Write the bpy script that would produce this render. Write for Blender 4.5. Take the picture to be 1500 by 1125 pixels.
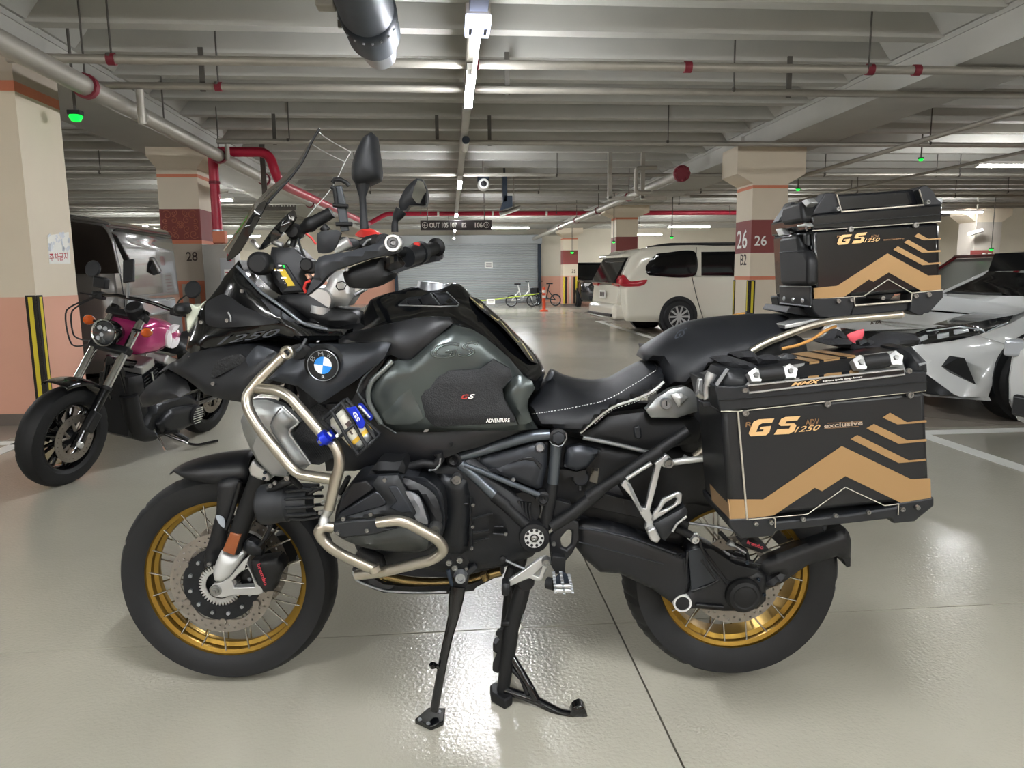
import bpy, bmesh, math, random
import numpy as np
from mathutils import Vector, Matrix
from mathutils.geometry import delaunay_2d_cdt
random.seed(7)
S = bpy.context.scene
COL = S.collection
PI = math.pi
for o in list(bpy.data.objects):
    bpy.data.objects.remove(o)

# ---------------------------------------------------------------- camera
FPX = 1067.3
YAW, PITCH, ROLL, EYE = math.radians(4.7386), math.radians(8.473), math.radians(-0.5718), 1.2127
cF = Vector((math.sin(YAW)*math.cos(PITCH), math.cos(YAW)*math.cos(PITCH), -math.sin(PITCH)))
_r = Vector((math.cos(YAW), -math.sin(YAW), 0)); _u = _r.cross(cF)
cR = _r*math.cos(ROLL) + _u*math.sin(ROLL)
cU = _u*math.cos(ROLL) - _r*math.sin(ROLL)
cO = Vector((0, 0, EYE))
cam = bpy.data.cameras.new('camera')
cam.sensor_width = 36.0
cam.lens = 36.0*FPX/1500
cam.clip_start = 0.05
camo = bpy.data.objects.new('camera', cam)
COL.objects.link(camo)
M = Matrix.Identity(4)
for i in range(3):
    M[i][0], M[i][1], M[i][2], M[i][3] = cR[i], cU[i], -cF[i], cO[i]
camo.matrix_world = M
S.camera = camo

# ---------------------------------------------------------------- world, exposure
wd = bpy.data.worlds.new('world'); S.world = wd
wd.use_nodes = True
wd.node_tree.nodes['Background'].inputs[0].default_value = (0.75, 0.8, 0.9, 1)
wd.node_tree.nodes['Background'].inputs[1].default_value = 0.0
vs = S.view_settings
vs.view_transform = 'Standard'; vs.look = 'None'; vs.gamma = 1.0; vs.use_curve_mapping = False
vs.exposure = 1.72
TUBE = 115.0      # emission of the battens over the aisle
BAY = 84.0       # emission of the battens over the bays
try:
    S.cycles.max_bounces = 7; S.cycles.diffuse_bounces = 4; S.cycles.glossy_bounces = 4
    S.cycles.transmission_bounces = 6; S.cycles.transparent_max_bounces = 12
    S.cycles.caustics_reflective = False; S.cycles.caustics_refractive = False
    S.cycles.sample_clamp_indirect = 6.0
except Exception:
    pass

# ---------------------------------------------------------------- points from the picture
def ray(px, py):
    return cF + cR*((px-750)/FPX) - cU*((py-562.5)/FPX)
def Wz(px, py, z=0.0):
    d = ray(px, py); return cO + d*((z-cO.z)/d.z)
def Wy(px, py, y):
    d = ray(px, py); return cO + d*((y-cO.y)/d.y)
def Wx(px, py, x):
    d = ray(px, py); return cO + d*((x-cO.x)/d.x)

class Frame:
    """a thing's own axes: x along it, y away, z up; w = distance from its middle plane towards the viewer"""
    def __init__(s, x, y, yaw, z=0.0):
        s.o = Vector((x, y, z)); s.yaw = yaw
        s.R = Matrix.Rotation(-yaw, 3, 'Z')
    def at(s, px, py, w):
        o = s.R @ (cO - s.o); d = s.R @ ray(px, py)
        return o + d*((-w-o.y)/d.y)
    def atx(s, px, py, x):
        o = s.R @ (cO - s.o); d = s.R @ ray(px, py)
        return o + d*((x-o.x)/d.x)
    def atz(s, px, py, z):
        o = s.R @ (cO - s.o); d = s.R @ ray(px, py)
        return o + d*((z-o.z)/d.z)

# ---------------------------------------------------------------- materials
def lin(h):
    if isinstance(h, str):
        h = h.lstrip('#'); v = [int(h[i:i+2], 16)/255 for i in (0, 2, 4)]
    else:
        v = [c/255 for c in h]
    return tuple(c/12.92 if c <= .04045 else ((c+.055)/1.055)**2.4 for c in v) + (1,)
MATS = {}
def mat(name, col, rough=.5, metal=0., bump=0., bscale=200., var=0., vscale=6., coat=0., spec=.5, emit=None, estr=1., trans=0., alpha=1., ior=1.45):
    if name in MATS: return MATS[name]
    m = bpy.data.materials.new(name); m.use_nodes = True
    nt = m.node_tree; b = nt.nodes['Principled BSDF']; I = b.inputs
    c = lin(col)
    I['Base Color'].default_value = c
    I['Roughness'].default_value = rough; I['Metallic'].default_value = metal
    I['Specular IOR Level'].default_value = spec
    I['Coat Weight'].default_value = coat; I['Coat Roughness'].default_value = .05
    I['Transmission Weight'].default_value = trans; I['Alpha'].default_value = alpha; I['IOR'].default_value = ior
    if emit:
        I['Emission Color'].default_value = lin(emit); I['Emission Strength'].default_value = estr
    L = nt.links.new
    tc = nt.nodes.new('ShaderNodeTexCoord')
    n2 = nt.nodes.new('ShaderNodeTexNoise'); n2.inputs['Scale'].default_value = vscale; n2.inputs['Detail'].default_value = 5
    L(tc.outputs['Object'], n2.inputs['Vector'])
    if var > 0:
        mx = nt.nodes.new('ShaderNodeMix'); mx.data_type = 'RGBA'
        mx.inputs[6].default_value = tuple(x*(1-var) for x in c[:3])+(1,)
        mx.inputs[7].default_value = tuple(min(1, x*(1+var)) for x in c[:3])+(1,)
        L(n2.outputs['Fac'], mx.inputs[0]); L(mx.outputs[2], I['Base Color'])
    mr = nt.nodes.new('ShaderNodeMapRange')
    mr.inputs[3].default_value = max(.02, rough*.88); mr.inputs[4].default_value = min(1, rough*1.12)
    L(n2.outputs['Fac'], mr.inputs[0]); L(mr.outputs[0], I['Roughness'])
    if bump > 0:
        n1 = nt.nodes.new('ShaderNodeTexNoise'); n1.inputs['Scale'].default_value = bscale; n1.inputs['Detail'].default_value = 3
        L(tc.outputs['Object'], n1.inputs['Vector'])
        bp = nt.nodes.new('ShaderNodeBump'); bp.inputs['Strength'].default_value = bump; bp.inputs['Distance'].default_value = .002
        L(n1.outputs['Fac'], bp.inputs['Height']); L(bp.outputs[0], I['Normal'])
    MATS[name] = m
    return m

# ---------------------------------------------------------------- objects
def tag(o, label=None, cat=None, group=None, kind=None):
    if label: o['label'] = label
    if cat: o['category'] = cat
    if group: o['group'] = group
    if kind: o['kind'] = kind
    return o
def empty(name, loc=(0, 0, 0), yaw=0., parent=None):
    o = bpy.data.objects.new(name, None); COL.objects.link(o)
    o.location = loc; o.rotation_euler = (0, 0, yaw); o.empty_display_size = .1
    if parent: o.parent = parent
    return o
def thing(name, label, cat, loc=(0, 0, 0), yaw=0., group=None):
    return tag(empty(name, loc, yaw), label, cat, group)
def copy_tree(o, parent=None):
    c = o.copy(); COL.objects.link(c); c.parent = parent
    for ch in o.children: copy_tree(ch, c)
    return c

class MB:
    """collects shapes and links them as one mesh object"""
    def __init__(s): s.v = []; s.f = []; s.mi = []; s.m = 0
    def add(s, vs_, fs_):
        k = len(s.v); s.v += [tuple(v) for v in vs_]
        s.f += [tuple(i+k for i in f) for f in fs_]; s.mi += [s.m]*len(fs_); return s
    def box(s, c, size, rot=None, taper=1.):
        hx, hy, hz = size[0]/2, size[1]/2, size[2]/2; P = []
        for z, t in ((-hz, 1.), (hz, taper)):
            for x, y in ((-1, -1), (1, -1), (1, 1), (-1, 1)):
                p = Vector((x*hx*t, y*hy*t, z))
                if rot is not None: p = rot @ p
                P.append(p+Vector(c))
        return s.add(P, [(3, 2, 1, 0), (4, 5, 6, 7), (0, 1, 5, 4), (1, 2, 6, 5), (2, 3, 7, 6), (3, 0, 4, 7)])
    def span(s, a, b):
        a = Vector(a); b = Vector(b); return s.box((a+b)/2, [abs(x) for x in (b-a)])
    def tube(s, pts, r, seg=10, bend=0., closed=False, caps=True, flat=None):
        pts = [Vector(p) for p in pts]
        if bend > 0 and len(pts) > 2: pts = rounded(pts, bend, closed)
        n = len(pts); rr = r if isinstance(r, (list, tuple)) else [r]*n
        if len(rr) != n: rr = list(np.interp(np.linspace(0, 1, n), np.linspace(0, 1, len(rr)), rr))
        T = []
        for i in range(n):
            a = pts[(i-1) % n] if (closed or i > 0) else pts[0]
            b = pts[(i+1) % n] if (closed or i < n-1) else pts[-1]
            T.append((b-a).normalized())
        up = Vector((0, 0, 1)) if abs(T[0].z) < .9 else Vector((0, 1, 0))
        N = (up - T[0]*up.dot(T[0])).normalized(); P = []
        for i in range(n):
            if i: N = (N - T[i]*N.dot(T[i])).normalized()
            B = T[i].cross(N)
            for k in range(seg):
                a = 2*PI*k/seg; q = N*math.cos(a)+B*(math.sin(a)*(flat or 1))
                P.append(pts[i]+q*rr[i])
        F = []
        for i in range(n if closed else n-1):
            j = (i+1) % n
            for k in range(seg):
                l = (k+1) % seg
                F.append((i*seg+k, i*seg+l, j*seg+l, j*seg+k))
        if caps and not closed:
            F.append(tuple(range(seg-1, -1, -1))); F.append(tuple((n-1)*seg+k for k in range(seg)))
        return s.add(P, F)
    def lathe(s, prof, c, axis=(0, -1, 0), seg=32, closed=False, a0=0., a1=2*PI, mod=None):
        """prof = [(radius, distance along axis)]"""
        A = Vector(axis).normalized(); c = Vector(c)
        up = Vector((0, 0, 1)) if abs(A.z) < .9 else Vector((1, 0, 0))
        U = (up - A*up.dot(A)).normalized(); W = A.cross(U)
        full = abs(a1-a0-2*PI) < 1e-6; ns = seg if full else seg+1; P = []; F = []; n = len(prof)
        for k in range(ns):
            a = a0+(a1-a0)*k/seg
            for j, (r, t) in enumerate(prof):
                if mod: r = mod(r, t, k, j)
                P.append(c+A*t+(U*math.cos(a)+W*math.sin(a))*r)
        for k in range(seg):
            l = (k+1) % ns
            for j in range(n if closed else n-1):
                q = (j+1) % n
                F.append((k*n+j, l*n+j, l*n+q, k*n+q))
        return s.add(P, F)
    def prism(s, pts, vec, holes=()):
        """flat outline with optional holes, extruded by vec"""
        loops = [[Vector(p) for p in pts]]+[[Vector(p) for p in h] for h in holes]
        vec = Vector(vec); al = [p for l in loops for p in l]
        if not holes:
            n = len(al); P = al+[p+vec for p in al]
            F = [tuple(range(n)), tuple(range(2*n-1, n-1, -1))]
            F += [(i, i+n, (i+1) % n+n, (i+1) % n) for i in range(n)]
            return s.add(P, F)
        nrm = vec.normalized(); up = Vector((0, 0, 1)) if abs(nrm.z) < .9 else Vector((1, 0, 0))
        ux = up.cross(nrm).normalized(); uy = nrm.cross(ux); o = al[0]
        p2 = [Vector(((p-o).dot(ux), (p-o).dot(uy))) for p in al]; fs = []; k = 0
        for l in loops: fs.append(list(range(k, k+len(l)))); k += len(l)
        ov, oe, of, _, _, _ = delaunay_2d_cdt(p2, [], fs, 2, 1e-7)
        P3 = [o+ux*v.x+uy*v.y+nrm*((al[0]-o).dot(nrm)) for v in ov]; n = len(P3)
        P = P3+[p+vec for p in P3]
        F = [tuple(reversed(f)) for f in of]+[tuple(i+n for i in f) for f in of]
        cnt = {}
        for f in of:
            for i in range(len(f)):
                a, b = f[i], f[(i+1) % len(f)]; cnt[(a, b)] = cnt.get((a, b), 0)+1
        for (a, b) in cnt:
            if (b, a) not in cnt: F.append((a, b, b+n, a+n))
        return s.add(P, F)
    def puff(s, pts, bulge=.02, r=.05, back=None, g=.016, prof='round', smooth=True, mirror=False, lip=0.):
        """panel over an outline in its own x-z plane; swells by bulge towards -y over a rim of width r.
        back: y of the rear rim (walls), mirror: closes with the mirrored face at +y"""
        P0 = [Vector(p) for p in pts]
        if smooth: P0 = catmull(P0, g)
        else: P0 = densify(P0, g)
        E = np.array([[p.x, p.z] for p in P0]); EY = np.array([p.y for p in P0]); n = len(P0)
        x0, z0 = E.min(0); x1, z1 = E.max(0)
        xs = np.arange(x0+g*.5, x1, g); zs = np.arange(z0+g*.5, z1, g*.92)
        G = np.array([[x+(g*.5 if k % 2 else 0), z] for k, z in enumerate(zs) for x in xs]) if len(xs) and len(zs) else np.zeros((0, 2))
        if len(G):
            D = seg_dist(G, E); G = G[inside(G, E) & (D > g*.55)]
        allp = np.vstack([E, G]) if len(G) else E
        ov, oe, of, _, _, _ = delaunay_2d_cdt([Vector((float(a), float(b))) for a, b in allp], [], [list(range(n))], 1, 1e-7)
        Q = np.array([[v.x, v.y] for v in ov]); D = seg_dist(Q, E)
        d2 = ((Q[:, None, :]-E[None, :, :])**2).sum(-1)+1e-9
        wt = 1/d2**1.25; Y = (wt*EY).sum(1)/wt.sum(1)
        t = np.clip(D/max(r, 1e-6), 0, 1)
        h = np.sqrt(1-(1-t)**2) if prof == 'round' else (t if prof == 'flat' else t*t*(3-2*t))
        Y = Y-bulge*h
        V3 = [(float(q[0]), float(y), float(q[1])) for q, y in zip(Q, Y)]
        F = [tuple(f) for f in of]; m = len(V3)
        # make faces look towards -y
        F2 = []
        for f in F:
            a, b, c = (Q[f[0]], Q[f[1]], Q[f[2]])
            cr = (b[0]-a[0])*(c[1]-a[1])-(b[1]-a[1])*(c[0]-a[0])
            F2.append(f if cr > 0 else tuple(reversed(f)))
        cnt = set()
        for f in F2:
            for i in range(len(f)): cnt.add((f[i], f[(i+1) % len(f)]))
        rim = [(a, b) for a, b in cnt if (b, a) not in cnt]
        if mirror:
            V3 += [(x, -y, z) for x, y, z in V3]
            F3 = F2+[tuple(i+m for i in reversed(f)) for f in F2]+[(b, a, a+m, b+m) for a, b in rim]
        elif back is not None:
            V3 += [(x, back, z) for x, y, z in V3]
            F3 = F2+[tuple(i+m for i in reversed(f)) for f in F2]+[(b, a, a+m, b+m) for a, b in rim]
        else: F3 = F2
        return s.add(V3, F3)
    def flip(s):
        s.v = [(x, -y, z) for x, y, z in s.v]; s.f = [tuple(reversed(f)) for f in s.f]; return s
    def mesh(s, name, mats, smooth=35.):
        me = bpy.data.meshes.new(name); me.from_pydata(s.v, [], s.f)
        for m in (mats if isinstance(mats, (list, tuple)) else [mats]): me.materials.append(m)
        if len(me.materials) > 1: me.polygons.foreach_set('material_index', s.mi)
        if smooth:
            me.shade_smooth(); me.set_sharp_from_angle(angle=math.radians(smooth))
        me.update(); return me
    def build(s, name, mats, parent=None, smooth=35., bevel=0., loc=None, kind=None, label=None, seg=2):
        o = bpy.data.objects.new(name, s.mesh(name, mats, smooth)); COL.objects.link(o)
        if parent: o.parent = parent
        if loc is not None: o.location = loc
        if bevel:
            b = o.modifiers.new('bevel', 'BEVEL'); b.width = bevel; b.segments = seg; b.limit_method = 'ANGLE'; b.angle_limit = math.radians(40)
            b.harden_normals = False
        if kind: o['kind'] = kind
        if label: o['label'] = label
        return o

def rounded(pts, bend, closed=False, k=6):
    out = []; n = len(pts)
    for i, p in enumerate(pts):
        if not closed and i in (0, n-1): out.append(p); continue
        a = pts[(i-1) % n]; b = pts[(i+1) % n]
        d = min(bend, (a-p).length*.48, (b-p).length*.48)
        A = p+(a-p).normalized()*d; B = p+(b-p).normalized()*d
        for j in range(k+1):
            t = j/k; out.append(A*(1-t)**2+p*(2*t*(1-t))+B*t*t)
    return out
def densify(P, g):
    out = []
    for i, p in enumerate(P):
        q = P[(i+1) % len(P)]; m = max(1, int((q-p).length/g+.5))
        out += [p.lerp(q, k/m) for k in range(m)]
    return out
def catmull(P, g, closed=True):
    out = []; n = len(P)
    for i in range(n if closed else n-1):
        if closed: p0, p1, p2, p3 = P[i-1], P[i], P[(i+1) % n], P[(i+2) % n]
        else: p0, p1, p2, p3 = P[max(i-1, 0)], P[i], P[i+1], P[min(i+2, n-1)]
        m = max(1, int((p2-p1).length/g+.5))
        d1 = (p2-p0); d2 = (p3-p1)
        L = (p2-p1).length          # shorten tangents so that corners stay tight
        k1 = min(1, L/(d1.length+1e-9))*.62; k2 = min(1, L/(d2.length+1e-9))*.62
        for k in range(m):
            t = k/m; t2 = t*t; t3 = t2*t
            out.append(p1*(2*t3-3*t2+1)+d1*k1*(t3-2*t2+t)+p2*(-2*t3+3*t2)+d2*k2*(t3-t2))
    if not closed: out.append(P[-1])
    return out
def inside(G, E):
    x, y = G[:, 0:1], G[:, 1:2]; a = E; b = np.roll(E, -1, 0)
    c = ((a[:, 1] > y) != (b[:, 1] > y)) & (x < (b[:, 0]-a[:, 0])*(y-a[:, 1])/(b[:, 1]-a[:, 1]+1e-12)+a[:, 0])
    return c.sum(1) % 2 == 1
def seg_dist(G, E):
    a = E; b = np.roll(E, -1, 0); ab = b-a
    ap = G[:, None, :]-a[None]; t = np.clip((ap*ab).sum(-1)/((ab**2).sum(-1)+1e-12), 0, 1)
    d = ap-t[..., None]*ab
    return np.sqrt((d**2).sum(-1)).min(1)
def circle(c, r, n, ax=(1, 0, 0), ay=(0, 0, 1), a0=0.):
    c = Vector(c); ax = Vector(ax); ay = Vector(ay)
    return [c+ax*(r*math.cos(a0+2*PI*k/n))+ay*(r*math.sin(a0+2*PI*k/n)) for k in range(n)]

def text(name, s, p0, p1, p3, m, parent=None, bold=0., shear=0., depth=.0006, kind=None, off=None):
    """letters laid into the parallelogram p0 (lower left), p1 (lower right), p3 (upper left)"""
    cu = bpy.data.curves.new(name, 'FONT'); cu.body = s; cu.size = 1; cu.offset = bold; cu.shear = shear
    cu.resolution_u = 3
    t = bpy.data.objects.new(name, cu); COL.objects.link(t)
    dg = bpy.context.evaluated_depsgraph_get()
    me = bpy.data.meshes.new_from_object(t.evaluated_get(dg))
    bpy.data.objects.remove(t)
    p0, p1, p3 = Vector(p0), Vector(p1), Vector(p3)
    ux, uy = p1-p0, p3-p0; nz = ux.cross(uy).normalized()
    if len(me.vertices):
        xs = [v.co.x for v in me.vertices]; ys = [v.co.y for v in me.vertices]
        x0, x1, y0, y1 = min(xs), max(xs), min(ys), max(ys)
        for v in me.vertices:
            v.co = p0+ux*((v.co.x-x0)/(x1-x0+1e-9))+uy*((v.co.y-y0)/(y1-y0+1e-9))+nz*depth
    me.materials.clear(); me.materials.append(m)
    o = bpy.data.objects.new(name, me); COL.objects.link(o)
    if parent: o.parent = parent
    if kind: o['kind'] = kind
    return o
# ---------------------------------------------------------------- palette
CONC = mat('concrete', '#b0afa8', .85, var=.13, vscale=1.6, bump=.25, bscale=40)
CONC2 = mat('concrete_pale', '#b8b7b0', .85, var=.10, vscale=2.2, bump=.2, bscale=60)
CREAM = mat('cream_paint', '#d9cdb8', .6, var=.05, vscale=3, bump=.15, bscale=90)
PEACH = mat('peach_paint', '#dba58e', .6, var=.05, vscale=3, bump=.15, bscale=90)
ORANGE = mat('orange_paint', '#cf7d5e', .6, var=.05)
MAROON = mat('maroon_paint', '#86423f', .6, var=.06)
TAUPE = mat('taupe_paint', '#b3a797', .6, var=.04)
DARKTXT = mat('dark_lettering', '#3a2c28', .6)
WHITETXT = mat('white_lettering', '#f0eee8', .5)
YELLOW = mat('yellow_foam', '#d9c531', .6)
BLACKFOAM = mat('black_foam', '#26221e', .8)
GALV = mat('galvanised_pipe', '#a9a59b', .45, .5, var=.18, vscale=5)
REDP = mat('red_pipe_paint', '#b3213c', .35, var=.06)
REDCL = mat('dark_red_clamp', '#7a2230', .5)
STEEL = mat('bare_steel', '#a7abb0', .3, .9, var=.1)
DKSTEEL = mat('blued_steel', '#2f3843', .42, .5, var=.1)
ROD = mat('hanger_rod_steel', '#55524c', .6, .3)
BLACKP = mat('black_plastic', '#1b1d20', .5)
CREAMTILE = mat('cream_wall_paint', '#cfc8b6', .7, var=.05, vscale=2)
SHUT = mat('shutter_grey_steel', '#b3b8b9', .5, .2, var=.05, vscale=2)
WHITEL = mat('white_line_paint', '#dcdcd6', .45, var=.06)
LED = mat('lit_tube', '#ffffff', .4, emit='#f4f6fb', estr=TUBE)
LEDB = mat('lit_bay_tube', '#ffffff', .4, emit='#f7f8f8', estr=BAY)
WHITEP = mat('white_plastic', '#e6e6e2', .4)
GREENL = mat('green_lens', '#10b050', .3, emit='#08ff40', estr=.45)
PAPER = mat('paper', '#ecebe4', .7)

def floor_material(name, col, rough, bumpy=1.):
    m = bpy.data.materials.new(name); m.use_nodes = True
    nt = m.node_tree; b = nt.nodes['Principled BSDF']; L = nt.links.new; N = nt.nodes.new
    tc = N('ShaderNodeTexCoord')
    big = N('ShaderNodeTexNoise'); big.inputs['Scale'].default_value = .55; big.inputs['Detail'].default_value = 1
    L(tc.outputs['Object'], big.inputs['Vector'])
    mid = N('ShaderNodeTexNoise'); mid.inputs['Scale'].default_value = 3.5; mid.inputs['Detail'].default_value = 6
    L(tc.outputs['Object'], mid.inputs['Vector'])
    c = lin(col); mx = N('ShaderNodeMix'); mx.data_type = 'RGBA'
    mx.inputs[6].default_value = tuple(x*.93 for x in c[:3])+(1,); mx.inputs[7].default_value = tuple(x*1.05 for x in c[:3])+(1,)
    L(mid.outputs['Fac'], mx.inputs[0]); L(mx.outputs[2], b.inputs['Base Color'])
    mr = N('ShaderNodeMapRange'); mr.clamp = False; mr.inputs[1].default_value = .2; mr.inputs[2].default_value = .8
    mr.inputs[3].default_value = rough*.75; mr.inputs[4].default_value = rough*1.3
    L(big.outputs['Fac'], mr.inputs[0]); L(mr.outputs[0], b.inputs['Roughness'])
    # orange peel of the coating, stronger in some broad zones than in others
    zn = N('ShaderNodeTexNoise'); zn.inputs['Scale'].default_value = .45; zn.inputs['Detail'].default_value = 0
    L(tc.outputs['Object'], zn.inputs['Vector'])
    vo = N('ShaderNodeTexNoise'); vo.inputs['Scale'].default_value = 85; vo.inputs['Detail'].default_value = 2
    L(tc.outputs['Object'], vo.inputs['Vector'])
    mu = N('ShaderNodeMath'); mu.operation = 'MULTIPLY'; L(zn.outputs['Fac'], mu.inputs[0]); L(vo.outputs['Fac'], mu.inputs[1])
    bp = N('ShaderNodeBump'); bp.inputs['Distance'].default_value = .0045*bumpy; bp.inputs['Strength'].default_value = .75
    L(mu.outputs[0], bp.inputs['Height']); L(bp.outputs[0], b.inputs['Normal'])
    b.inputs['Specular IOR Level'].default_value = .5
    MATS[name] = m
    return m
FLOORM = floor_material('pale_floor_coating', '#aaa698', .18)
BAYM = floor_material('brown_bay_coating', '#8b8378', .3)
JOINT = mat('joint_filler', '#4c4842', .8)

XJ, YJ = .552, 2.372          # the two joints that cross under the motorcycle
X0, X1, Y0, Y1 = -17., 19., -9., 33.2
CZ, JZ = 3.72, 3.26
fl = MB().span((X0, Y0, -.25), (X1, Y1, -.012)).build('floor', JOINT, kind='structure')
for (xa, xb) in ((X0, XJ-.003), (XJ+.003, X1)):
    for (ya, yb) in ((Y0, YJ-.003), (YJ+.003, Y1)):
        MB().span((xa, ya, -.013), (xb, yb, 0)).build('floor_slab', FLOORM, fl)
for nm, a, b, m in (('bay_coating', (3.62, 5.3), (X1, 12.4), BAYM), ('bay_coating', (4.1, 13.2), (X1, 26.), BAYM),
                    ('bay_coating', (X0, 5.75), (-3.42, 16.), BAYM)):
    MB().span((a[0], a[1], -.001), (b[0], b[1], .0012)).build(nm, m, fl)
for a, b in (((3.56, 5.06), (9.5, 5.2)), ((3.44, .5), (3.56, 5.2)), ((3.78, 13.), (3.92, 19.)), ((3.92, 13.0), (9., 13.12)),
             ((3.92, 18.9), (9., 19.02)), ((-3.3, 3.6), (-3.18, 5.7)), ((-9., 5.6), (-3.18, 5.72)), ((-3.3, 8.2), (-9, 8.32))):
    MB().span((min(a[0], b[0]), a[1], .001), (max(a[0], b[0]), b[1], .0035)).build('bay_line', WHITEL, fl)

# ---------------------------------------------------------------- walls
def wall(name, a, b, split, upper, lower, hole=None):
    root = MB()
    a = Vector(a); b = Vector(b)
    root.span((a.x, a.y, split), (b.x, b.y, CZ+.2))
    o = root.build(name, upper, kind='structure')
    MB().span((a.x-.003, a.y-.003, 0), (b.x+.003, b.y+.003, split)).build('lower_wall', lower, o)
    return o
wf = wall('wall_far', (X0, Y1, 0), (X1, Y1+.25, 0), 1.15, CREAMTILE, PEACH)
wall('wall_left', (X0-.25, Y0, 0), (X0, Y1, 0), 1.15, CREAMTILE, PEACH)
wall('wall_right', (X1, Y0, 0), (X1+.25, Y1, 0), 1.15, CREAMTILE, PEACH)
wall('wall_back', (X0, Y0-.25, 0), (X1, Y0, 0), 1.15, CREAMTILE, PEACH)

# rolling shutter in the far wall
SY = 33.0
sx0, sx1, sz = -2.3, 3.95, 2.62
dr = tag(empty('door_1', ((sx0+sx1)/2, SY, 0)), kind='structure')
b = MB(); z = .02; n = 34; h = (sz-.02)/n
for k in range(n):
    za = z+k*h
    P = [(-3.12, 0, za), (-3.12, -.025, za+.2*h), (-3.12, -.025, za+.75*h), (-3.12, .0, za+h*.95), (-3.12, .02, za+h*.5)]
    b.prism(P, (6.24, 0, 0))
b.build('shutter_slats', SHUT, dr, smooth=0, kind='stuff')
for x in (-3.2, 3.2): MB().box((x, -.02, 1.31), (.14, .2, 2.62)).build('guide_rail', DKSTEEL, dr, bevel=.01)
MB().box((0, -.05, 2.8), (6.6, .35, .4)).build('roller_box', SHUT, dr, bevel=.02)
MB().box((.0, -.03, .04), (6.2, .06, .08)).build('bottom_bar', STEEL, dr, bevel=.01)
pn = thing('notice', 'white paper notice taped to the grey rolling shutter', 'notice', (1.74, SY-.06, 1.69))
MB().box((0, 0, 0), (.36, .006, .26)).build('sheet', PAPER, pn)
b = MB()
for r_ in range(3): b.box((0, -.005, .07-.07*r_), (.24, .004, .016))
b.build('print_lines', DARKTXT, pn, kind='stuff')

# ---------------------------------------------------------------- ceiling: slab, joists, girders
ce = MB().span((X0, Y0, CZ), (X1, Y1, CZ+.2)).build('ceiling', CONC, kind='structure')
def joist_mesh(xa, xb):
    b = MB(); hb, ht = .075, .13; P = []
    for x, e in ((xa, 0), (xb, 0)):
        P += [(x, -hb, JZ), (x, hb, JZ), (x, ht, CZ+.01), (x, -ht, CZ+.01)]
    b.add(P, [(0, 1, 2, 3), (7, 6, 5, 4), (0, 4, 5, 1), (1, 5, 6, 2), (2, 6, 7, 3), (3, 7, 4, 0)])
    # sloping haunches that close each trough at its ends
    for x, s in ((xa, 1), (xb, -1)):
        Q = [(x, hb, JZ+.02), (x+s*.05, hb, JZ+.02), (x+s*.42, hb, CZ), (x, hb, CZ)]
        b.prism(Q, (0, .72, 0))
    return b.mesh('joist', CONC, smooth=0)
ys = [5.0, 5.82, 6.57, 7.34, 8.12, 9.07, 9.98, 10.78]
y = 4.18
while y > -8.8: ys.append(y); y -= .82
y = 11.72
while y < 33: ys.append(y); y += .88
GL0, GL1, GR0, GR1 = -4.3, -3.36, 4.42, 5.3
jm = [joist_mesh(GL1-.02, GR0+.02), joist_mesh(X0, GL0+.02), joist_mesh(GR1-.02, X1)]
for yy in sorted(ys):
    for k in range(3):
        o = bpy.data.objects.new('joist', jm[k]); COL.objects.link(o); o.parent = ce; o.location = (0, yy, 0)
for nm, a, b_ in (('beam', GL0, GL1), ('beam', GR0, GR1)):
    g = MB().span((a, Y0, 2.98), (b_, Y1, CZ+.02))
    g.build(nm, CONC2, kind='structure', smooth=0)
# narrow ledge on which the joists sit, and the stepped joint of the right girder
MB().span((GR0-.015, Y0, 3.225), (GR0+.01, Y1, 3.262)).build('trim_1', CONC, kind='structure', smooth=0)
MB().span((GL1-.01, Y0, 3.225), (GL1+.015, Y1, 3.262)).build('trim_2', CONC, kind='structure', smooth=0)
MB().span((GR0-.05, 10.95, 2.96), (GR0+.3, 11.7, 3.23)).build('trim_3', CONC2, kind='structure', smooth=0)

# ---------------------------------------------------------------- columns
def guard(parent, x, y, h, sx, r=.0):
    """corner guard of black foam with two yellow stripes; wraps the corner (x, y) towards +sx and +y"""
    g = empty('corner_guard', (x, y, .03)); g.parent = parent
    t = .012; w = .085
    b = MB(); b.box((-sx*w/2+sx*0, -t/2, h/2), (w, t, h)); b.box((sx*t/2, w/2-t/2, h/2), (t, w, h)); b.build('foam_pad', BLACKFOAM, g, bevel=.004)
    MB().box((-sx*w*.5, -t-.001, h/2), (w*.4, .004, h-.03)).build('yellow_stripe', YELLOW, g)
    MB().box((sx*(t+.001), w*.47, h/2), (.004, w*.4, h-.03)).build('yellow_stripe', YELLOW, g)
def column(x0, x1, y0, y1, bands, cap=None, name='column'):
    root = tag(empty(name, ((x0+x1)/2, (y0+y1)/2, 0)), kind='structure')
    hx, hy = (x1-x0)/2, (y1-y0)/2
    for k, (za, zb, m) in enumerate(bands):
        e = .0 if k % 2 == 0 else .0015
        MB().span((-hx-e, -hy-e, za), (hx+e, hy+e, zb)).build('painted_band', m, root)
    if cap:
        z0, z1, z2, ex = cap
        b = MB()
        P = [(-hx, z0), (hx, z0), (hx+ex, z1), (hx+ex, z2), (-hx-ex, z2), (-hx-ex, z1)]
        b.prism([(p[0], -hy-.004, p[1]) for p in P], (0, 2*hy+.008, 0)); b.build('capital', CREAM, root)
    return root
DARKSK = mat('dark_skirting', '#6b625a', .6)
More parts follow.
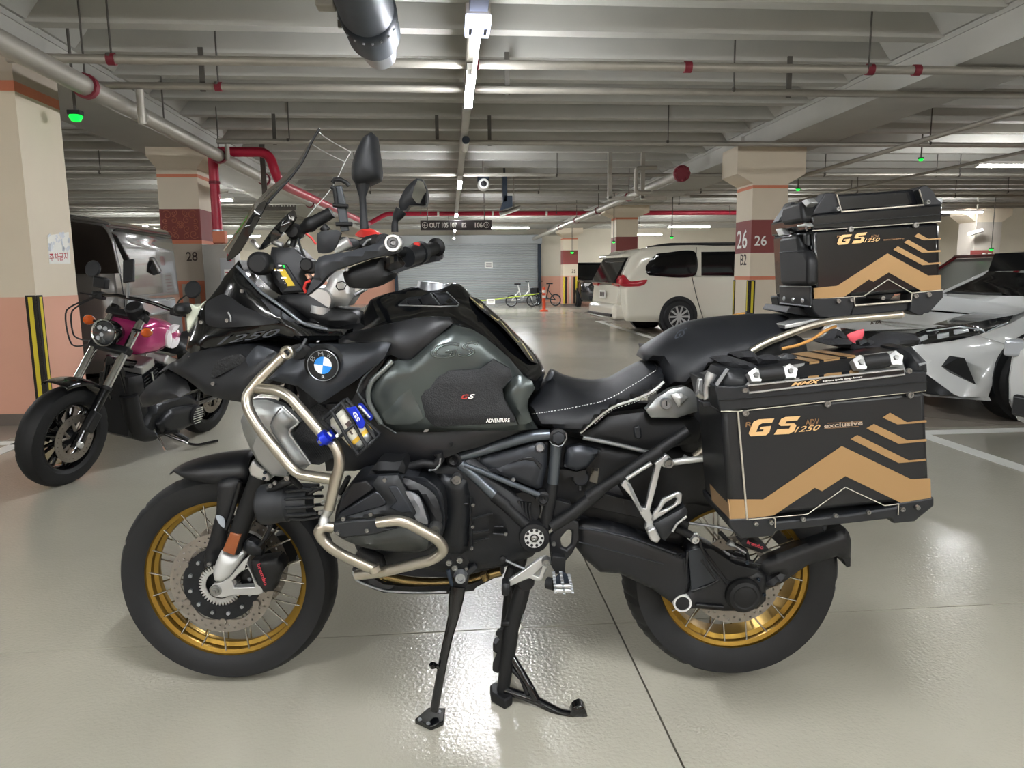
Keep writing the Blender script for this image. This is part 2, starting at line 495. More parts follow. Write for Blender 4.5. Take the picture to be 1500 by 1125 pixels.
# nearest on the left
c1 = column(-4.3, -3.41, 6.37, 7.05, [(0, .1, DARKSK), (.1, 1.075, PEACH), (1.075, 2.70, CREAM), (2.70, 2.78, ORANGE), (2.78, 3.0, TAUPE)])
hx, hy = .445, .34
guard(c1, hx, -hy, 1.06, 1)
nt_ = thing('notice', 'torn white notice with red lettering on the cream column face', 'notice')
q = [Wx(px, py, -3.408) for px, py in ((69, 345), (100, 340), (103, 386), (72, 386))]
b = MB(); b.prism([p+Vector((.0015, 0, 0)) for p in q], (.002, 0, 0)); b.build('sheet', PAPER, nt_)
SILV = mat('torn_foil', '#c9cdd2', .3, .4, bump=1, bscale=60)
b = MB(); rnd = random.Random(3)
for k in range(26):
    u, v = rnd.random(), rnd.random()
    p = q[0].lerp(q[1], u).lerp(q[3].lerp(q[2], u), v*.55)
    b.box(p+Vector((.004, 0, 0)), (.002, .02+.03*rnd.random(), .012+.02*rnd.random()), Matrix.Rotation(rnd.random()*2, 3, 'X'))
b.build('torn_scraps', SILV, nt_, kind='stuff')
REDTXT = mat('red_lettering', '#b02a30', .6)
t0, t1, t3 = [Wx(px, py, -3.408) for px, py in ((72, 383), (99, 381), (71, 371))]
text('lettering', '주차금지', t0+Vector((.004, 0, 0)), t1+Vector((.004, 0, 0)), t3+Vector((.004, 0, 0)), REDTXT, nt_, bold=.01)
# number 28
c2 = column(-3.945, -3.41, 10.59, 11.3, [(0, .1, DARKSK), (.1, .28, PEACH), (.28, 1.185, TAUPE), (1.185, 1.69, TAUPE), (1.69, 1.74, ORANGE), (1.74, 2.16, MAROON), (2.16, 2.58, CREAM), (2.58, 2.625, ORANGE), (2.625, 2.80, CREAM)],
            cap=(2.70, 2.86, 3.0, .12))
MB().span((-.25, -.3575, 1.745), (.25, -.352, 2.155)).build('scroll_panel', mat('dark_maroon', '#7a372f', .6), c2)
b = MB()
def spiral(cx, cz, r0, turns, a0, s=1):
    P = []
    for i in range(22):
        f = i/21; a = a0+s*turns*2*PI*f; r_ = r0*(1-.82*f); P.append((cx+r_*math.cos(a), -.359, cz+r_*math.sin(a)))
    b.tube(P, .0055, 4)
for sx in (-1, 1):
    for sz in (-1, 1):
        for (ux, uz, r_, a_) in ((.17, .13, .065, .6), (.075, .155, .042, 2.2), (.2, .05, .038, 4.), (.085, .06, .05, 1.2)):
            spiral(sx*ux, 1.95+sz*uz, r_, 1.2*sx*sz, a_*sx*sz+(0 if sx > 0 else PI))
for k in range(8):
    a = PI*k/4; b.tube([(.012*math.cos(a), -.359, 1.95+.012*math.sin(a)), (.04*math.cos(a+.3), -.359, 1.95+.04*math.sin(a+.3))], .006, 4)
b.tube(circle((0, -.359, 1.95), .045, 16), .004, 4, closed=True)
b.build('scroll_ornament', mat('pale_brick', '#a8674f', .6), c2, kind='stuff')
for k in range(4):
    x = -.2675+.0; w = .07; xx = -.2675+k*(.535-w)/3
    MB().span((xx, -.36, .28), (xx+w, -.354, 1.14)).build('painted_stripe', ORANGE, c2)
MB().span((-.2675, -.36, 1.14), (.2675, -.354, 1.185)).build('painted_stripe', ORANGE, c2)
text('number', '28', (.045, -.3585, 1.455), (.195, -.3585, 1.455), (.045, -.3585, 1.58), DARKTXT, c2, bold=.01)
# number 26
c3 = column(4.31, 4.83, 10.3, 10.88, [(0, .1, DARKSK), (.1, 1.115, CREAM), (1.115, 1.165, ORANGE), (1.165, 1.50, CREAM), (1.50, 1.965, MAROON), (1.965, 2.40, CREAM), (2.40, 2.445, ORANGE), (2.445, 2.72, CREAM)],
            cap=(2.47, 2.60, 2.98, .24))
hx, hy = .26, .29
guard(c3, -hx, -hy, 1.08, -1)
g = empty('corner_guard', (-hx, hy, .03)); g.parent = c3
MB().box((-.006, -.03, .54), (.012, .06, 1.08)).build('foam_pad', BLACKFOAM, g)
MB().box((-.0135, -.03, .54), (.003, .022, 1.05)).build('yellow_stripe', YELLOW, g)
text('number', '26', (-.21, -.2935, 1.60), (-.03, -.2935, 1.60), (-.21, -.2935, 1.745), WHITETXT, c3, bold=.015)
text('number', '26', (-.2635, .22, 1.57), (-.2635, -.16, 1.57), (-.2635, .22, 1.84), WHITETXT, c3, bold=.012)
text('level_mark', 'B2', (-.262, .07, 1.33), (-.262, -.16, 1.33), (-.262, .07, 1.49), DARKTXT, c3, bold=.01)
# farther columns
c4 = column(4.33, 4.90, 19., 19.6, [(0, .1, DARKSK), (.1, 1.1, CREAM), (1.1, 1.75, MAROON), (1.75, 2.18, MAROON), (2.18, 2.62, CREAM), (2.62, 2.67, ORANGE), (2.67, 2.8, CREAM)], cap=(2.68, 2.80, 2.98, .3))
c5 = column(4.33, 4.90, 28., 28.6, [(0, .1, DARKSK), (.1, 1.18, PEACH), (1.18, 1.62, CREAM), (1.62, 2.14, MAROON), (2.14, 2.55, CREAM), (2.55, 2.6, ORANGE), (2.6, 2.8, CREAM)], cap=(2.68, 2.80, 2.98, .2))
for k, m in enumerate((YELLOW, BLACKFOAM, PEACH, CREAM, PEACH, BLACKFOAM, YELLOW)):
    MB().span((-.28+.08*k, -.33, .12), (-.28+.08*k+.05, -.302, 1.14)).build('painted_stripe', m, c5)
text('number', '35', (.05, -.3035, 1.28), (.2, -.3035, 1.28), (.05, -.3035, 1.42), DARKTXT, c5, bold=.01)
GREYC = mat('grey_column_paint', '#b5aea4', .6, var=.05)
c6 = column(15.1, 15.9, 20.2, 20.9, [(0, .1, DARKSK), (.1, 2.8, GREYC)], cap=(2.6, 2.8, 2.98, .3))
MB().span((-.5, -.37, 1.42), (.19, -.352, 1.80)).build('number_plate', MAROON, c6)
text('number', '35', (-.15, -.373, 1.5), (.15, -.373, 1.5), (-.15, -.373, 1.72), WHITETXT, c6, bold=.015)
text('level_mark', 'B2', (-.02, -.354, 1.27), (.14, -.354, 1.27), (-.02, -.354, 1.38), MAROON, c6, bold=.01)

# ---------------------------------------------------------------- lamps
AX = .2
def batten(x, y, z, length, along, m, label, group, w=.075):
    t = thing('ceiling_light', label, 'light', (x, y, z), 0 if along == 'y' else PI/2, group)
    MB().box((0, 0, .03), (w, length, .05)).build('housing', WHITEP, t, bevel=.006)
    MB().box((0, 0, -.012), (w*.86, length-.04, .034)).build('diffuser', m, t, bevel=.01)
    for s in (-1, 1): MB().box((0, s*(length/2-.012), -.005), (w*.95, .02, .045)).build('end_cap', WHITEP, t)
    return t
for k, (yy, lb) in enumerate(((-5.6, None), (.25, None), (6.38, 'brightest batten light on the aisle tray, nearest in view'), (12.68, 'second batten light along the aisle tray'),
                              (18.95, 'batten light on the aisle tray just above the hanging sign'), (25.1, 'far batten light on the aisle tray beyond the hanging sign'), (30.4, 'farthest batten light on the aisle tray before the shutter'))):
    batten(AX, yy, 2.75, 1.16, 'y', LED, lb or ('batten light on the aisle tray behind the viewer' if k else 'batten light on the aisle tray at the back of the hall'), 'batten lights along the aisle')
BL = [(8.3, 25.2), (14., 19.5), (8.9, 11.), (2.0, 25.4), (-5.2, 16.), (-10., 23.9), (14.6, 27.), (8.6, 19.), (-8., 29.5), (8., 30.)]  # the last two are added to brighten the far wall and shutter
FILL_LIGHTS = [(-8., 8.), (-8., 1.), (8.5, 4.), (8.5, -3.), (-7., -5.), (3.2, -1.5), (-3., -1.5), (2.9, -6.), (-3., -6.)]  # unseen battens added outside the view to light the scene
lbl = ['batten light over the white minivan', 'batten light right of the top case, over the red car', 'long batten light cut by the right edge of the picture', 'batten light right of the hanging sign',
       'batten light beside the red riser pipe', 'batten light above the grey van', 'small far batten light above the number 35 plate', 'batten light behind the top case', 'batten light before the far wall on the left', 'batten light before the far wall on the right']
for k, (x, yy) in enumerate(BL): batten(x, yy, 2.83, 1.5, 'x', LEDB, lbl[k], 'batten lights over the bays', .1)
for k, (x, yy) in enumerate(FILL_LIGHTS): batten(x, yy, 2.83, 1.5, 'x', LEDB, ['batten light over the left bay beside the nearest column', 'batten light over the left bay next to the viewer', 'batten light over the bay of the white car at the edge', 'batten light over the right bays behind the viewer', 'batten light over the left bays far behind the viewer', 'batten light right of the viewer', 'batten light left of the viewer', 'batten light at the back right of the aisle', 'batten light at the back left of the aisle'][k], 'batten lights over the bays', .1)
# tray that carries the row
tr = thing('cable_tray', 'long grey cable tray carrying the battens along the aisle', 'cable tray', (AX, 0, 2.81))
b = MB(); b.span((-.04, -8, 0), (.04, 32, .012)); b.span((-.043, -8, 0), (-.036, 32, .045)); b.span((.036, -8, 0), (.043, 32, .045)); b.build('channel', GALV, tr)
for k in range(14): MB().span((-.006, -5+2.8*k, .04), (.006, -4.988+2.8*k, .92)).build('hanger_rod', ROD, tr)
# emergency lamp box, small tube
em = thing('emergency_light', 'white emergency light box on the aisle tray nearest the viewer', 'light', (.2, 4.64, 2.72))
MB().box((0, 0, .05), (.15, .12, .08)).build('housing', mat('beige_housing', '#b5ada0', .5), em, bevel=.008)
MB().box((0, .02, -.02), (.15, .26, .06)).build('diffuser', mat('lit_box', '#dfe6ff', .3, emit='#d8e2ff', estr=1.2), em, bevel=.008)
MB().box((-.045, .02, -.053), (.018, .1, .004)).build('label_strip', mat('dark_label', '#6a7080', .5), em)
MB().box((.045, .02, -.053), (.018, .1, .004)).build('label_strip', MATS['dark_label'], em)
MB().box((0, -.45, .04), (.11, .6, .07)).build('driver_box', mat('blue_grey_box', '#8088a8', .4), em, bevel=.006)
st = thing('tube_light', 'thin lit tube between emergency box and brightest batten', 'light', (.215, 5.24, 2.72))
MB().tube([(0, -.44, 0), (0, .52, 0)], .014, 8).build('tube', mat('lit_thin_tube', '#ffffff', .3, emit='#ffffff', estr=7), st)
for yy in (-.45, .53): MB().box((0, yy, .015), (.035, .03, .05)).build('end_holder', WHITEP, st)
ex = thing('tray_joint_box', 'small white cylinder joint on the aisle tray past the bright batten', 'joint box', (.2, 9.1, 2.77))
MB().tube([(.02, -.3, 0), (.02, .3, 0)], .04, 10).build('sleeve', WHITEP, ex)
MB().tube([(.02, -.34, 0), (.02, -.3, 0)], .045, 10).build('dark_cap', DKSTEEL, ex)
# green occupancy lamps
for k, (px, py, Y, r, lb) in enumerate(((111, 172, 6.75, .05, 'green lamp hanging beside the nearest left column'), (1349, 234, 11.5, .035, 'green lamp hanging above the top case on the right'),
                                   (1169, 278, 11.5, .03, 'green lamp right of column 26'), (984, 348, 17., .035, 'green lamp above the roof of the white minivan'), (899, 355, 18.9, .035, 'green lamp beside the maroon column behind the minivan'),
                                   (838, 370, 27.9, .06, 'green lamp on the striped column far back'), (1452, 366, 20, .05, 'green lamp above the number 35 plate'))):
    p = Wy(px, py, Y)
    t = thing('indicator_lamp', lb, 'lamp', p, 0, 'green occupancy lamps')
    MB().lathe([(0, -r*.7), (r*.7, -r*.6), (r*1.05, 0), (r, r*.35), (0, r*.35)], (0, 0, 0), (0, 0, 1), 16).build('lens', GREENL, t)
    MB().box((0, 0, r*.75), (r*2.1, r*1.6, r*.75)).build('housing', BLACKP, t, bevel=.004)
    zt = 3.7 if k != 5 else 2.98
    MB().tube([(0, 0, r*.9), (0, 0, zt-p.z)], .012, 6).build('stem', ROD, t)

# ---------------------------------------------------------------- pipes
def pipe(name, label, pts, r, m, clamps=(), rods=(), bend=.12, cat='pipe', seg=12, flange=()):
    t = thing(name, label, cat, pts[0]); o = Vector(pts[0])
    P = [Vector(p)-o for p in pts]
    MB().tube(P, r, seg, bend).build('tube', m, t)
    for c, ax, mm in clamps:
        MB().lathe([(r*1.02, -.03), (r*1.28, -.03), (r*1.28, .03), (r*1.02, .03)], Vector(c)-o, ax, 12).build('clamp', mm, t)
    for c, top in rods:
        c = Vector(c)-o
        MB().tube([c, c+Vector((0, 0, top-c.z-o.z))], .008, 6).build('hanger_rod', ROD, t)
        MB().tube([c+Vector((-.012, -r*1.1*math.cos(a), -r*1.1*math.sin(a))) for a in np.linspace(-.4, PI+.4, 9)], .006, 5, flat=3).build('hanger_loop', ROD, t)
    return t
PZ = 2.93
ya, yb = 6.30, 7.12
def onpipe(px, yy): return Wy(px, 90, yy).x
pipe('sprinkler_pipe', 'nearest grey pipe crossing under the joists with red clamps', [(-3.4, ya, PZ), (13, ya, PZ)], .037, GALV,
     clamps=[((x, ya, PZ), (1, 0, 0), m) for x, m in ((-2.62, REDCL), (2.03, REDCL), (3.63, REDCL), (4.05, REDCL), (.245, REDCL))],
     rods=[((x, ya, PZ+.02), 3.7) for x in (-2.62, 3.62)])
pipe('sprinkler_pipe', 'second grey pipe crossing under the joists', [(-3.1, yb, PZ), (13, yb, PZ)], .033, GALV,
     clamps=[((-2.05, yb, PZ), (1, 0, 0), REDCL)], rods=[((x, yb, PZ+.02), 3.7) for x in (-2.05, 2.75)])
pipe('sprinkler_pipe', 'third grey pipe crossing the ceiling past the bright batten', [(-2.9, 9.85, PZ), (13, 9.85, PZ)], .034, GALV,
     rods=[((x, 9.85, PZ+.02), 3.7) for x in (-2.0, 2.93, 6.6)])
for k, (yy, x0, x1) in enumerate(((12.9, -3.3, 14), (15.5, -3.3, 14), (18.1, -16, 15), (24.6, -16, 16), (9.0, -16, -4.4), (12.6, -16, -4.4), (15.5, -16, -4.4), (12.8, 5.4, 18), (16.4, 5.4, 18))):
    lb = ['fourth grey pipe crossing the aisle ceiling', 'fifth grey pipe crossing the aisle ceiling', 'grey pipe crossing the ceiling before the hanging sign', 'far grey pipe crossing beyond the hanging sign',
          'grey pipe over the left bays behind the nearest column', 'grey pipe over the left bays above the grey van', 'grey pipe deep over the left bays',
          'grey pipe over the right bays behind column 26', 'grey pipe deep over the right bays'][k]
    pipe('sprinkler_pipe', lb, [(x0, yy, PZ), (x1, yy, PZ)], .032, GALV, rods=[((x0+(x1-x0)*f, yy, PZ), 3.7) for f in (.1, .3, .5, .7, .9)])
# struts between the pipes and the joists
for k, (px, py, yy) in enumerate(((743, 110, 7.165), (717, 190, 9.895), (295, 104, 7.165), (401, 185, 9.895), (640, 186, 9.895), (1157, 110, 7.165))):
    p = Wy(px, py, yy)
    t = thing('strut', ['flat steel strut right of the bright batten', 'flat steel strut below the bright batten', 'flat steel strut on the left between the first two pipes', 'flat steel strut over the windscreen', 'flat steel strut left of the cable tray on the third pipe', 'flat steel strut on the right between the first two pipes'][k], 'strut', (p.x, yy+.012, 2.9), 0, 'ceiling struts')
    MB().box((0, 0, .19), (.045, .02, .38)).build('bar', ROD, t)
# big pipe along the left
LX, LZ = -2.9, 2.76
pts_ = [(LX, yy, LZ) for yy in (6.7, 8.4, 10.2, 11.5)]
t = pipe('drain_pipe', 'thick pale pipe running along the left side of the aisle', [(LX, -8, LZ), (LX, 31, LZ)], .078, GALV,
     clamps=[((LX, yy, LZ), (0, 1, 0), REDCL) for yy in (6.45, 9.9, 12.2, 16)], rods=[((LX, yy, LZ+.05), 3.7) for yy in (6.45, 8.1, 9.9, 12.2)])
for yy, n_ in ((7.35, 4),):
    for k in range(n_): MB().lathe([(.078, -.012), (.084, 0), (.078, .012)], (0, yy+8+k*.05, 0), (0, 1, 0), 16).build('coupling_ring', GALV, t)
# branch from the second pipe down to it
pipe('branch_pipe', 'short grey branch pipe above the thick left pipe', [(-2.74, 7.12, PZ-.035), (-2.74, 7.12, 2.6)], .035, GALV, bend=.03)
pipe('branch_pipe', 'short grey branch pipe above the red riser', [(-2.78, 9.85, PZ-.035), (-2.78, 9.85, 2.7)], .03, GALV, bend=.03)
# right pipe with valve flange
t = pipe('drain_pipe', 'pale pipe along the right side ending in a dark red flange', [(3.55, 11.2, 2.72), (3.55, 31., 2.72)], .07, GALV,
     clamps=[((3.55, yy, 2.72), (0, 1, 0), REDCL) for yy in (14.5, 17.5, 20.5, 23.5)], rods=[((3.55, yy, 2.75), 3.7) for yy in (14.5, 17.5, 20.5)])
MB().lathe([(0, -.05), (.1, -.05), (.125, -.03), (.125, .03), (.07, .03)], (0, -.02, 0), (0, 1, 0), 14).build('flange', REDCL, t, label='dark red flange')
for k in range(8):
    a = 2*PI*k/8; MB().lathe([(0, -.075), (.018, -.075), (.018, .06), (0, .06)], (.1*math.cos(a), -.02, .1*math.sin(a)), (0, 1, 0), 6).build('flange_bolt', REDCL, t)
pipe('branch_pipe', 'grey elbow pipe beside the dark red flange', [(3.35, 12.2, 2.55), (3.1, 12.2, 2.55), (3.1, 12.2, 2.95), (3.45, 12.2, 2.95)], .035, GALV, bend=.08)
for x, lb in ((2.75, 'left steel post of the pipe frame near the dark red flange'), (3.32, 'right steel post of the pipe frame near the dark red flange')):
    t = thing('pipe_hanger', lb, 'hanger', (x, 12.6, 2.5)); MB().box((0, 0, .6), (.07, .05, 1.2)).build('post', GALV, t)
    MB().box((.2, 0, .0), (.45, .05, .06)).build('rail', GALV, t)
# red main
RX = -3.16
t = pipe('fire_main', 'red fire pipe rising beside column 28 and running along the aisle', [(RX, 10.5, 1.68), (RX, 10.5, 2.56), (RX+.0, 10.5, 2.905), (-2.42, 10.5, 2.905), (-2.32, 10.5, 2.55), (-2.3, 10.9, 2.50), (-2.3, 21.7, 2.72), (-1.8, 22., 3.03), (4.33, 22., 3.03)], .066, REDP, bend=.14, cat='pipe', rods=[((x, 22., 3.05), 3.7) for x in (-.8, 1.6, 3.2)])
for zz in (1.74, 1.85, 2.5):
    MB().lathe([(.066, -.02), (.075, -.02), (.075, .02), (.066, .02)], (0, 0, zz-1.68), (0, 0, 1), 12).build('coupling', STEEL if zz < 2 else REDCL, t)
pipe('fire_main', 'red fire pipe beyond the beam, over the roofs of the right bays', [(5.38, 22., 3.03), (12.5, 22., 3.03)], .066, REDP, cat='pipe', rods=[((x, 22., 3.05), 3.7) for x in (6., 8.5, 11.)])
for k in range(4):
    MB().lathe([(.066, -.03), (.072, -.03), (.072, .03), (.066, .03)], (-.3+1.6*k-RX, 22-10.5, 3.03-1.68), (1, 0, 0), 10).build('coupling', PAPER, t)
# diagonal tray / conduit on the right
pipe('conduit', 'grey conduit running from above column 26 to the right edge', [(5.4, 12.9, 2.66), (5.35, 4., 2.7)], .028, GALV, cat='conduit')
pipe('conduit', 'thin grey conduit far behind the top case', [(6.8, 14, 2.6), (6.8, 4., 2.6)], .02, GALV, cat='conduit')
# perforated bracket on the left
t = thing('pipe_bracket', 'dark steel bracket under the red pipe bend', 'bracket', (-2.62, 11., 2.3))
MB().box((0, 0, .35), (.07, .03, .95)).build('post', ROD, t)
b = MB(); b.box((.2, 0, -.1), (.46, .04, .05))
for k in range(11): b.box((.0+.042*k, 0, -.065), (.02, .04, .03))
b.build('toothed_rail', ROD, t)
# jet fan
FX, FZ = -.5, 2.93
jf = thing('jet_fan', 'round dark steel jet fan hanging under the ceiling joists', 'fan', (FX, 5.2, FZ))
FB = mat('fan_blue_grey', '#3d4752', .5, .3, var=.08)
MB().lathe([(.17, -1.6), (.178, -1.6), (.178, -.12), (.17, -.12)], (0, 0, 0), (0, 1, 0), 40).build('casing', FB, jf)
MB().lathe([(.15, -.14), (.172, -.14), (.192, -.10), (.192, .03), (.15, .03)], (0, 0, 0), (0, 1, 0), 40).build('flange_ring', DKSTEEL, jf)
MB().lathe([(.16, .02), (.187, .02), (.187, .36), (.175, .42), (.13, .46)], (0, 0, 0), (0, 1, 0), 40).build('silencer', FB, jf)
MB().lathe([(.12, .44), (.128, .44), (.128, .82), (.118, .82), (.118, .44)], (0, 0, 0), (0, 1, 0), 40).build('nozzle', STEEL, jf)
for k in range(10):
    a = PI+.2+k*.3; MB().lathe([(0, .012), (.008, .012), (.008, 0)], (.19*math.cos(a), -.04, .19*math.sin(a)), (math.cos(a), 0, math.sin(a)), 6).build('bolt', STEEL, jf)
for yy in (-1.2, .1): MB().box((-.2, yy, .35), (.03, .03, .8)).build('hanger_bar', ROD, jf)
MB().box((-.26, -.1, .08), (.12, .12, .16)).build('terminal_box', GALV, jf, bevel=.01)
# hanging sign
SGY = 18.5
sg = thing('hanging_sign', 'long dark direction sign hanging across the aisle, white lettering', 'sign', (.185, SGY, 2.46))
SIGNM = mat('sign_dark', '#3c3638', .5)
MB().box((0, 0, 0), (1.76, .08, .245)).build('board', SIGNM, sg, bevel=.006)
text('lettering', 'OUT 105 107', (-.66, -.045, -.065), (.02, -.045, -.065), (-.66, -.045, .065), WHITETXT, sg, bold=.035)
text('lettering', 'B2', (.14, -.045, -.06), (.25, -.045, -.06), (.14, -.045, .06), WHITETXT, sg, bold=.035)
text('lettering', '106', (.46, -.045, -.065), (.65, -.045, -.065), (.46, -.045, .065), WHITETXT, sg, bold=.035)
for x, s in ((-.77, -1), (.75, 1)):
    b = MB(); b.lathe([(.062, 0), (.075, 0), (.075, .004), (.062, .004)], (x, -.041, 0), (0, -1, 0), 20)
    b.box((x-s*.005, -.044, 0), (.075, .004, .014))
    for q in (-1, 1): b.box((x+s*.018, -.044, q*.016), (.045, .004, .013), Matrix.Rotation(q*s*.8, 3, 'Y'))
    b.build('arrow', WHITETXT, sg)
for x in (-.7, .7): MB().tube([(x, 0, .12), (x, 0, 1.24)], .012, 6).build('hanger_rod', ROD, sg)
# camera and display seen edge on
p = Wy(708, 266, 14.)
cc = thing('security_camera', 'white and dark security camera hanging from a ceiling pole', 'camera', p)
MB().box((0, 0, .06), (.22, .3, .13)).build('housing', DKSTEEL, cc, bevel=.02)
MB().lathe([(0, .17), (.09, .17), (.11, .1), (.11, -.1), (.0, -.1)], (0, -.02, -.06), (0, -1, 0), 18).build('dome_body', WHITEP, cc)
MB().lathe([(0, .19), (.055, .175), (.055, .15)], (0, -.02, -.06), (0, -1, 0), 16).build('lens', BLACKP, cc)
MB().tube([(0, 0, .1), (0, 0, 3.6-p.z)], .022, 8).build('pole', GALV, cc)
p = Wy(739, 280, 14.5)
dd = thing('display_box', 'dark hanging display seen edge on, wedge at its foot', 'display', p)
MB().box((0, 0, .05), (.09, .3, .55)).build('mast', DKSTEEL, dd, bevel=.01)
MB().tube([(0, 0, .3), (0, 0, .75)], .02, 8).build('pole', BLACKP, dd)
MB().prism([(-.1, -.15, -.38), (.14, -.15, -.3), (.14, -.15, -.1), (.0, -.15, -.1)], (0, .3, 0)).build('wedge', DKSTEEL, dd)
p = Wy(747, 309, 14.6)
ll = thing('tilted_light', 'short unlit tube fitting tilted under the dark display', 'light', p)
MB().tube([(-.2, 0, -.07), (.22, 0, .07)], .045, 8).build('fitting', GALV, ll)
MB().tube([(-.2, -.03, -.11), (.18, -.03, .03)], .015, 8).build('tube', WHITEP, ll)
MB().tube([(.08, 0, .05), (.08, 0, .9)], .012, 6).build('stem', GALV, ll)
p = Wy(1429, 340, 20)
k2 = thing('security_camera', 'small white bullet camera left of the number 35 plate', 'camera', p)
MB().tube([(-.2, 0, -.06), (.2, 0, .05)], .06, 10).build('housing', WHITEP, k2); MB().tube([(0, 0, .05), (0, 0, 3.72-p.z)], .02, 6).build('pole', GALV, k2)
# cabinet at the foot of the riser
kb = thing('hose_cabinet', 'grey steel fire hose cabinet under the red riser', 'cabinet', (-3.1, 10.3, 0))
MB().box((.03, .0, .83), (.42, .25, 1.66)).build('body', mat('cabinet_grey', '#a09e98', .35, .5, var=.05), kb, bevel=.008)
MB().box((.13, -.13, .78), (.18, .01, 1.4)).build('door', STEEL, kb, bevel=.004)
MB().box((.17, -.137, 1.5), (.05, .03, .12)).build('red_signal', REDP, kb, bevel=.006)
MB().box((.14, -.136, 1.18), (.1, .006, .3)).build('instruction_card', PAPER, kb)
b = MB()
for k in range(6): b.box((.14, -.1405, 1.29-.045*k), (.075, .002, .014))
b.build('print_lines', REDTXT, kb, kind='stuff')
MB().box((.02, .02, 1.76), (.16, .14, .16)).build('orange_beacon', ORANGE, kb, bevel=.01)
# post, tape, bicycles by the shutter
cn = thing('delineator_post', 'orange flexible post standing by the parked bicycles', 'post', Wz(797, 456))
OR = mat('orange_post', '#e0522c', .5)
MB().lathe([(0, 0), (.14, 0), (.14, .04), (.055, .06), (.05, .8), (.0, .82)], (0, 0, 0), (0, 0, 1), 16).build('tube', OR, cn)
for z in (.45, .62): MB().lathe([(.054, z), (.0545, z), (.0545, z+.09), (.052, z+.09)], (0, 0, 0), (0, 0, 1), 16).build('reflective_band', WHITEP, cn)
tp = thing('barrier_tape', 'yellow green barrier tape strung across before the shutter', 'tape', Wy(560, 438, 27))
o = Wy(560, 438, 27); P = [Wy(px, py, 27)-o for px, py in ((560, 438), (640, 441), (710, 440), (760, 434), (790, 430))]
MB().tube(catmull(P, .3, False), .018, 6, flat=.2).build('tape_run', mat('tape_yellow_green', '#9fb53c', .5), tp)
MB().tube([(0, 0, .12), (0, 0, -o.z)], .03, 10).build('tape_post', OR, tp); MB().lathe([(0, 0), (.16, 0), (.16, .03), (.04, .06)], (0, 0, -o.z), (0, 0, 1), 16).build('post_base', BLACKP, tp)
pc = thing('notice', 'white card hanging on the yellow green barrier tape', 'notice', Wy(719, 442, 26.95))
MB().box((0, 0, 0), (.3, .01, .19)).build('card', PAPER, pc)
b = MB(); b.box((0, -.007, .03), (.2, .004, .02)); b.box((0, -.007, -.02), (.16, .004, .02)); b.build('print_lines', DARKTXT, pc, kind='stuff')
def bicycle(label, x, yy, yaw, m):
    t = thing('bicycle', label, 'bicycle', (x, yy, 0), yaw, 'bicycles by the shutter')
    for nm, cx in (('wheel', -.42), ('wheel', .42)):
        w = empty(nm, (cx, 0, .24), 0, t)
        MB().tube(circle((0, 0, 0), .215, 28), .025, 8, closed=True).build('tyre', BLACKP, w)
        MB().tube(circle((0, 0, 0), .19, 28), .01, 6, closed=True).build('rim', STEEL, w)
        b = MB()
        for k in range(12):
            a = PI*k/6; b.tube([(0, 0, 0), (.19*math.cos(a), 0, .19*math.sin(a))], .003, 4)
        b.build('spokes', STEEL, w)
    b = MB()
    for pts in ([(-.42, 0, .24), (-.02, 0, .3), (.3, 0, .62)], [(-.02, 0, .3), (-.16, 0, .85)], [(-.42, 0, .24), (-.12, 0, .6)], [(.42, 0, .24), (.3, 0, .62), (.26, 0, .95)]): b.tube(pts, .022, 8)
    b.build('frame', m, t)
    MB().tube([(.22, -.26, .98), (.26, 0, .95), (.22, .26, .98)], .014, 8).build('handlebar', BLACKP, t)
    MB().box((-.17, 0, .88), (.24, .13, .05)).build('saddle', BLACKP, t, bevel=.015)
    MB().lathe([(0, -.02), (.075, -.02), (.075, .02), (0, .02)], (-.02, -.05, .3), (0, 1, 0), 16).build('crank', STEEL, t)
    MB().box((.44, 0, .62), (.24, .3, .2)).build('basket', BLACKP, t, bevel=.02)
    return t
bp = Wz(775, 449)
bicycle('white framed bicycle before the grey shutter', bp.x-.3, 28.4, .15, WHITEP)
bicycle('dark bicycle behind the orange post', bp.x+.7, 28.9, 2.6, BLACKP)
# ================================================================ the adventure motorcycle
GLOSS = mat('gloss_black', '#08090b', .13, coat=.4)
MATTE = mat('matte_black_panel', '#131417', .42, var=.05, bump=.1, bscale=900)
SOFTB = mat('soft_black', '#0d0e10', .55, var=.06)
CHAR = mat('charcoal_panel', '#303338', .36, .35, var=.04)
TANKG = mat('grey_green_tank', '#505655', .3, .65, var=.03)
ENG = mat('engine_black', '#17191c', .36, .3, var=.1, bump=.2, bscale=500)
HEADG = mat('engine_dark_grey', '#303236', .38, .5, var=.05)
FRAMEG = mat('frame_grey', '#585e64', .3, .7, var=.04)
BRUSH = mat('brushed_steel', '#b7b1a4', .3, .95, var=.06, bump=.12, bscale=300)
ALU = mat('cast_aluminium', '#c0c1c0', .38, .8, var=.05)
SILVERP = mat('silver_paint', '#8f9190', .34, .75, var=.03)
WHITEALU = mat('bright_bead_blasted', '#c9cac8', .5, .45, var=.03)
GOLD = mat('gold_anodised', '#957632', .33, .8, var=.1)
TYRE = mat('tyre_rubber', '#121315', .6, var=.12, vscale=9, bump=.15, bscale=300)
SPOKE = mat('spoke_steel', '#b9b6ae', .25, .95)
DISC = mat('brake_disc_steel', '#8d867d', .42, .75, var=.06)
SEATM = mat('seat_vinyl', '#15171b', .5, var=.05, bump=.35, bscale=700)
WHITEPIPE = mat('white_piping', '#dcdcda', .5)
BOLTM = mat('bolt_steel', '#8e8e8c', .3, .9)
AMBERM = mat('amber_reflector', '#8c4a22', .3, coat=.5)
BRONZE = mat('bronze_exhaust', '#84724c', .25, .9, var=.2)
BLUEM = mat('blue_anodised', '#1d35c4', .3, .5)
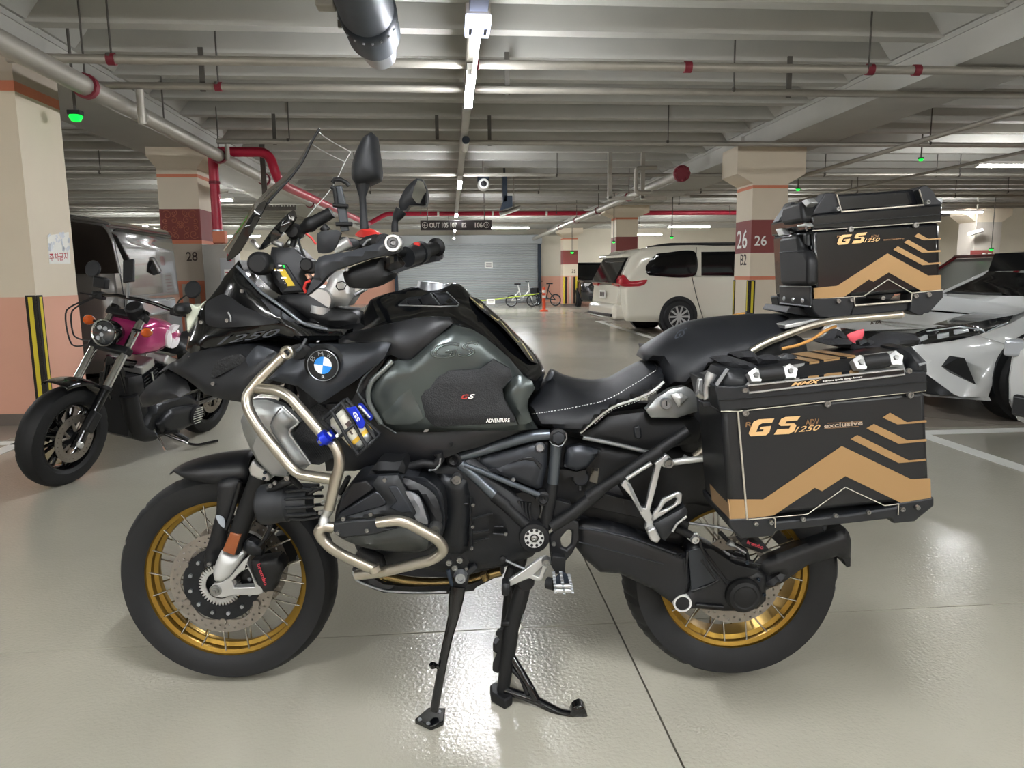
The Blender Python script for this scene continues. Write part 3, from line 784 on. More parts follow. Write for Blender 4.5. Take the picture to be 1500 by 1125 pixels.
REDM = mat('red_plastic', '#c3332d', .4)
CASEB = mat('case_black', '#141517', .42, var=.04)
CASEG = mat('case_gloss_black', '#0c0e12', .16, coat=.4)
CASEP = mat('case_corner_plastic', '#141619', .48, var=.05)
GOLDV = mat('gold_vinyl', '#a08058', .36, .45)
EDGEA = mat('bare_edge', '#b9b3a6', .4, .6)
SMOKE = None

def glass(name, tint, gloss=.12):
    m = bpy.data.materials.new(name); m.use_nodes = True
    nt = m.node_tree; nt.nodes.clear(); N = nt.nodes.new; L = nt.links.new
    out = N('ShaderNodeOutputMaterial'); tr = N('ShaderNodeBsdfTransparent'); tr.inputs[0].default_value = tint
    gl = N('ShaderNodeBsdfGlossy'); gl.inputs['Roughness'].default_value = .04
    lw = N('ShaderNodeFresnel'); lw.inputs[0].default_value = 1.3
    mx = N('ShaderNodeMixShader'); L(lw.outputs[0], mx.inputs[0]); L(tr.outputs[0], mx.inputs[1]); L(gl.outputs[0], mx.inputs[2])
    L(mx.outputs[0], out.inputs[0]); MATS[name] = m
    return m
CLEAR = glass('clear_screen', (.86, .87, .86, 1))
SMOKEG = glass('smoked_plastic', (.45, .45, .45, 1))
WINDOW = mat('dark_car_glass', '#0b0d10', .06, spec=.6)

CROP = dict(A=(180, 380, 5), B=(330, 180, 5), C=(400, 320, 5), D=(340, 490, 5), E=(240, 640, 5), F=(160, 690, 3.628), G=(450, 640, 5), H=(620, 600, 5),
            I=(590, 800, 4.017), J=(500, 400, 5), K=(760, 440, 5), L=(820, 620, 5), M=(960, 720, 4.017), N=(1010, 480, 7.5), O=(1180, 480, 7.5),
            P=(1120, 260, 5.357), Q=(250, 780, 7.5), R=(1000, 480, 3.515), T=(360, 620, 7.5), U=(440, 270, 6.818), Z=(0, 0, 1))
BF = Frame(-.68235, 2.16873, math.radians(-5.22687))
def px_(c, x, y):
    ox, oy, s = CROP[c]; return ox+x/s, oy+y/s
def pts(c, s, w, fr=BF):
    out = []
    for k in s.split():
        v = [float(a) for a in k.split(',')]
        out.append(fr.at(*px_(c, v[0], v[1]), v[2] if len(v) > 2 else w))
    return out
def rad(c, n, w, fr=BF):
    return n/CROP[c][2]*(2.17-w)/FPX if fr is BF else n/CROP[c][2]*((fr.o.y-w)/FPX)

bike = thing('adventure_motorcycle', 'large black adventure motorcycle with gold spoked wheels standing in the aisle', 'motorcycle', BF.o, BF.yaw)

def pan(name, c, s, w, m, bulge=.015, r=.04, th=.02, sym=False, parent=bike, g=.016, smooth=True, prof='round', fr=BF, label=None, mirror=False, back=None):
    P = pts(c, s, w, fr)
    b = MB(); bk = max(p.y for p in P)+th if back is None else back
    b.puff(P, bulge, r, None if mirror else bk, g, prof, smooth, mirror)
    o = b.build(name, m, parent, smooth=40, label=label)
    if sym: b.flip().build(name, m, parent, smooth=40, label=label)
    return o
def plate(name, c, s, w, th, m, sym=False, parent=bike, bevel=.002, holes=(), fr=BF, label=None, kind=None):
    b = MB(); b.prism(pts(c, s, w, fr), (0, th, 0), [pts(c, h, w, fr) for h in holes])
    o = b.build(name, m, parent, bevel=bevel, label=label, kind=kind)
    if sym: b.flip().build(name, m, parent, bevel=bevel, label=label)
    return o
def tub(name, c, s, w, r, m, bend=.03, sym=False, parent=bike, seg=12, fr=BF, label=None, cat_=False):
    P = pts(c, s, w, fr)
    if cat_: P = catmull(P, .015, False)
    b = MB(); b.tube(P, r, seg, 0 if cat_ else bend)
    o = b.build(name, m, parent, smooth=50, label=label)
    if sym: b.flip().build(name, m, parent, smooth=50, label=label)
    return o
def disc(name, c, s, w, prof, m, parent=bike, seg=28, sym=False, label=None, mod=None, fr=BF):
    b = MB(); b.lathe(prof, pts(c, s, w, fr)[0], (0, -1, 0), seg, mod=mod)
    o = b.build(name, m, parent, smooth=30, label=label)
    if sym: b.flip().build(name, m, parent, smooth=30, label=label)
    return o
def bolts(c, s, w, r=.006, m=None, parent=bike, name='bolt', fr=BF, proud=.004):
    r *= .8; b = MB(); b.lathe([(0, proud*.3), (r*.45, proud*.3), (r*.5, proud), (r*.9, proud), (r, proud*.6), (r, -.004)], (0, 0, 0), (0, -1, 0), 12)
    me = b.mesh(name, m or BOLTM)
    for p in pts(c, s, w, fr):
        o = bpy.data.objects.new(name, me); COL.objects.link(o); o.parent = parent; o.location = p

# ---------------------------------------------------------------- wheels
def wheel(name, x, z, R, hw, rr, rw, hub_r, disc_r, tread):
    w = empty(name, (x, 0, z), 0, bike)
    half = [(rr-.012, rw+.002), (rr+.004, rw+.012), ((R+rr)/2-.008, hw*.98), ((R+rr)/2+.012, hw), (R-hw*.42, hw*.93), (R-hw*.24, hw*.76), (R-hw*.1, hw*.5), (R-.001, hw*.18)]
    prof = half+[(r, -t) for r, t in reversed(half)]
    n = len(prof); SG = 180
    def mod(r, t, k, j):
        if tread and 4 <= j <= n-5:
            ph = (k+(3 if t > 0 else 0)) % 9
            if ph in (0, 1) and abs(t) > hw*.35: return r-.007
            if j in (7, n-8) and k % 3 == 0: return r-.004
        if not tread and 4 <= j <= n-5:
            if (k+int(abs(t)*60)) % 12 in (0,) : return r-.004
        return r
    MB().lathe(prof, (0, 0, 0), (0, -1, 0), SG, mod=mod).build('tyre', TYRE, w, smooth=28)
    q = rr; a = rw
    rim = [(q-.006, a), (q+.003, a-.001), (q+.004, a-.006), (q-.008, a-.01), (q-.022, a-.014), (q-.026, 0), (q-.022, -a+.014), (q-.008, -a+.01), (q+.004, -a+.006), (q+.003, -a+.001), (q-.006, -a),
           (q-.012, -a), (q-.014, -a+.007), (q-.025, -a+.011), (q-.025, -a+.019), (q-.018, -a+.021), (q-.019, -a+.029), (q-.036, -a+.036), (q-.038, 0), (q-.036, a-.036), (q-.019, a-.029), (q-.018, a-.021), (q-.025, a-.019), (q-.025, a-.011), (q-.014, a-.007), (q-.012, a)]
    MB().lathe(rim, (0, 0, 0), (0, -1, 0), 120, closed=True).build('rim', GOLD, w, smooth=32)
    MB().lathe([(0, .07), (.026, .07), (.028, .05), (hub_r, .046), (hub_r, .034), (hub_r*.6, .028), (hub_r*.6, -.028), (hub_r, -.034), (hub_r, -.046), (.028, -.05), (0, -.06)], (0, 0, 0), (0, -1, 0), 40).build('hub', ENG, w)
    ns = 10
    for side in (-1, 1):
        for d in (-1, 1):
            b = MB(); da = .95*d
            b.tube([(hub_r*.92, side*.04, 0), ((rr-.013)*math.cos(da*.42), side*(rw-.012), (rr-.013)*math.sin(da*.42))], .0027, 6)
            me = b.mesh('spoke', SPOKE); nb = MB()
            for k in range(ns):
                o = bpy.data.objects.new('spoke', me); COL.objects.link(o); o.parent = w
                o.rotation_euler = (0, 2*PI*(k+(.25 if d > 0 else .5)+(.12 if side > 0 else 0))/ns, 0)
    return w
fw = wheel('front_wheel', 0, .325, .325, .061, .253, .043, .062, .1525, False)
rw_ = wheel('rear_wheel', 1.504, .331, .321, .087, .231, .066, .07, .138, True)
def brake_disc(parent, r0, r1, y, name='brake_disc', rows=((.86, 30), (.925, 30)), sgn=-1):
    inner = [Vector((r1*(1+.05*math.cos(6*2*PI*k/72))*math.cos(2*PI*k/72), y, r1*(1+.05*math.cos(6*2*PI*k/72))*math.sin(2*PI*k/72))) for k in range(72)]
    H = [inner]
    for f, n in rows:
        for k in range(n):
            a = 2*PI*(k+(.5 if f > .9 else 0))/n
            H.append(circle((r0*f*math.cos(a), y, r0*f*math.sin(a)), .0036, 7))
    MB().prism(circle((0, y, 0), r0, 96), (0, -sgn*.005, 0), H).build(name, DISC, parent, smooth=30)
for sgn in (-1, 1):
    brake_disc(fw, .1525, .117, sgn*.070, sgn=sgn)
    MB().lathe([(.066, -.004), (.112, -.002), (.112, .004), (.066, .006), (.066, -.004)], (0, sgn*.072, 0), (0, -1, 0), 24).build('disc_carrier', ENG, fw, label='black carrier inside the steel disc')
    for k in range(6):
        a = 2*PI*k/6+.5; MB().lathe([(0, .006), (.010, .006), (.012, 0)], (.117*math.cos(a), sgn*.072, .117*math.sin(a)), (0, sgn, 0), 14).build('disc_button', DISC, fw)
    for k in range(12):
        a = 2*PI*k/12+.2; MB().lathe([(0, .012), (.006, .012), (.006, 0)], (.09*math.cos(a), sgn*.072, .09*math.sin(a)), (0, sgn, 0), 6).build('carrier_bolt', STEEL, fw)
MB().lathe([(.042, .084), (.062, .084), (.062, .080), (.042, .080)], (0, 0, 0), (0, -1, 0), 120, mod=lambda r, t, k, j: r-.012 if (j in (1, 2) and k % 3 == 0) else r).build('sensor_ring', ALU, fw, smooth=0)
brake_disc(rw_, .1325, .095, -.082, rows=((.86, 24), (.93, 24)))

# ---------------------------------------------------------------- fork, brakes, mudguard
fk = empty('front_fork', (0, 0, 0), 0, bike)
for s in (1, -1):
    w = .112*s
    p = pts('Z', '340,806 468,456', .112)
    P = [Vector((q.x, -w, q.z)) for q in p]
    MB().tube([P[0], P[0].lerp(P[1], .5)], .0255, 20).build('fork_tube', SOFTB, fk, smooth=50)
    MB().tube([P[0].lerp(P[1], .3), P[1]], .021, 20).build('inner_tube', SOFTB, fk, smooth=50)
pan('fork_foot', 'Q', '565,190 640,225 715,250 790,205 800,260 715,400 650,490 560,545 490,525 468,430 510,300', .118, WHITEALU, .022, .035, .05, sym=True, parent=fk, g=.007)
plate('axle_bracket', 'Q', '418,620 470,565 560,545 650,490 780,330 868,255 835,340 890,450 960,580 1022,620 1015,668 960,690 700,692 560,722 500,716 440,690', .125, .03, ALU, sym=True, parent=fk, bevel=.003,
      holes=['672,535 720,480 780,430 850,395 880,460 922,600 800,604 700,610'])
disc('axle_nut', 'Q', '492,640', .128, [(0, .012), (.004, .012), (.006, .008), (.010, .008), (.0105, 0), (.016, 0), (.017, -.004)], BOLTM, fk, sym=True)
disc('sensor_bolt', 'Q', '702,540', .11, [(0, .004), (.005, .006), (.008, .006), (.008, -.02)], BOLTM, fk)
pan('reflector', 'E', '488,700 565,716 515,866 430,834', .140, AMBERM, .003, .01, .012, smooth=False, parent=fk, g=.008, label='amber reflector')
for s in (1,):
    pan('brake_caliper', 'Q', '880,312 1000,300 1180,278 1238,350 1242,410 1200,455 1150,560 1130,640 1020,652 985,590 930,500 900,400', .125, SOFTB, .012, .02, .05, smooth=False, sym=True, parent=fk, g=.008)
pan('caliper_body', 'Q', '800,120 850,80 960,130 1010,190 1000,260 880,250 800,190', .12, ENG, .008, .015, .03, smooth=False, sym=True, parent=fk, g=.008)
p = pts('Q', '1030,585 945,350 1065,570', .140)
CALRED = mat('caliper_red', '#c23a4a', .5)
text('caliper_lettering', 'brembo', p[1], p[0], pts('Q', '985,335', .140)[0], CALRED, fk, bold=.02)
plate('fork_clamp', 'E', '650,165 690,205 745,240 782,290 765,332 690,312 628,285 617,235', .142, .07, ALU, sym=True, parent=fk, bevel=.006)
bolts('E', '740,262 733,303', .144, .006, DKSTEEL, fk)
tub('brake_hose', 'E', '800,560 790,640 760,720 700,800', .12, .005, SOFTB, .02, parent=fk, cat_=True)
tub('brake_hose', 'E', '775,590 770,680 730,760', .115, .004, SOFTB, .02, parent=fk, cat_=True)
# mudguard: arched shell with side stays
def mudguard():
    top = pts('E', '72,255 130,213 250,168 400,133 560,112 680,106', 0.0)
    low = pts('E', '72,258 88,285 140,300 260,322 410,345 680,335', .078)
    # rebuild as rows across the width
    top = [Vector((p.x, 0, p.z)) for p in catmull(top, .03, False)]
    b = MB(); n = len(top); m = 15
    lowc = catmull(low, .005, False)
    def low_at(x): return min(lowc, key=lambda q: abs(q.x-x)).z
    V = []
    for i, p in enumerate(top):
        f = min(1, (i/(n-1))*2.6+.05); W = .082*math.sqrt(min(1, f))
        zl = min(low_at(p.x), p.z-.004)
        for j in range(m):
            a = -PI/2+PI*j/(m-1)
            V.append((p.x, W*math.sin(a), zl+(p.z-zl)*math.cos(a)**.55))
    F = [(i*m+j, i*m+j+1, (i+1)*m+j+1, (i+1)*m+j) for i in range(n-1) for j in range(m-1)]
    b.add(V, F)
    o = b.build('mudguard', MATTE, fk, smooth=50)
    s = o.modifiers.new('solid', 'SOLIDIFY'); s.thickness = .004
mudguard()
pan('mudguard_stay', 'E', '402,330 560,318 545,420 500,560 470,650 438,785 392,862 372,920 340,955 298,950 290,915 305,830 332,755 382,560 388,470', .100, MATTE, .012, .02, .012, sym=True, parent=fk, g=.012)
pan('light_sticker', 'E', '380,574 425,585 445,610 440,668 405,635', .117, mat('pale_sticker', '#9aa0a8', .4), .001, .01, .003, parent=fk, g=.008)  # pale grey shape laid on the mudguard stay
bolts('E', '333,932', .112, .008, BOLTM, fk)
bolts('E', '490,622 500,585', .106, .008, SOFTB, fk)
tub('stay_strut', 'E', '560,330 500,560 455,680', .112, .006, SOFTB, .02, parent=fk)

# ---------------------------------------------------------------- front fairing and beak
pan('beak', 'A', '118,1010,.05 180,925,.07 330,808,.09 470,890,.12 500,965,.14 420,1010,.14 300,1030,.12 200,1075,.08 135,1085,.05', .1, MATTE, .015, .06, .05, sym=True, smooth=False)
pan('beak_center', 'A', '130,1000 185,925 330,805 600,560 700,700 600,960 300,1030 180,1070', .045, SOFTB, .03, .06, mirror=True, smooth=False)
pan('side_wing', 'A', '250,838,.10 330,770,.12 490,690,.15 640,640,.17 800,615,.18 960,620,.2 1090,655,.22 1150,700,.235 1050,860,.235 905,1000,.23 880,1048,.22 720,1022,.21 600,985,.2 470,880,.17 330,800,.13', .2, MATTE, .022, .07, .02, sym=True, smooth=False)
pan('wing_cover', 'A', '905,720 985,632 1130,680 1150,705 1050,860 850,880 780,850 900,770', .226, CHAR, .014, .05, .01, sym=True, label='grey satin cover on the side wing')
VENT = mat('vent_mesh', '#101113', .6, bump=2., bscale=160)
pan('vent_mesh', 'A', '640,855 700,735 860,690 910,725 860,770 740,830 660,870', .224, VENT, .006, .04, .006, sym=True)
tub('pin_stripe', 'A', '482,715,.155 650,670,.176', .15, .0012, EDGEA)
pan('upper_fairing', 'A', '460,660,.12 470,600,.11 490,540,.11 540,430,.12 580,335,.13 680,240,.14 740,130,.15 850,5,.15 905,120,.17 1000,230,.19 1200,370,.21 1300,460,.215 1500,512,.21 1640,520,.22 1600,585,.225 1330,600,.225 1150,560,.21 950,600,.2 700,640,.18 500,690,.15', .18, GLOSS, .02, .05, .02, sym=True, smooth=False)
pan('fairing_cheek', 'A', '610,320,.158 790,235,.172 870,300,.192 1020,410,.22 1140,462,.238 900,490,.222 700,500,.192 610,470,.17', .19, MATTE, .006, .05, .01, sym=True, label='matte cheek panel')
tub('fairing_rim', 'A', '835,50,.16 905,125,.178 1000,232,.2 1200,372,.222 1300,462,.226 1400,495,.225 1500,513,.22', .2, .0045, mat('rim_trim', '#6d7278', .25, .6), .02)
pan('rim_vane', 'A', '1010,290 1170,385 1215,420 1300,470 1240,480 1130,430 1050,340', .222, CHAR, .005, .02, .006, g=.01)
plate('vane_slot', 'A', '1148,375 1165,380 1160,440 1148,430', .226, .004, SOFTB)
bolts('A', '575,460', .165, .007, BOLTM); bolts('A', '763,448', .205, .0065, BOLTM); bolts('A', '872,232', .203, .006, BOLTM); bolts('A', '660,910', .224, .0065, BOLTM)
disc('grommet', 'A', '858,445', .2, [(0, .005), (.004, .005), (.005, .002), (.010, .004), (.012, -.004)], SOFTB)
tub('clip', 'A', '770,385 792,430 790,455', .208, .0025, STEEL, .01)
GHOST = mat('ghost_lettering', '#33363b', .35)
p = pts('A', '690,625,.212 1130,560,.225 720,570,.212', .22); text('model_number', '1250', p[0], p[1], p[2], GHOST, bike, bold=.01, shear=.25)
# headlamp block between the fairing halves
pan('headlamp_unit', 'A', '480,560 600,330 760,120 860,60 960,200 1000,400 800,600 600,650', .12, SOFTB, .02, .05, mirror=True, smooth=False)
plate('headlamp_lens', 'A', '470,330 500,330 545,350 600,300 500,500 470,545 455,380', .07, .14, mat('clear_lens', '#c9cfbd', .08, coat=.5), bevel=.01, label='pale headlamp lens')
pan('side_lamp', 'A', '365,350 400,320 450,330 470,380 440,405 390,405', .1, SOFTB, .02, .03, .05, parent=bike, g=.008)
# windscreen
def screen():
    e = [Vector(p) for p in catmull(pts('B', '690,42 640,130 565,290 480,410 380,520 300,620 190,800 60,975', .175), .02, False)]
    b = MB(); m = 17; n = len(e); V = []
    for i, p in enumerate(e):
        f = i/(n-1); W = .175+.02*f
        for j in range(m):
            t = -1+2*j/(m-1); bl = (.035+.045*min(1, f*1.6))*(1-abs(t)**2.2)
            up = .0 if f > .12 else .0
            V.append((p.x-bl*.92, -W*t, p.z+bl*.35+up))
    F = [(i*m+j, i*m+j+1, (i+1)*m+j+1, (i+1)*m+j) for i in range(n-1) for j in range(m-1)]
    b.add(V, F)
    o = b.build('windscreen', CLEAR, bike, smooth=60, label='clear windscreen')
    for sgn in (1, -1):
        q = MB(); q.tube([Vector((p.x, -sgn*(.175+.02*i/(n-1)), p.z)) for i, p in enumerate(e)], .0032 if sgn > 0 else .0016, 6)
        q.build('screen_edge', mat('screen_edge_dark', '#17181a', .5) if sgn > 0 else mat('pale_edge', '#d5d8d6', .2), o)
    q = MB(); k0 = max(1, n//9)
    q.tube([Vector(V[k0*m+j]) for j in range(m)], .0016, 5); q.build('screen_fold', mat('pale_edge', '#d5d8d6', .2), o)
    q = MB(); q.tube([Vector(V[j]) for j in range(m)], .0016, 5); q.build('screen_edge', MATS['pale_edge'], o)
screen()
pan('side_deflector', 'B', '8,995 40,930 150,740 250,590 285,570 300,590 262,670 180,820 95,955 15,1012', .20, GLOSS, .006, .03, .008, label='black side deflector')
pan('screen_bracket', 'B', '240,930 330,800 430,690 495,640 510,690 440,790 330,880 262,925', .10, GLOSS, .01, .03, .02, sym=True)
tub('screen_arm', 'B', '190,860 245,915', .15, .007, ALU, sym=True)
tub('screen_arm', 'B', '330,860 420,900', .08, .008, ALU, sym=True)
bolts('B', '205,865', .17, .007); bolts('B', '495,700', .11, .007)
# cockpit: display, shroud, spot lamp pod
disc('spot_lamp_pod', 'B', '245,1030', .16, [(0, .012), (.022, .012), (.028, .007), (.031, 0), (.031, -.03), (.0, -.03)], SOFTB)
pan('cockpit_shroud', 'C', '-10,210,.1 150,213,.09 235,305,.09 290,345,.09 262,440,.1 205,540,.11 70,552,.12 10,470,.12 -30,330,.12', .1, SOFTB, .01, .02, .10, smooth=False)
sc = pts('C', '5,330 75,335 165,505 60,515', .125)
def disp():
    ax = [p for p in pts('C', '-5,325 90,330 215,530 50,540', .122)]
    b = MB().prism(ax, (0, .02, 0)); o = b.build('display_bezel', BLACKP, bike, bevel=.002)
    p = pts('C', '8,368 85,372 160,492 50,500', .1235)
    MB().prism(p, (0, .001, 0)).build('display_screen', mat('lit_display', '#6b5a18', .3, emit='#9a8426', estr=.55), o, label='lit olive display')
    b = MB(); LM = mat('lit_white', '#ffffff', .3, emit='#ffffff', estr=1.0)
    for (x, y, L_) in ((10, 380, 60), (14, 405, 14), (20, 435, 75), (35, 455, 40), (55, 478, 34), (40, 345, 20)):
        q = pts('C', f'{x},{y-4} {x+L_},{y-4} {x+L_},{y+4} {x},{y+4}', .1245); b.prism(q, (0, .0005, 0))
    b.build('display_lettering', LM, o, kind='stuff')
    q = pts('C', '68,340 82,342 90,360 80,360', .1245); MB().prism(q, (0, .0005, 0)).build('green_mark', GREENL, o)
disp()
disc('guard_end', 'C', '255,340', .13, [(0, .02), (.014, .02), (.018, .014), (.019, -.03)], SOFTB)
for x in (250, 297): plate('cable_plug', 'C', f'{x-20},410 {x+2},402 {x+24},432 {x+4},448', .13, .02, mat('pink_plug', '#d8a58c', .5))
tub('red_wire', 'C', '275,455 240,470 225,510 240,545', .12, .004, REDM, cat_=True)
tub('red_wire', 'B', '590,810 630,840 665,890', .06, .003, REDM, cat_=True)
tub('black_wire', 'B', '530,830 550,910 590,1000', .06, .0035, SOFTB, cat_=True)
# phone holder on its arm
ph = empty('phone_holder', (0, 0, 0), 0, bike)
tub('holder_arm', 'B', '560,785,.05 620,745,.05 780,655,.05', .05, [.014, .021, .021, .016], SOFTB, parent=ph)
disc('ball_clamp', 'B', '510,795', .05, [(0, .03), (.016, .028), (.022, .012), (.022, -.02), (0, -.02)], SOFTB, ph)
tub('clamp_bar', 'B', '410,772 480,775', .05, .006, STEEL, parent=ph)
tub('clamp_post', 'B', '490,830 505,860 490,905', .05, .008, SOFTB, parent=ph, cat_=True)
plate('holder_plate', 'B', '800,465 850,455 880,590 905,790 845,800 815,620', .05, .012, mat('holder_grey', '#4a4e52', .4, .5), parent=ph, bevel=.003)
tub('holder_hook', 'B', '785,440 800,415 845,415 890,440 905,462', .05, .006, SOFTB, parent=ph, cat_=True)
tub('holder_hook', 'B', '790,602 900,612', .055, .006, SOFTB, parent=ph); tub('holder_hook', 'B', '810,742 930,742', .055, .006, SOFTB, parent=ph); tub('holder_spring', 'B', '775,470 800,480 815,600', .055, .006, SOFTB, parent=ph)
tub('holder_stem', 'B', '715,760 745,790', .05, .012, SOFTB, parent=ph)
# ---------------------------------------------------------------- handlebar, guards, mirrors
hb = empty('handlebar', (0, 0, 0), 0, bike)
e1 = pts('C', '850,178', .40)[0]; e0 = pts('C', '560,330', .08)[0]
e0.z += .05
bar = [Vector((e1.x, -.44, e1.z)), Vector((e1.x-.05, -.30, e1.z+.005)), Vector((e1.x-.13, -.14, e1.z+.0)), Vector((e1.x-.15, 0, e1.z-.005))]
far = pts('C', '1200,210,-.44 1075,250,-.33', -.4)
MB().tube(bar, .0145, 14, .04).build('bar_tube', SOFTB, hb)
fb = [bar[3], Vector((bar[2].x, .14, bar[2].z)), far[1], far[0]]
MB().tube(fb, .0145, 14, .04).build('bar_tube', SOFTB, hb)
MB().tube([Vector((e1.x-.005, -.435, e1.z)), Vector((e1.x-.045, -.31, e1.z+.004))], .019, 16).build('grip', SOFTB, hb)
MB().tube([far[0], far[0].lerp(far[1], 1.15)], .022, 16).build('grip', SOFTB, hb)
d = (far[0]-far[1]).normalized()
MB().lathe([(0, .006), (.027, .006), (.032, 0), (.032, -.008), (.022, -.016)], far[0], d, 20).build('grip_flange', SOFTB, hb)
MB().tube([far[1]+d*-.02, far[1]-d*.09], .033, 12).build('switch_box', BLACKP, hb)
q = far[1]-d*.012; MB().box(q+Vector((0, -.02, .026)), (.02, .03, .016)).build('kill_switch', REDM, hb, bevel=.004, label='red kill switch')
MB().lathe([(.026, -.012), (.036, -.012), (.036, .012), (.026, .012)], far[1], d, 20).build('grip_collar', BLACKP, hb)
GUARD = mat('guard_black', '#2b2d31', .38, var=.04)
pan('hand_guard', 'C', '310,335 335,282 420,262 560,240 700,200 800,162 830,130 880,112 930,130 945,180 935,225 900,250 850,262 720,290 560,340 440,385 385,430 335,490 290,525 240,560 275,480 305,400', .465, GUARD, .012, .03, .03, parent=hb, smooth=True, g=.012)
pan('hand_guard', 'C', '310,335 335,282 420,262 560,240 700,200 800,162 830,130 880,112 930,130 945,180 935,225 900,250 850,262 720,290 560,340 440,385 385,430 335,490', .465, GUARD, .012, .03, .03, parent=hb, g=.02).data.transform(Matrix.Scale(-1, 4, (0, 1, 0)))
disc('bar_end_cap', 'C', '878,180', .476, [(.0125, .004), (.0135, .006), (.0175, .006), (.0185, .003), (.0185, -.01)], mat('bar_end_white', '#d9d9d6', .35, .3), hb, label='white ring of the bar end')
disc('bar_end_bolt', 'C', '878,180', .476, [(0, .001), (.005, .001), (.006, .006), (.0095, .006), (.010, .002), (.0125, .002), (.0125, -.008)], mat('dull_steel', '#6f7275', .35, .8), hb)
bolts('C', '880,180', .480, .006, STEEL, hb)
pan('hand_shield', 'C', '512,400 540,368 720,300 830,288 825,365 882,400 870,440 830,460 780,488 690,515 560,505 522,452', .43, SOFTB, .02, .04, .05, parent=hb, g=.012)
pan('smoked_shield', 'C', '832,288 905,258 968,330 955,350 860,388 800,390', .435, SMOKEG, .006, .02, .006, parent=hb, g=.012, label='smoked clear shield edge')
bolts('C', '540,372', .452, .006, STEEL, hb)
pan('wind_vane', 'C', '322,112 352,92 470,84 497,106 432,240 330,252 322,180', .40, BLACKP, .006, .02, .012, parent=hb, g=.012)
tub('clutch_lever', 'C', '720,310,.42 780,318,.41 830,290,.4', .41, .006, ALU, parent=hb, cat_=True)
tub('lever_perch', 'C', '450,230,.3 560,170,.3', .3, .014, ALU, parent=hb)
tub('grip_collar', 'C', '650,195,.3 690,165,.3 760,150,.31', .3, .012, SOFTB, parent=hb); tub('cable_ring', 'C', '660,200,.34 690,160,.34 730,150,.34', .34, .003, STEEL, parent=hb, cat_=True)
pan('fluid_reservoir', 'C', '600,118 640,82 700,70 745,88 788,130 700,132 620,135', .22, REDM, .012, .03, .05, parent=hb, g=.01, label='red reservoir strap')
pan('reservoir_cup', 'C', '440,190 500,135 600,150 650,180 600,210 500,235', .25, BLACKP, .01, .03, .05, parent=hb, g=.012)
# mirrors
mr = empty('mirror', (0, 0, 0), 0, bike)
pan('mirror_shell', 'B', '1070,66 1092,85 1110,200 1128,345 1122,405 1030,450 990,460 950,440 925,400 925,310 960,200 1010,105', .30, BLACKP, .03, .05, .05, parent=mr, g=.008)
tub('mirror_stem', 'B', '1005,440 1005,540 1012,660 1020,775', .29, [.019, .0085, .0085, .011], BLACKP, parent=mr, bend=0)
mr2 = empty('mirror', (0, 0, 0), 0, bike)
pan('mirror_shell', 'B', '1400,406 1440,412 1472,480 1478,520 1468,604 1400,602 1345,606 1320,642 1282,640 1270,580 1318,480', -.33, BLACKP, .01, .03, .05, parent=mr2, g=.012)
MIRG = mat('mirror_glass', '#7e8286', .03, 1.)
p = pts('B', '1385,470 1408,418 1448,430 1470,495 1464,598 1400,588 1366,540', -.315)
MB().prism(p, (0, .004, 0)).build('mirror_glass', MIRG, mr2)
tub('mirror_stem', 'B', '1290,640 1240,715 1242,800', -.33, [.02, .010, .012], BLACKP, parent=mr2, bend=.03)
# steering head castings
pan('top_yoke', 'C', '300,500 330,490 370,520 400,470 375,440 420,400 500,378 545,400 560,500 640,505 655,525 600,560 545,640 480,640 400,650 330,640 300,600 320,560', .09, ALU, .016, .03, .08, smooth=False)
disc('yoke_ring', 'C', '350,600', .11, [(0, .01), (.03, .01), (.033, 0), (.033, -.05)], ALU)
pp = pts('C', '350,640 335,730', .105)
MB().lathe([(.036, 0), (.036, .02), (.026, .024), (.026, .05), (.03, .052), (.031, .085), (.0, .085)], pp[0], pp[1]-pp[0], 24).build('fork_cap', ALU, bike)
plate('yoke_slot', 'C', '345,570 420,590 425,605 350,592', .113, .006, SOFTB)
tub('yoke_line', 'C', '460,500 470,470 510,460 540,480 520,520 480,525 460,500', .108, .0015, ENG, cat_=True)
tub('yoke_rod', 'C', '600,560 670,520', .09, .006, STEEL)
pan('cockpit_floor', 'C', '0,590 60,560 250,560 420,660 600,690 640,760 560,790 380,805 250,740 100,660', .12, SOFTB, .02, .05, .2)
tub('black_hose', 'C', '290,470 270,540 290,640', .1, .009, SOFTB, cat_=True); tub('black_hose', 'C', '180,560 210,640 260,700', .1, .008, SOFTB, cat_=True)
plate('pale_card', 'C', '610,680 680,635 665,690 605,712', .02, .02, PAPER, label='small pale paper')

# ---------------------------------------------------------------- tank and flanks
COVER = pan('tank_cover', 'J', '-60,400,.1 60,340,.1 150,310,.08 215,195,.06 330,150,.05 440,125,.03 590,100,.03 720,75,.02 860,82,.02 945,165,.03 1130,305,.03 1300,475,.03 1420,600,.04 1490,720,.05 1470,800,.08 1436,858,.12 1335,800,.15 1212,672,.16 1040,520,.165 940,460,.17 800,385,.18 520,392,.19 360,432,.19 0,520,.19', .1, GLOSS, .025, .06, mirror=True, g=.010, prof='round')
from mathutils.bvhtree import BVHTree
_bv = {}
def onsurf(c, s_, target, off):
    """points on the near skin of a part, lifted by off towards -y"""
    if target.name not in _bv: _bv[target.name] = BVHTree.FromPolygons([v.co.copy() for v in target.data.vertices], [tuple(p.vertices) for p in target.data.polygons])
    out = []; o = BF.R @ (cO-BF.o)
    for k in s_.split():
        x, y = [float(a) for a in k.split(',')][:2]; d = (BF.R @ ray(*px_(c, x, y))).normalized()
        h = _bv[target.name].ray_cast(o, d)[0]
        if h is not None: out.append(h+Vector((0, -off, 0)))
    return out
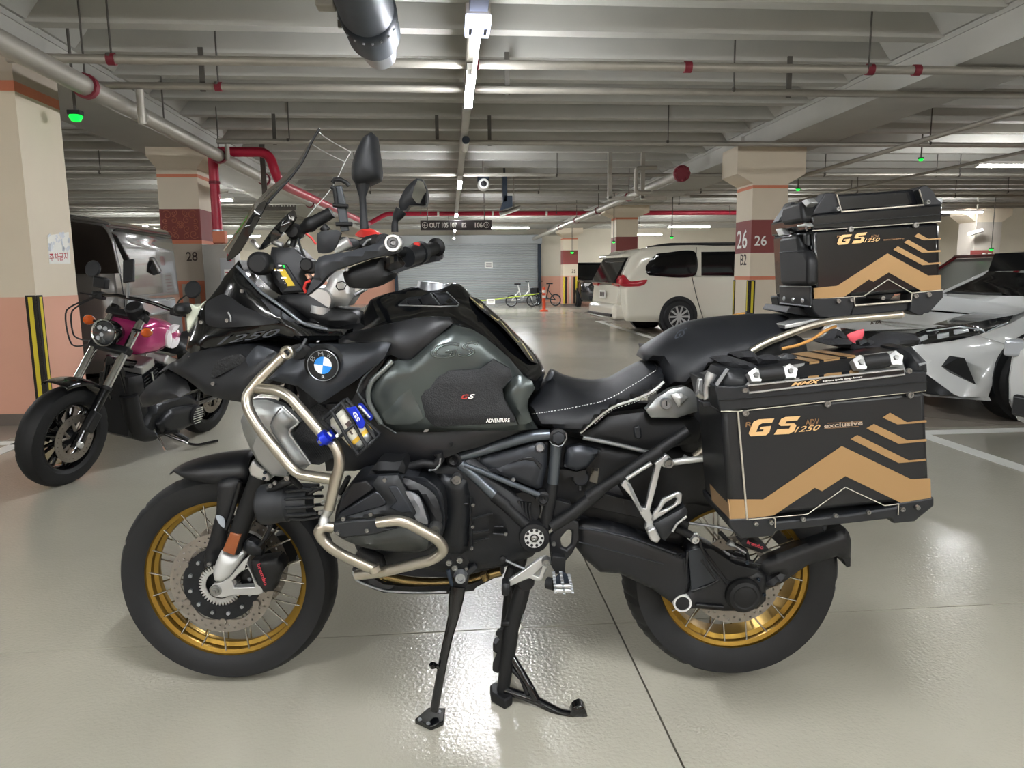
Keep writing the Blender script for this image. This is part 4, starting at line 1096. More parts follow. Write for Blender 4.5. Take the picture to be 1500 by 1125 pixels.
def skin_plate(name, s_, off, m, th=.006, bevel=.0): return MB().prism(onsurf('J', s_, COVER, off), (0, th, 0)).build(name, m, bike, bevel=bevel)
def skin_line(name, s_, r_, m):
    P = [a for a in s_.split()]; Q = []
    for a, b_ in zip(P, P[1:]):
        a = [float(v) for v in a.split(',')]; b_ = [float(v) for v in b_.split(',')]
        Q += [f'{a[0]+(b_[0]-a[0])*t/6},{a[1]+(b_[1]-a[1])*t/6}' for t in range(6)]
    return MB().tube(onsurf('J', ' '.join(Q+[P[-1]]), COVER, .0008), r_, 6).build(name, m, bike)
skin_plate('tank_grille', '415,232 480,180 575,168 660,140 780,142 860,232 720,240', .0015, BLACKP)
for s_ in ('487,196 558,180 585,228 495,230', '578,176 655,150 712,226 595,228', '672,146 775,146 845,222 728,228', '430,228 475,196 486,230'): skin_plate('grille_louvre', s_, .005, MATTE, .008, .002)
skin_line('grille_rim', '420,236 720,243 850,240 862,225 780,145 772,138', .0018, STEEL)
skin_line('grille_rim', '655,148 722,232', .0014, STEEL)
_c = pts('J', '690,96', 0.0)[0]; MB().lathe([(0, .01), (.05, .01), (.055, -.02)], _c, (.12, 0, 1), 28).build('fuel_cap', STEEL, bike)
pan('cap_lid', 'J', '580,104 640,85 745,72 800,82 790,95 700,100', .03, STEEL, .004, .01, mirror=True)
plate('cap_hinge', 'J', '445,118 515,103 525,122 450,136', .03, .06, SOFTB)
GOLDLN = mat('gold_line', '#c9bb8a', .35, .5)
TP = mat('tank_pad', '#0e0e0d', .3, var=.2, vscale=60)
PAD = pan('tank_pad', 'J', '938,172,.04 1010,195,.03 1160,335,.03 1310,490,.05 1420,620,.06 1440,660,.065 1380,640,.10 1290,520,.105 1150,370,.095 1000,250,.075', .05, TP, .055, .03, .01, g=.012)
for s_ in ('945,180 1020,245 1140,345 1155,338', '1170,355 1290,500 1306,492', '1322,512 1405,640'):
    MB().tube(catmull(onsurf('J', s_, PAD, .001), .01, False), .0016, 6).build('pad_line', GOLDLN, bike)
for k in range(7):
    x = 1010+56*k; y = 216+62*k
    q = onsurf('J', f'{x},{y} {x+22},{y+12} {x+34},{y+44} {x+14},{y+34}', PAD, .0012)
    if len(q) == 4: MB().prism(q, (0, .002, 0)).build('pad_mark', GOLDLN if k % 2 == 0 else SOFTB, bike)
pan('flank_wing', 'J', '-20,462,.21 120,425,.22 360,370,.225 520,335,.225 650,322,.225 790,326,.22 812,370,.225 660,500,.245 505,635,.25 430,632,.25 370,600,.25 330,605,.25 362,540,.255 340,505,.255 150,505,.25 -20,520,.24', .22, MATTE, .014, .05, .02, sym=True, smooth=False)
pan('emblem_panel', 'D', '360,130,.225 480,90,.23 560,70,.24 800,70,.25 1100,52,.26 1168,60,.26 1110,180,.27 900,340,.27 690,480,.27 640,507,.27 560,440,.265 480,378,.26 270,330,.24 260,300,.235', .25, CHAR, .016, .06, .02, sym=True, smooth=False)
disc('emblem', 'D', '664,226', .287, [(0, .004), (.038, .004), (.0395, .003), (.042, -.012), (.052, -.02)], SOFTB, label='round black, blue and white emblem')
em_ = pts('D', '664,226', .2925)[0]
rE = .0385
MB().tube(circle(em_, .0385, 48), .0012, 6, closed=True).build('emblem_ring', STEEL, bike)
EMB = mat('emblem_blue', '#2a8be0', .3); EMW = mat('emblem_white', '#eef2f5', .35)
for k, m_ in enumerate((EMW, EMB, EMW, EMB)):
    a0 = k*PI/2-.16
    P = [em_]+[em_+Vector((math.cos(a0+PI/2*j/10), 0, math.sin(a0+PI/2*j/10)))*.0218 for j in range(11)]
    MB().prism(P, (0, .002, 0)).build('emblem_sector', m_, bike)
for ch, a in (('B', 2.52), ('M', 1.70), ('W', .95)):
    c_ = em_+Vector((math.cos(a), 0, math.sin(a)))*.0295; t_ = Vector((math.sin(a), 0, -math.cos(a))); n_ = Vector((math.cos(a), 0, math.sin(a)))
    text('emblem_letter', ch, c_-t_*.006-n_*.0055, c_+t_*.006-n_*.0055, c_-t_*.006+n_*.0055, mat('emblem_grey', '#9a9da0', .4, .4), bike)
text('emblem_mark', 'R', em_+Vector((-.004, 0, -.032)), em_+Vector((.004, 0, -.032)), em_+Vector((-.004, 0, -.026)), EMW, bike)
TANK = pan('tank_side', 'J', '812,378,.205 950,418,.205 1050,478,.2 1230,630,.18 1345,765,.16 1420,842,.14 1372,920,.17 1362,990,.18 1400,1090,.17 1440,1140,.15 1340,1150,.19 1080,1155,.21 580,1165,.225 400,1165,.23 290,1095,.24 205,950,.245 195,880,.25 225,780,.25 310,690,.255 400,640,.255 505,640,.255 660,505,.25', .22, TANKG, .03, .07, .03, sym=True, smooth=False)
tub('tank_crease', 'J', '375,645,.268 300,720,.27 225,790,.268 196,870,.266 205,950,.262 245,1030,.258 290,1100,.25', .26, .007, mat('crease_grey', '#7b8180', .3, .7), cat_=True)
pan('tank_scoop', 'J', '520,650 700,720 560,830 545,940 600,1060 500,1110 330,1100 300,1000 380,880 470,740', .262, TANKG, .012, .09, .02, g=.02)
pan('knee_pad', 'J', '548,890 580,840 720,716 1020,706 1112,634 1232,700 1250,765 1180,850 1190,920 1262,1045 1275,1092 1010,1110 680,1125 610,1050 550,950', .252, mat('knee_rubber', '#1f2022', .55, bump=1.2, bscale=330), .010, .02, .02, smooth=False, label='black textured knee pad')
pan('knee_pad_rear', 'J', '1260,770 1300,745 1400,800 1415,850 1370,920 1362,1000 1395,1085 1300,1110 1275,1050 1200,920 1190,850', .215, TANKG, .015, .03, .02)
KL = mat('pad_red', '#b33a33', .5)
p = pts('J', '875,922 925,922 885,888', .268); text('pad_letter', 'G', p[0], p[1], p[2], KL, bike, bold=.03, shear=.2)
p = pts('J', '927,920 970,920 937,886', .268); text('pad_letter', 'S', p[0], p[1], p[2], WHITETXT, bike, bold=.03, shear=.2)
p = pts('J', '1060,1095 1232,1090 1062,1068', .266); text('pad_lettering', 'ADVENTURE', p[0], p[1], p[2], WHITETXT, bike, bold=.02)
def conform(me, target, off):
    bv = BVHTree.FromPolygons([v.co.copy() for v in target.data.vertices], [tuple(p.vertices) for p in target.data.polygons])
    for v in me.vertices:
        h = bv.ray_cast(Vector((v.co.x, -1, v.co.z)), Vector((0, 1, 0)))
        if h[0] is not None: v.co.y = h[0].y-off
def emboss():
    p = pts('J', '650,625,.2535 990,612,.2375 665,512,.2545', .24)
    cu = bpy.data.curves.new('tank_emboss', 'FONT'); cu.body = 'GS'; cu.size = 1; cu.fill_mode = 'NONE'; cu.bevel_depth = .03; cu.bevel_resolution = 1; cu.shear = .15; cu.resolution_u = 4
    t = bpy.data.objects.new('tank_emboss', cu); COL.objects.link(t)
    dg = bpy.context.evaluated_depsgraph_get(); me = bpy.data.meshes.new_from_object(t.evaluated_get(dg)); bpy.data.objects.remove(t)
    xs = [v.co.x for v in me.vertices]; ys_ = [v.co.y for v in me.vertices]; ux = p[1]-p[0]; uy = p[2]-p[0]
    zz = [v.co.z for v in me.vertices]
    for v in me.vertices: v.co = p[0]+ux*((v.co.x-min(xs))/(max(xs)-min(xs)))+uy*((v.co.y-min(ys_))/(max(ys_)-min(ys_)))
    conform(me, TANK, .0)
    for v, z in zip(me.vertices, zz): v.co.y -= .0005+z*.05
    me.materials.clear(); me.materials.append(mat('tank_emboss_grey', '#5a605f', .22, .8)); me.shade_smooth()
    o = bpy.data.objects.new('tank_emboss', me); COL.objects.link(o); o.parent = bike
emboss()
pan('inner_tank', 'Z', '430,560 470,505 600,500 660,500 740,560 760,620 640,670 560,660 520,690 470,660 450,610', .17, SOFTB, .02, .05, mirror=True, smooth=False)
pan('lower_flank', 'Z', '566,524,.245 530,556,.245 522,575,.245 512,592,.235 478,592,.22 470,640,.2 478,690,.19 520,690,.19 545,684,.2 560,675,.21 592,675,.215 620,680,.215 650,672,.215 674,662,.21 702,655,.2 742,640,.19 780,624,.17 770,606,.18 716,620,.2 616,624,.21 580,624,.22 556,606,.235 540,578,.24 545,556,.245', .22, MATTE, .012, .05, .02, sym=True, smooth=False)
bolts('H', '207,260', .23, .0065, SOFTB)
tub('flank_edge', 'D', '1090,190,.262 955,325,.262 918,420,.262 960,480,.26 1080,640,.25 1200,725,.24', .26, .003, mat('edge_grey', '#54585a', .3, .6), cat_=True)
plate('side_stripe', 'H', '0,165 45,95 60,120 30,165', .236, .004, SILVERP, bevel=0)
# radiator
pan('radiator_shroud', 'D', '62,632 92,555 150,480 260,480 370,520 430,580 495,645 430,690 418,725 500,830 575,950 500,1010 400,1046 290,1032 180,920 130,830 85,730', .235, SILVERP, .02, .06, .03, sym=True, smooth=False)
tub('shroud_edge', 'D', '370,525 495,645 425,695 420,730 575,950', .256, .0028, ALU, .012)
tub('shroud_crease', 'D', '355,540 300,610 280,660 300,720 420,900', .262, .002, mat('crease_dark', '#5d5f5f', .4, .6), cat_=True)
plate('lower_shroud', 'D', '140,830 160,760 200,720 420,1000 400,1044 290,1030 180,920', .258, .01, SILVERP, bevel=.004)
RAD = mat('radiator_mesh', '#141517', .55, bump=1.5, bscale=420)
pan('radiator_mesh', 'D', '445,735 500,650 560,540 640,510 720,560 770,700 745,900 640,955 575,950 500,830', .225, RAD, .006, .03, .02, smooth=False)
b = MB()
for k in range(16):
    q = pts('D', f'{455+18*k},{735+10*k if k<6 else 790} {560+13*k},{935-6*k}', .234)
    b.tube(q, .0012, 5)
b.build('radiator_fins', SOFTB, bike, kind='stuff')
# ---------------------------------------------------------------- crash bars
cb = empty('crash_bar', (0, 0, 0), 0, bike)
tub('bar_tube', 'Z', '419.5,517,.34 376,560,.35 360,582,.36 364,602,.37 380,628,.38 424,682,.40 438,695,.41 486,702,.43', .36, .0132, BRUSH, .05, sym=True, parent=cb, seg=16)
tub('bar_tube', 'Z', '374,569,.352 404,571,.37 424,580,.38 474,638,.41 493,653,.425 499,678,.43 488,718,.43 482,746,.43', .4, .0132, BRUSH, .05, sym=True, parent=cb, seg=16)
tub('bar_tube', 'Z', '489,773,.43 474,770,.435 466,778,.435 472,790,.43 484,802,.43 500,812,.42 552,836,.40', .43, .0132, BRUSH, .035, sym=True, parent=cb, seg=16)
tub('bar_tube', 'Z', '522,842,.36 560,838,.38 634,820,.42 652,806,.43 642,790,.44 596,765,.45 578,762,.45 553,766,.445', .42, .0132, BRUSH, .03, sym=True, parent=cb, seg=16)
disc('bar_end', 'Z', '419.5,517', .354, [(.008, 0), (.013, .003), (.0165, .0), (.0165, -.02), (.008, -.02)], BRUSH, cb, sym=True)
tub('bar_clamp', 'Z', '482,746,.43 476,756,.43 474,772,.434', .43, [.012, .01, .014], ALU, parent=cb, sym=True)
bolts('G', '115,482 98,552', .445, .006, BOLTM, cb)
tub('bar_clamp', 'G', '486,948 500,985', .405, .0152, BRUSH, parent=cb)
tub('bar_stay', 'Z', '419,517,.33 440,512,.27 448,497,.24', .3, .004, STEEL, parent=bike)
pan('bar_plate', 'D', '440,80 500,68 580,105 520,170 450,180', .26, SOFTB, .004, .02, .03)
# fog lamp
fg = empty('fog_lamp', (0, 0, 0), 0, bike)
p = pts('T', '170,895 700,860', .33)
for sgn in (1, -1):
    a = Vector((p[0].x, -sgn*.33, p[0].z)); ax = Vector((p[1].x-p[0].x, 0, p[1].z-p[0].z)); Lh = ax.length
    MB().lathe([(0, 0), (.04, 0), (.05, .004), (.052, .02), (.048, .04), (.046, .05), (.047, Lh*.55), (.04, Lh*.62), (.038, Lh), (0, Lh)], a, ax, 26).build('lamp_body', BLACKP, fg)
    an = ax.normalized(); nn = Vector((0, 1, 0)); uu = an.cross(nn)
    for k in range(12):
        th = 2*PI*k/12; dr_ = nn*math.cos(th)+uu*math.sin(th)
        q0 = a+an*(Lh*.5)+dr_*.038
        MB().tube([q0, q0+an*.05+dr_*.006, q0+an*.085+dr_*.002], .0045, 6).build('cooling_fin', BLACKP, fg)
    MB().lathe([(.04, -.003), (.044, -.003), (.044, .004), (.04, .004)], a, ax, 24).build('lens_ring', SOFTB, fg)
tub('lamp_bracket', 'T', '240,720 330,700 470,640 540,620', .35, .010, SOFTB, parent=fg)
bolts('T', '272,690 320,658', .368, .006, BOLTM, fg); bolts('T', '455,603', .39, .009, BOLTM, fg); bolts('T', '540,632', .37, .006, STEEL, fg)
tub('lamp_bracket', 'T', '455,603,.385 500,600,.38 600,700,.36', .37, .008, SOFTB, parent=fg)
tub('lamp_cable', 'T', '690,780 760,740 850,700', .36, .004, SOFTB, parent=fg, cat_=True)
# ---------------------------------------------------------------- engine
en = empty('engine', (0, 0, 0), 0, bike)
pan('crankcase', 'Z', '520,700 560,680 690,668 720,690 768,735 800,790 780,815 740,830 650,838 600,830 540,836 520,800', .17, ENG, .02, .05, mirror=True, parent=en, smooth=False)
pan('gearbox', 'H', '350,640 480,620 640,660 730,800 760,1000 700,1010 520,1030 350,1040', .175, ENG, .015, .04, .1, parent=en, smooth=False)
pan('timing_cover', 'H', '60,470 200,470 320,520 345,640 330,1060 150,1050 130,700', .19, ENG, .02, .04, .1, parent=en, smooth=False)
for s_ in ('150,690 330,690', '120,800 290,770', '350,1040 345,640', '365,800 505,760', '365,900 480,885', '370,970 480,940', '520,860 590,858', '510,910 610,915', '140,610 200,590'):
    tub('casting_rib', 'H', s_, .202, .0028, ENG, parent=en)
b = MB()
for k in range(8):
    q = pts('G', f'{716+6*k},{290+4*k} {862+4*k},{300+3*k}', .30); b.tube(q, .0018, 5)
b.build('cooling_fins', HEADG, en, kind='stuff')
bolts('H', '365,700 362,858 355,1015 160,697 120,540 210,510 605,912', .208, .006, BOLTM, en)
disc('frame_bolt', 'H', '245,512', .21, [(0, .004), (.006, .004), (.007, .008), (.012, .008), (.014, 0), (.014, -.02)], BOLTM, en)
disc('gearbox_bellow', 'H', '720,720', .15, [(0, .02), (.05, .02), (.055, 0), (.055, -.1)], SOFTB, en)
for k in range(6): tub('bellow_fold', 'H', f'{640+28*k},{660+4*k} {650+26*k},{720+8*k} {690+20*k},{780+6*k}', .178, .004, SOFTB, parent=en, cat_=True)
# left and right cylinder heads
HW = .40
pan('cylinder_head', 'G', '200,612 215,520 250,430 330,325 430,295 520,285 690,292 850,358 935,425 975,540 990,640 985,700 940,765 860,832 700,842 600,838 420,812 250,742 192,690', .33, HEADG, .05, .11, .2, sym=True, parent=en, g=.012)
pan('cylinder_barrel', 'G', '560,300 700,285 860,300 990,420 1000,700 900,830 640,830', .28, ENG, .02, .05, .16, sym=True, parent=en)
pan('head_guard', 'G', '520,286 662,280 690,325 800,555 765,610 660,590 560,575 500,600 200,625 225,585 580,490 500,385 480,350', HW-.01, BLACKP, .012, .03, .02, sym=True, parent=en, smooth=False, g=.01)
plate('guard_facet', 'G', '590,365 660,360 770,552 690,560 600,520 650,470', HW+.004, .006, CHAR, parent=en, bevel=.003)
plate('cover_facet', 'G', '210,608 240,560 500,400 530,412 580,485 560,505', HW-.004, .01, HEADG, parent=en, bevel=.003)
plate('cover_face', 'G', '215,575 250,440 330,335 430,320 495,382 440,420', HW-.015, .01, MATTE, parent=en, bevel=.004)
pan('cover_arc', 'G', '718,400 760,405 815,435 845,500 872,590 882,640 800,612 785,580 800,555', HW-.005, mat('silver_grey_paint', '#8a8c91', .35, .7), .006, .02, .008, parent=en, g=.01, label='silver grey arc on the cover')
pan('head_rear_cover', 'G', '700,300 850,358 935,425 978,540 985,640 920,640 880,520 820,430 720,395', .372, MATTE, .012, .03, .02, parent=en, g=.012)
plate('slider_plate', 'G', '190,632 300,615 480,602 515,600 520,640 560,668 660,672 470,720 240,740 190,690', .452, .012, BLACKP, parent=en, bevel=.004)
bolts('G', '225,705 437,685 265,600 465,567 568,316', .455, .0065, BOLTM, en)
disc('head_bolt', 'G', '935,682', .40, [(0, .004), (.006, .004), (.008, .010), (.013, .010), (.016, 0), (.016, -.03)], BOLTM, en)
pan('head_lower', 'G', '270,745 470,720 660,670 760,650 870,720 880,820 700,838 560,830 400,800', .385, mat('head_olive', '#3e403d', .42, .4), .012, .05, .02, parent=en)
pan('intake_cover', 'G', '470,240 520,182 640,185 700,172 718,215 715,270 560,280 440,300', .31, SOFTB, .02, .04, .12, sym=True, parent=en)
tub('oil_hose', 'G', '720,230 850,195 940,205 975,160 960,120', .24, .012, SOFTB, cat_=True, parent=en)
tub('hose_ring', 'G', '975,155 970,200 940,240 890,245', .25, .003, STEEL, cat_=True, parent=en)
tub('frame_tab', 'E', '1350,300 1330,340 1290,420', .30, .007, SOFTB, parent=en); bolts('E', '1350,300', .31, .008, SOFTB, en)
pan('pale_bracket', 'E', '1260,420 1320,325 1345,340 1290,420 1262,500', .26, WHITEALU, .003, .02, .01, parent=en)
# exhaust and skid plate
pan('skid_plate', 'G', '330,965,.12 345,1040,.13 470,1110,.13 560,1140,.13 700,1150,.13 1020,1150,.13 1220,1125,.13 1240,1100,.13 1440,1000,.12 1400,990,.13 1200,1080,.14 760,1100,.14 560,1080,.14 400,985,.13', .13, SOFTB, .008, .02, .26, parent=en, smooth=False)
tub('skid_edge', 'G', '335,985 360,1048 480,1100 580,1128 800,1138 1020,1135', .145, .0035, STEEL, parent=en, cat_=True)
tub('exhaust_pipe', 'G', '470,1025 540,1035 640,1060 800,1082 1000,1085', .10, .022, BRONZE, parent=en, cat_=True, seg=16)
tub('exhaust_pipe', 'G', '560,1015 700,1050 900,1068 1060,1062 1200,1040 1420,985', .12, .014, BRONZE, parent=en, cat_=True, seg=14)
tub('exhaust_pipe', 'G', '380,830 430,870 520,900 530,990', .24, .02, SOFTB, parent=en, cat_=True)
tub('exhaust_bolt', 'G', '600,1020 720,1075', .125, .005, BOLTM, parent=en); tub('exhaust_band', 'G', '1290,1000 1310,1045', .14, .012, BRONZE, parent=en)
# ---------------------------------------------------------------- frame
fr_ = empty('frame', (0, 0, 0), 0, bike)
tub('frame_tube', 'H', '255,352 420,305 640,235 820,188 925,185', .17, .0145, FRAMEG, .04, sym=True, parent=fr_, seg=14)
tub('frame_tube', 'H', '270,395 400,510 540,642', .18, .0165, FRAMEG, .0, sym=True, parent=fr_, seg=14)
tub('frame_tube', 'H', '520,625 620,720 770,860', .18, .0165, SOFTB, .0, sym=True, parent=fr_, seg=14)
tub('frame_sleeve', 'H', '515,625 610,700', .18, .0185, SOFTB, .0, parent=fr_)
tub('frame_tube', 'H', '300,405 420,450 850,625', .19, .0078, FRAMEG, .0, sym=True, parent=fr_)
tub('frame_tube', 'H', '975,255 950,540', .175, .0155, FRAMEG, .0, sym=True, parent=fr_, seg=14)
tub('frame_tube', 'H', '948,540 935,640 890,870', .175, .0165, SOFTB, .0, sym=True, parent=fr_, seg=14)
tub('frame_tube', 'H', '940,860 1100,755 1290,600', .18, .018, SOFTB, .0, sym=True, parent=fr_, seg=14)
tub('frame_tube', 'L', '210,540 300,480 470,370 660,240 940,55', .18, .0155, SOFTB, .0, sym=True, parent=fr_, seg=14)
for s_ in ('205,545 310,480', '430,405 500,360', '640,260 740,200'): tub('frame_sleeve', 'L', s_, .18, .0185, SOFTB, parent=fr_)
tub('frame_tube', 'H', '345,1080 520,1040 720,995', .175, .014, FRAMEG, .0, sym=True, parent=fr_, seg=14)
for s_, r_ in (('990,208', 13), ('880,655', 10.5), ('222,372', 10.5)):
    disc('pivot_cap', 'H', s_, .19, [(0, .004), (r_*.00045, .006), (r_*.00052, .001), (r_*.0011, .004), (r_*.0014, 0), (r_*.0019, -.002), (r_*.00195, -.03)], SOFTB, fr_, sym=True)
tub('cap_ring', 'H', '1045,170 1050,210 1020,260 990,270 945,255 925,230', .195, .0016, STEEL, parent=fr_, cat_=True)
disc('hex_insert', 'H', '990,205', .196, [(0, .006), (.008, .006), (.016, .004), (.018, 0)], CHAR, fr_, seg=6)
disc('swingarm_pivot', 'H', '813,940', .20, [(0, -.004), (.026, -.004), (.028, .006), (.04, .004), (.0425, -.006), (.0425, -.05)], SOFTB, fr_, sym=True)
disc('pivot_ring', 'H', '813,942', .203, [(.0125, .003), (.0265, .003), (.0265, -.004), (.0125, -.004)], WHITEALU, fr_)
for k in range(10):
    a = 2*PI*k/10; c_ = pts('H', '813,942', .2065)[0]
    MB().lathe([(0, 0), (.0042, 0), (.0042, -.002)], c_+Vector((.0215*math.cos(a), 0, .0215*math.sin(a))), (0, -1, 0), 10).build('ring_hole', SOFTB, fr_)
disc('pivot_bolt', 'H', '813,942', .206, [(0, .004), (.004, .006), (.009, .004), (.0095, -.004)], BOLTM, fr_, seg=12)
plate('pivot_plate', 'H', '960,660 1080,690 1100,735 940,860 910,900 900,860 950,800', .165, .03, SOFTB, parent=fr_)
plate('peg_hanger', 'H', '920,930 960,890 1095,800 1140,825 1142,960 1090,1060 1010,1150 940,1130 925,1040', .19, .02, MATTE, parent=fr_, bevel=.005, holes=['1005,945 1060,880 1090,890 1085,990 1050,1025 1015,1010'])
bolts('H', '957,985 997,1080', .193, .008, BOLTM, fr_)
# side covers
pan('side_cover', 'H', '392,358 480,330 640,292 800,248 912,238 905,420 868,570 830,582 700,530 480,450 430,420', .16, CHAR, .012, .03, .03, sym=True, smooth=False, g=.01)
pan('cover_inset', 'H', '470,440 560,425 640,390 740,362 820,372 858,420 850,470 820,560 760,545 600,490', .172, HEADG, .006, .02, .012, smooth=False, g=.01)
plate('cover_ridge', 'H', '640,392 740,352 800,345 870,405 860,440 810,380 740,368', .176, .006, MATTE, bevel=.002)
disc('cover_bolt', 'H', '855,277', .175, [(0, .003), (.006, .003), (.007, .006), (.010, .006), (.015, 0)], STEEL)
bolts('H', '660,512', .19, .007, STEEL)
pan('rear_pod', 'H', '1050,290 1075,275 1150,262 1305,300 1200,428 1120,450 1030,418', .16, CHAR, .014, .03, .03, smooth=False, g=.01)
pan('rear_pod_base', 'H', '1000,440 1130,455 1200,440 1180,480 1020,492', .155, SOFTB, .01, .02, .03)
disc('reservoir', 'H', '1150,490', .12, [(0, .02), (.02, .02), (.024, .012), (.025, -.05)], HEADG)
plate('hanging_tag', 'H', '1230,415 1295,425 1275,545 1215,530', .12, .004, mat('dull_plate', '#6a655a', .5, .4), holes=['1262,432 1275,434 1273,446 1260,444'])
tub('spring_rod', 'H', '1150,450 1150,590', .12, .003, STEEL)
pan('battery_cover', 'Z', '690,610 780,626 880,650 945,665 900,700 850,740 800,740 760,700 700,690', .1, SOFTB, .02, .05, mirror=True)
# ---------------------------------------------------------------- seats
pan('rider_seat', 'K', '240,520,.03 330,560,.03 430,588,.03 560,600,.03 680,580,.03 800,512,.03 920,456,.03 1000,448,.04 1045,490,.08 1060,590,.13 980,660,.15 850,722,.155 700,772,.155 620,822,.155 540,890,.155 450,972,.15 300,945,.145 130,912,.14 85,840,.13 68,760,.12 130,680,.08 205,600,.05', .1, SEATM, .06, .05, mirror=True, g=.014, label='black stitched rider seat')
tub('seat_piping', 'K', '1060,598,.137 980,665,.156 850,725,.161 700,775,.161 620,825,.161 540,893,.161 450,970,.155', .16, .0036, WHITEPIPE, cat_=True)
def stitch(s, w, name='seam_stitch'):
    P = catmull(pts('K', s, w), .004, False); b = MB()
    for i in range(0, len(P)-1, 2): b.tube([P[i], P[i+1]], .0011, 4)
    b.build(name, WHITEPIPE, bike, kind='stuff')
stitch('95,832,.155 200,818,.182 360,792,.2 480,768,.207 600,742,.208 720,690,.2 800,640,.19 900,580,.17 1000,515,.13', .2)
stitch('1050,625,.15 980,685,.158 850,745,.160 700,795,.160 620,848,.160 550,910,.158', .16)
tub('seat_seam', 'K', '1000,515,.12 1018,490,.09 1000,465,.065', .1, .002, SOFTB, cat_=True)
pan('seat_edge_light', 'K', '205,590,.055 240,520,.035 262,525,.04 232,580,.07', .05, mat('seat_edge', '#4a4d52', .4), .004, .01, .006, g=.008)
pan('pillion_seat', 'Z', '942,527,.06 946,514,.05 962,498,.03 985,482,.02 1010,472,.02 1050,465,.02 1100,461,.02 1145,461,.02 1162,470,.04 1166,488,.09 1140,503,.12 1100,518,.135 1040,534,.14 1024,552,.14 1000,565,.135 978,566,.12 971,552,.11 968,530,.10 955,528,.08', .1, SEATM, .05, .06, mirror=True, g=.014, label='black pillion seat')
p = pts('K', '1130,290,.135 1205,262,.14 1165,225,.11', .13); text('seat_emboss', 'GS', p[0], p[1], p[2], mat('emboss_grey', '#3e434b', .45), bike, bold=.01)
# lock panel and tail
tl = empty('tail_frame', (0, 0, 0), 0, bike)
pan('lock_panel', 'K', '930,800 945,790 1000,722 1110,652 1210,630 1260,650 1300,692 1308,812 1160,860 968,858', .178, SILVERP, .007, .022, .03, smooth=False, parent=tl, g=.01, label='silver lock panel')
pan('lock_facet', 'K', '1115,690 1190,680 1240,710 1170,782', .19, ALU, .01, .02, .006, smooth=False, parent=tl, g=.008)
disc('lock_cylinder', 'K', '1080,757', .193, [(0, .002), (.008, .002), (.009, .005), (.0135, .005), (.0155, 0), (.0155, -.01)], STEEL, tl)
plate('key_slot', 'K', '1077,738 1086,738 1087,772 1078,772', .197, .002, SOFTB, parent=tl, bevel=0)
pan('tail_panel', 'Z', '848,637 866,628 890,610 945,603 956,612 1018,612 1030,625 1022,648 960,660 905,652 872,644', .14, SOFTB, .014, .04, .05, sym=True, parent=tl, smooth=False)
plate('tail_clip', 'K', '840,930 890,915 905,1000 880,1025 850,1010', .165, .01, BLACKP, parent=tl, bevel=.005)
tub('seat_rail', 'L', '170,105 300,130 480,170 650,212', .165, .0062, mat('rail_grey', '#8b8d8e', .3, .8), parent=tl)
pan('tail_block', 'Z', '1000,600 1025,560 1060,530 1160,490 1180,500 1180,560 1060,650 1000,660', .10, SOFTB, .02, .04, mirror=True, parent=tl)
tub('rear_strap', 'L', '345,200 395,240 450,330', .1, .012, SOFTB, parent=tl)
pan('rear_mudguard', 'Z', '900,660 960,650 1040,665 1080,700 1100,740 1060,745 1010,740 960,760 920,740 905,720', .08, SOFTB, .02, .04, mirror=True, parent=tl)
# luggage rack
rk = empty('luggage_rack', (0, 0, 0), 0, bike)
tub('rack_tube', 'Z', '1100,515,.17 1122,502,.17 1187,477,.17 1215,470,.17 1320,461,.17', .17, .0095, BRUSH, .03, sym=True, parent=rk)
MB().tube([Vector((pts('Z', '1320,461', .17)[0].x, -.17, pts('Z', '1320,461', .17)[0].z)), Vector((pts('Z', '1320,461', .17)[0].x, .17, pts('Z', '1320,461', .17)[0].z))], .0095, 12).build('rack_tube', BRUSH, rk)
plate('rack_plate', 'Z', '1150,476 1190,468 1325,458 1325,463 1190,474 1150,482', .15, .30, ALU, parent=rk)
tub('rack_foot', 'Z', '1195,496 1205,489 1222,487', .16, .006, STEEL, parent=rk)
tub('case_rail', 'L', '790,292,.19 840,285,.2 960,268,.21 1190,245,.24', .2, .009, ALU, parent=rk, sym=True)
tub('case_rail', 'L', '905,245,.2 940,262,.2 975,265,.2', .2, .007, ALU, parent=rk)
tub('case_rail', 'L', '990,250,.2 1060,190,.2 1090,150,.2', .2, .013, BRUSH, parent=rk)
tub('case_rail', 'L', '1075,165,.21 1120,160,.21 1160,200,.22 1190,190,.23', .2, .018, STEEL, parent=rk, cat_=True)
# passenger peg hanger
pg = empty('passenger_peg', (0, 0, 0), 0, bike)
plate('hanger_casting', 'L', '690,300 778,228 805,245 832,285 812,325 760,325 745,310 705,480 662,640 690,700 690,740 740,850 715,880 660,850 625,770 635,730 600,680 520,540 448,455 470,420 492,415 520,450 600,620 630,625 660,480 705,308', .20, .02, ALU, parent=pg, bevel=.005)
plate('heel_loop', 'L', '672,710 690,650 725,610 750,555 870,502 900,515 892,590 690,722', .205, .012, ALU, parent=pg, bevel=.004, holes=['742,640 775,590 850,542 865,560 835,600 790,625'])
disc('hanger_bolt', 'L', '797,292', .205, [(0, .005), (.005, .005), (.006, .011), (.011, .011), (.0135, 0), (.0135, -.02)], BOLTM, pg)
pan('peg_rubber', 'L', '690,735 780,690 920,610 938,650 930,680 860,740 820,800 770,862 735,830', .215, BLACKP, .008, .02, .06, smooth=False, parent=pg, g=.01)
tub('peg_rim', 'L', '930,682 860,735 825,795', .225, .0035, ALU, parent=pg, cat_=True)
plate('peg_foot', 'L', '640,790 700,760 742,850 712,882 665,862', .225, .03, ALU, parent=pg, bevel=.005)
plate('hanger_slot', 'L', '490,440 510,450 605,650 585,650', .201, .004, mat('slot_grey', '#8d8f8e', .5, .6), parent=pg, bevel=.001)
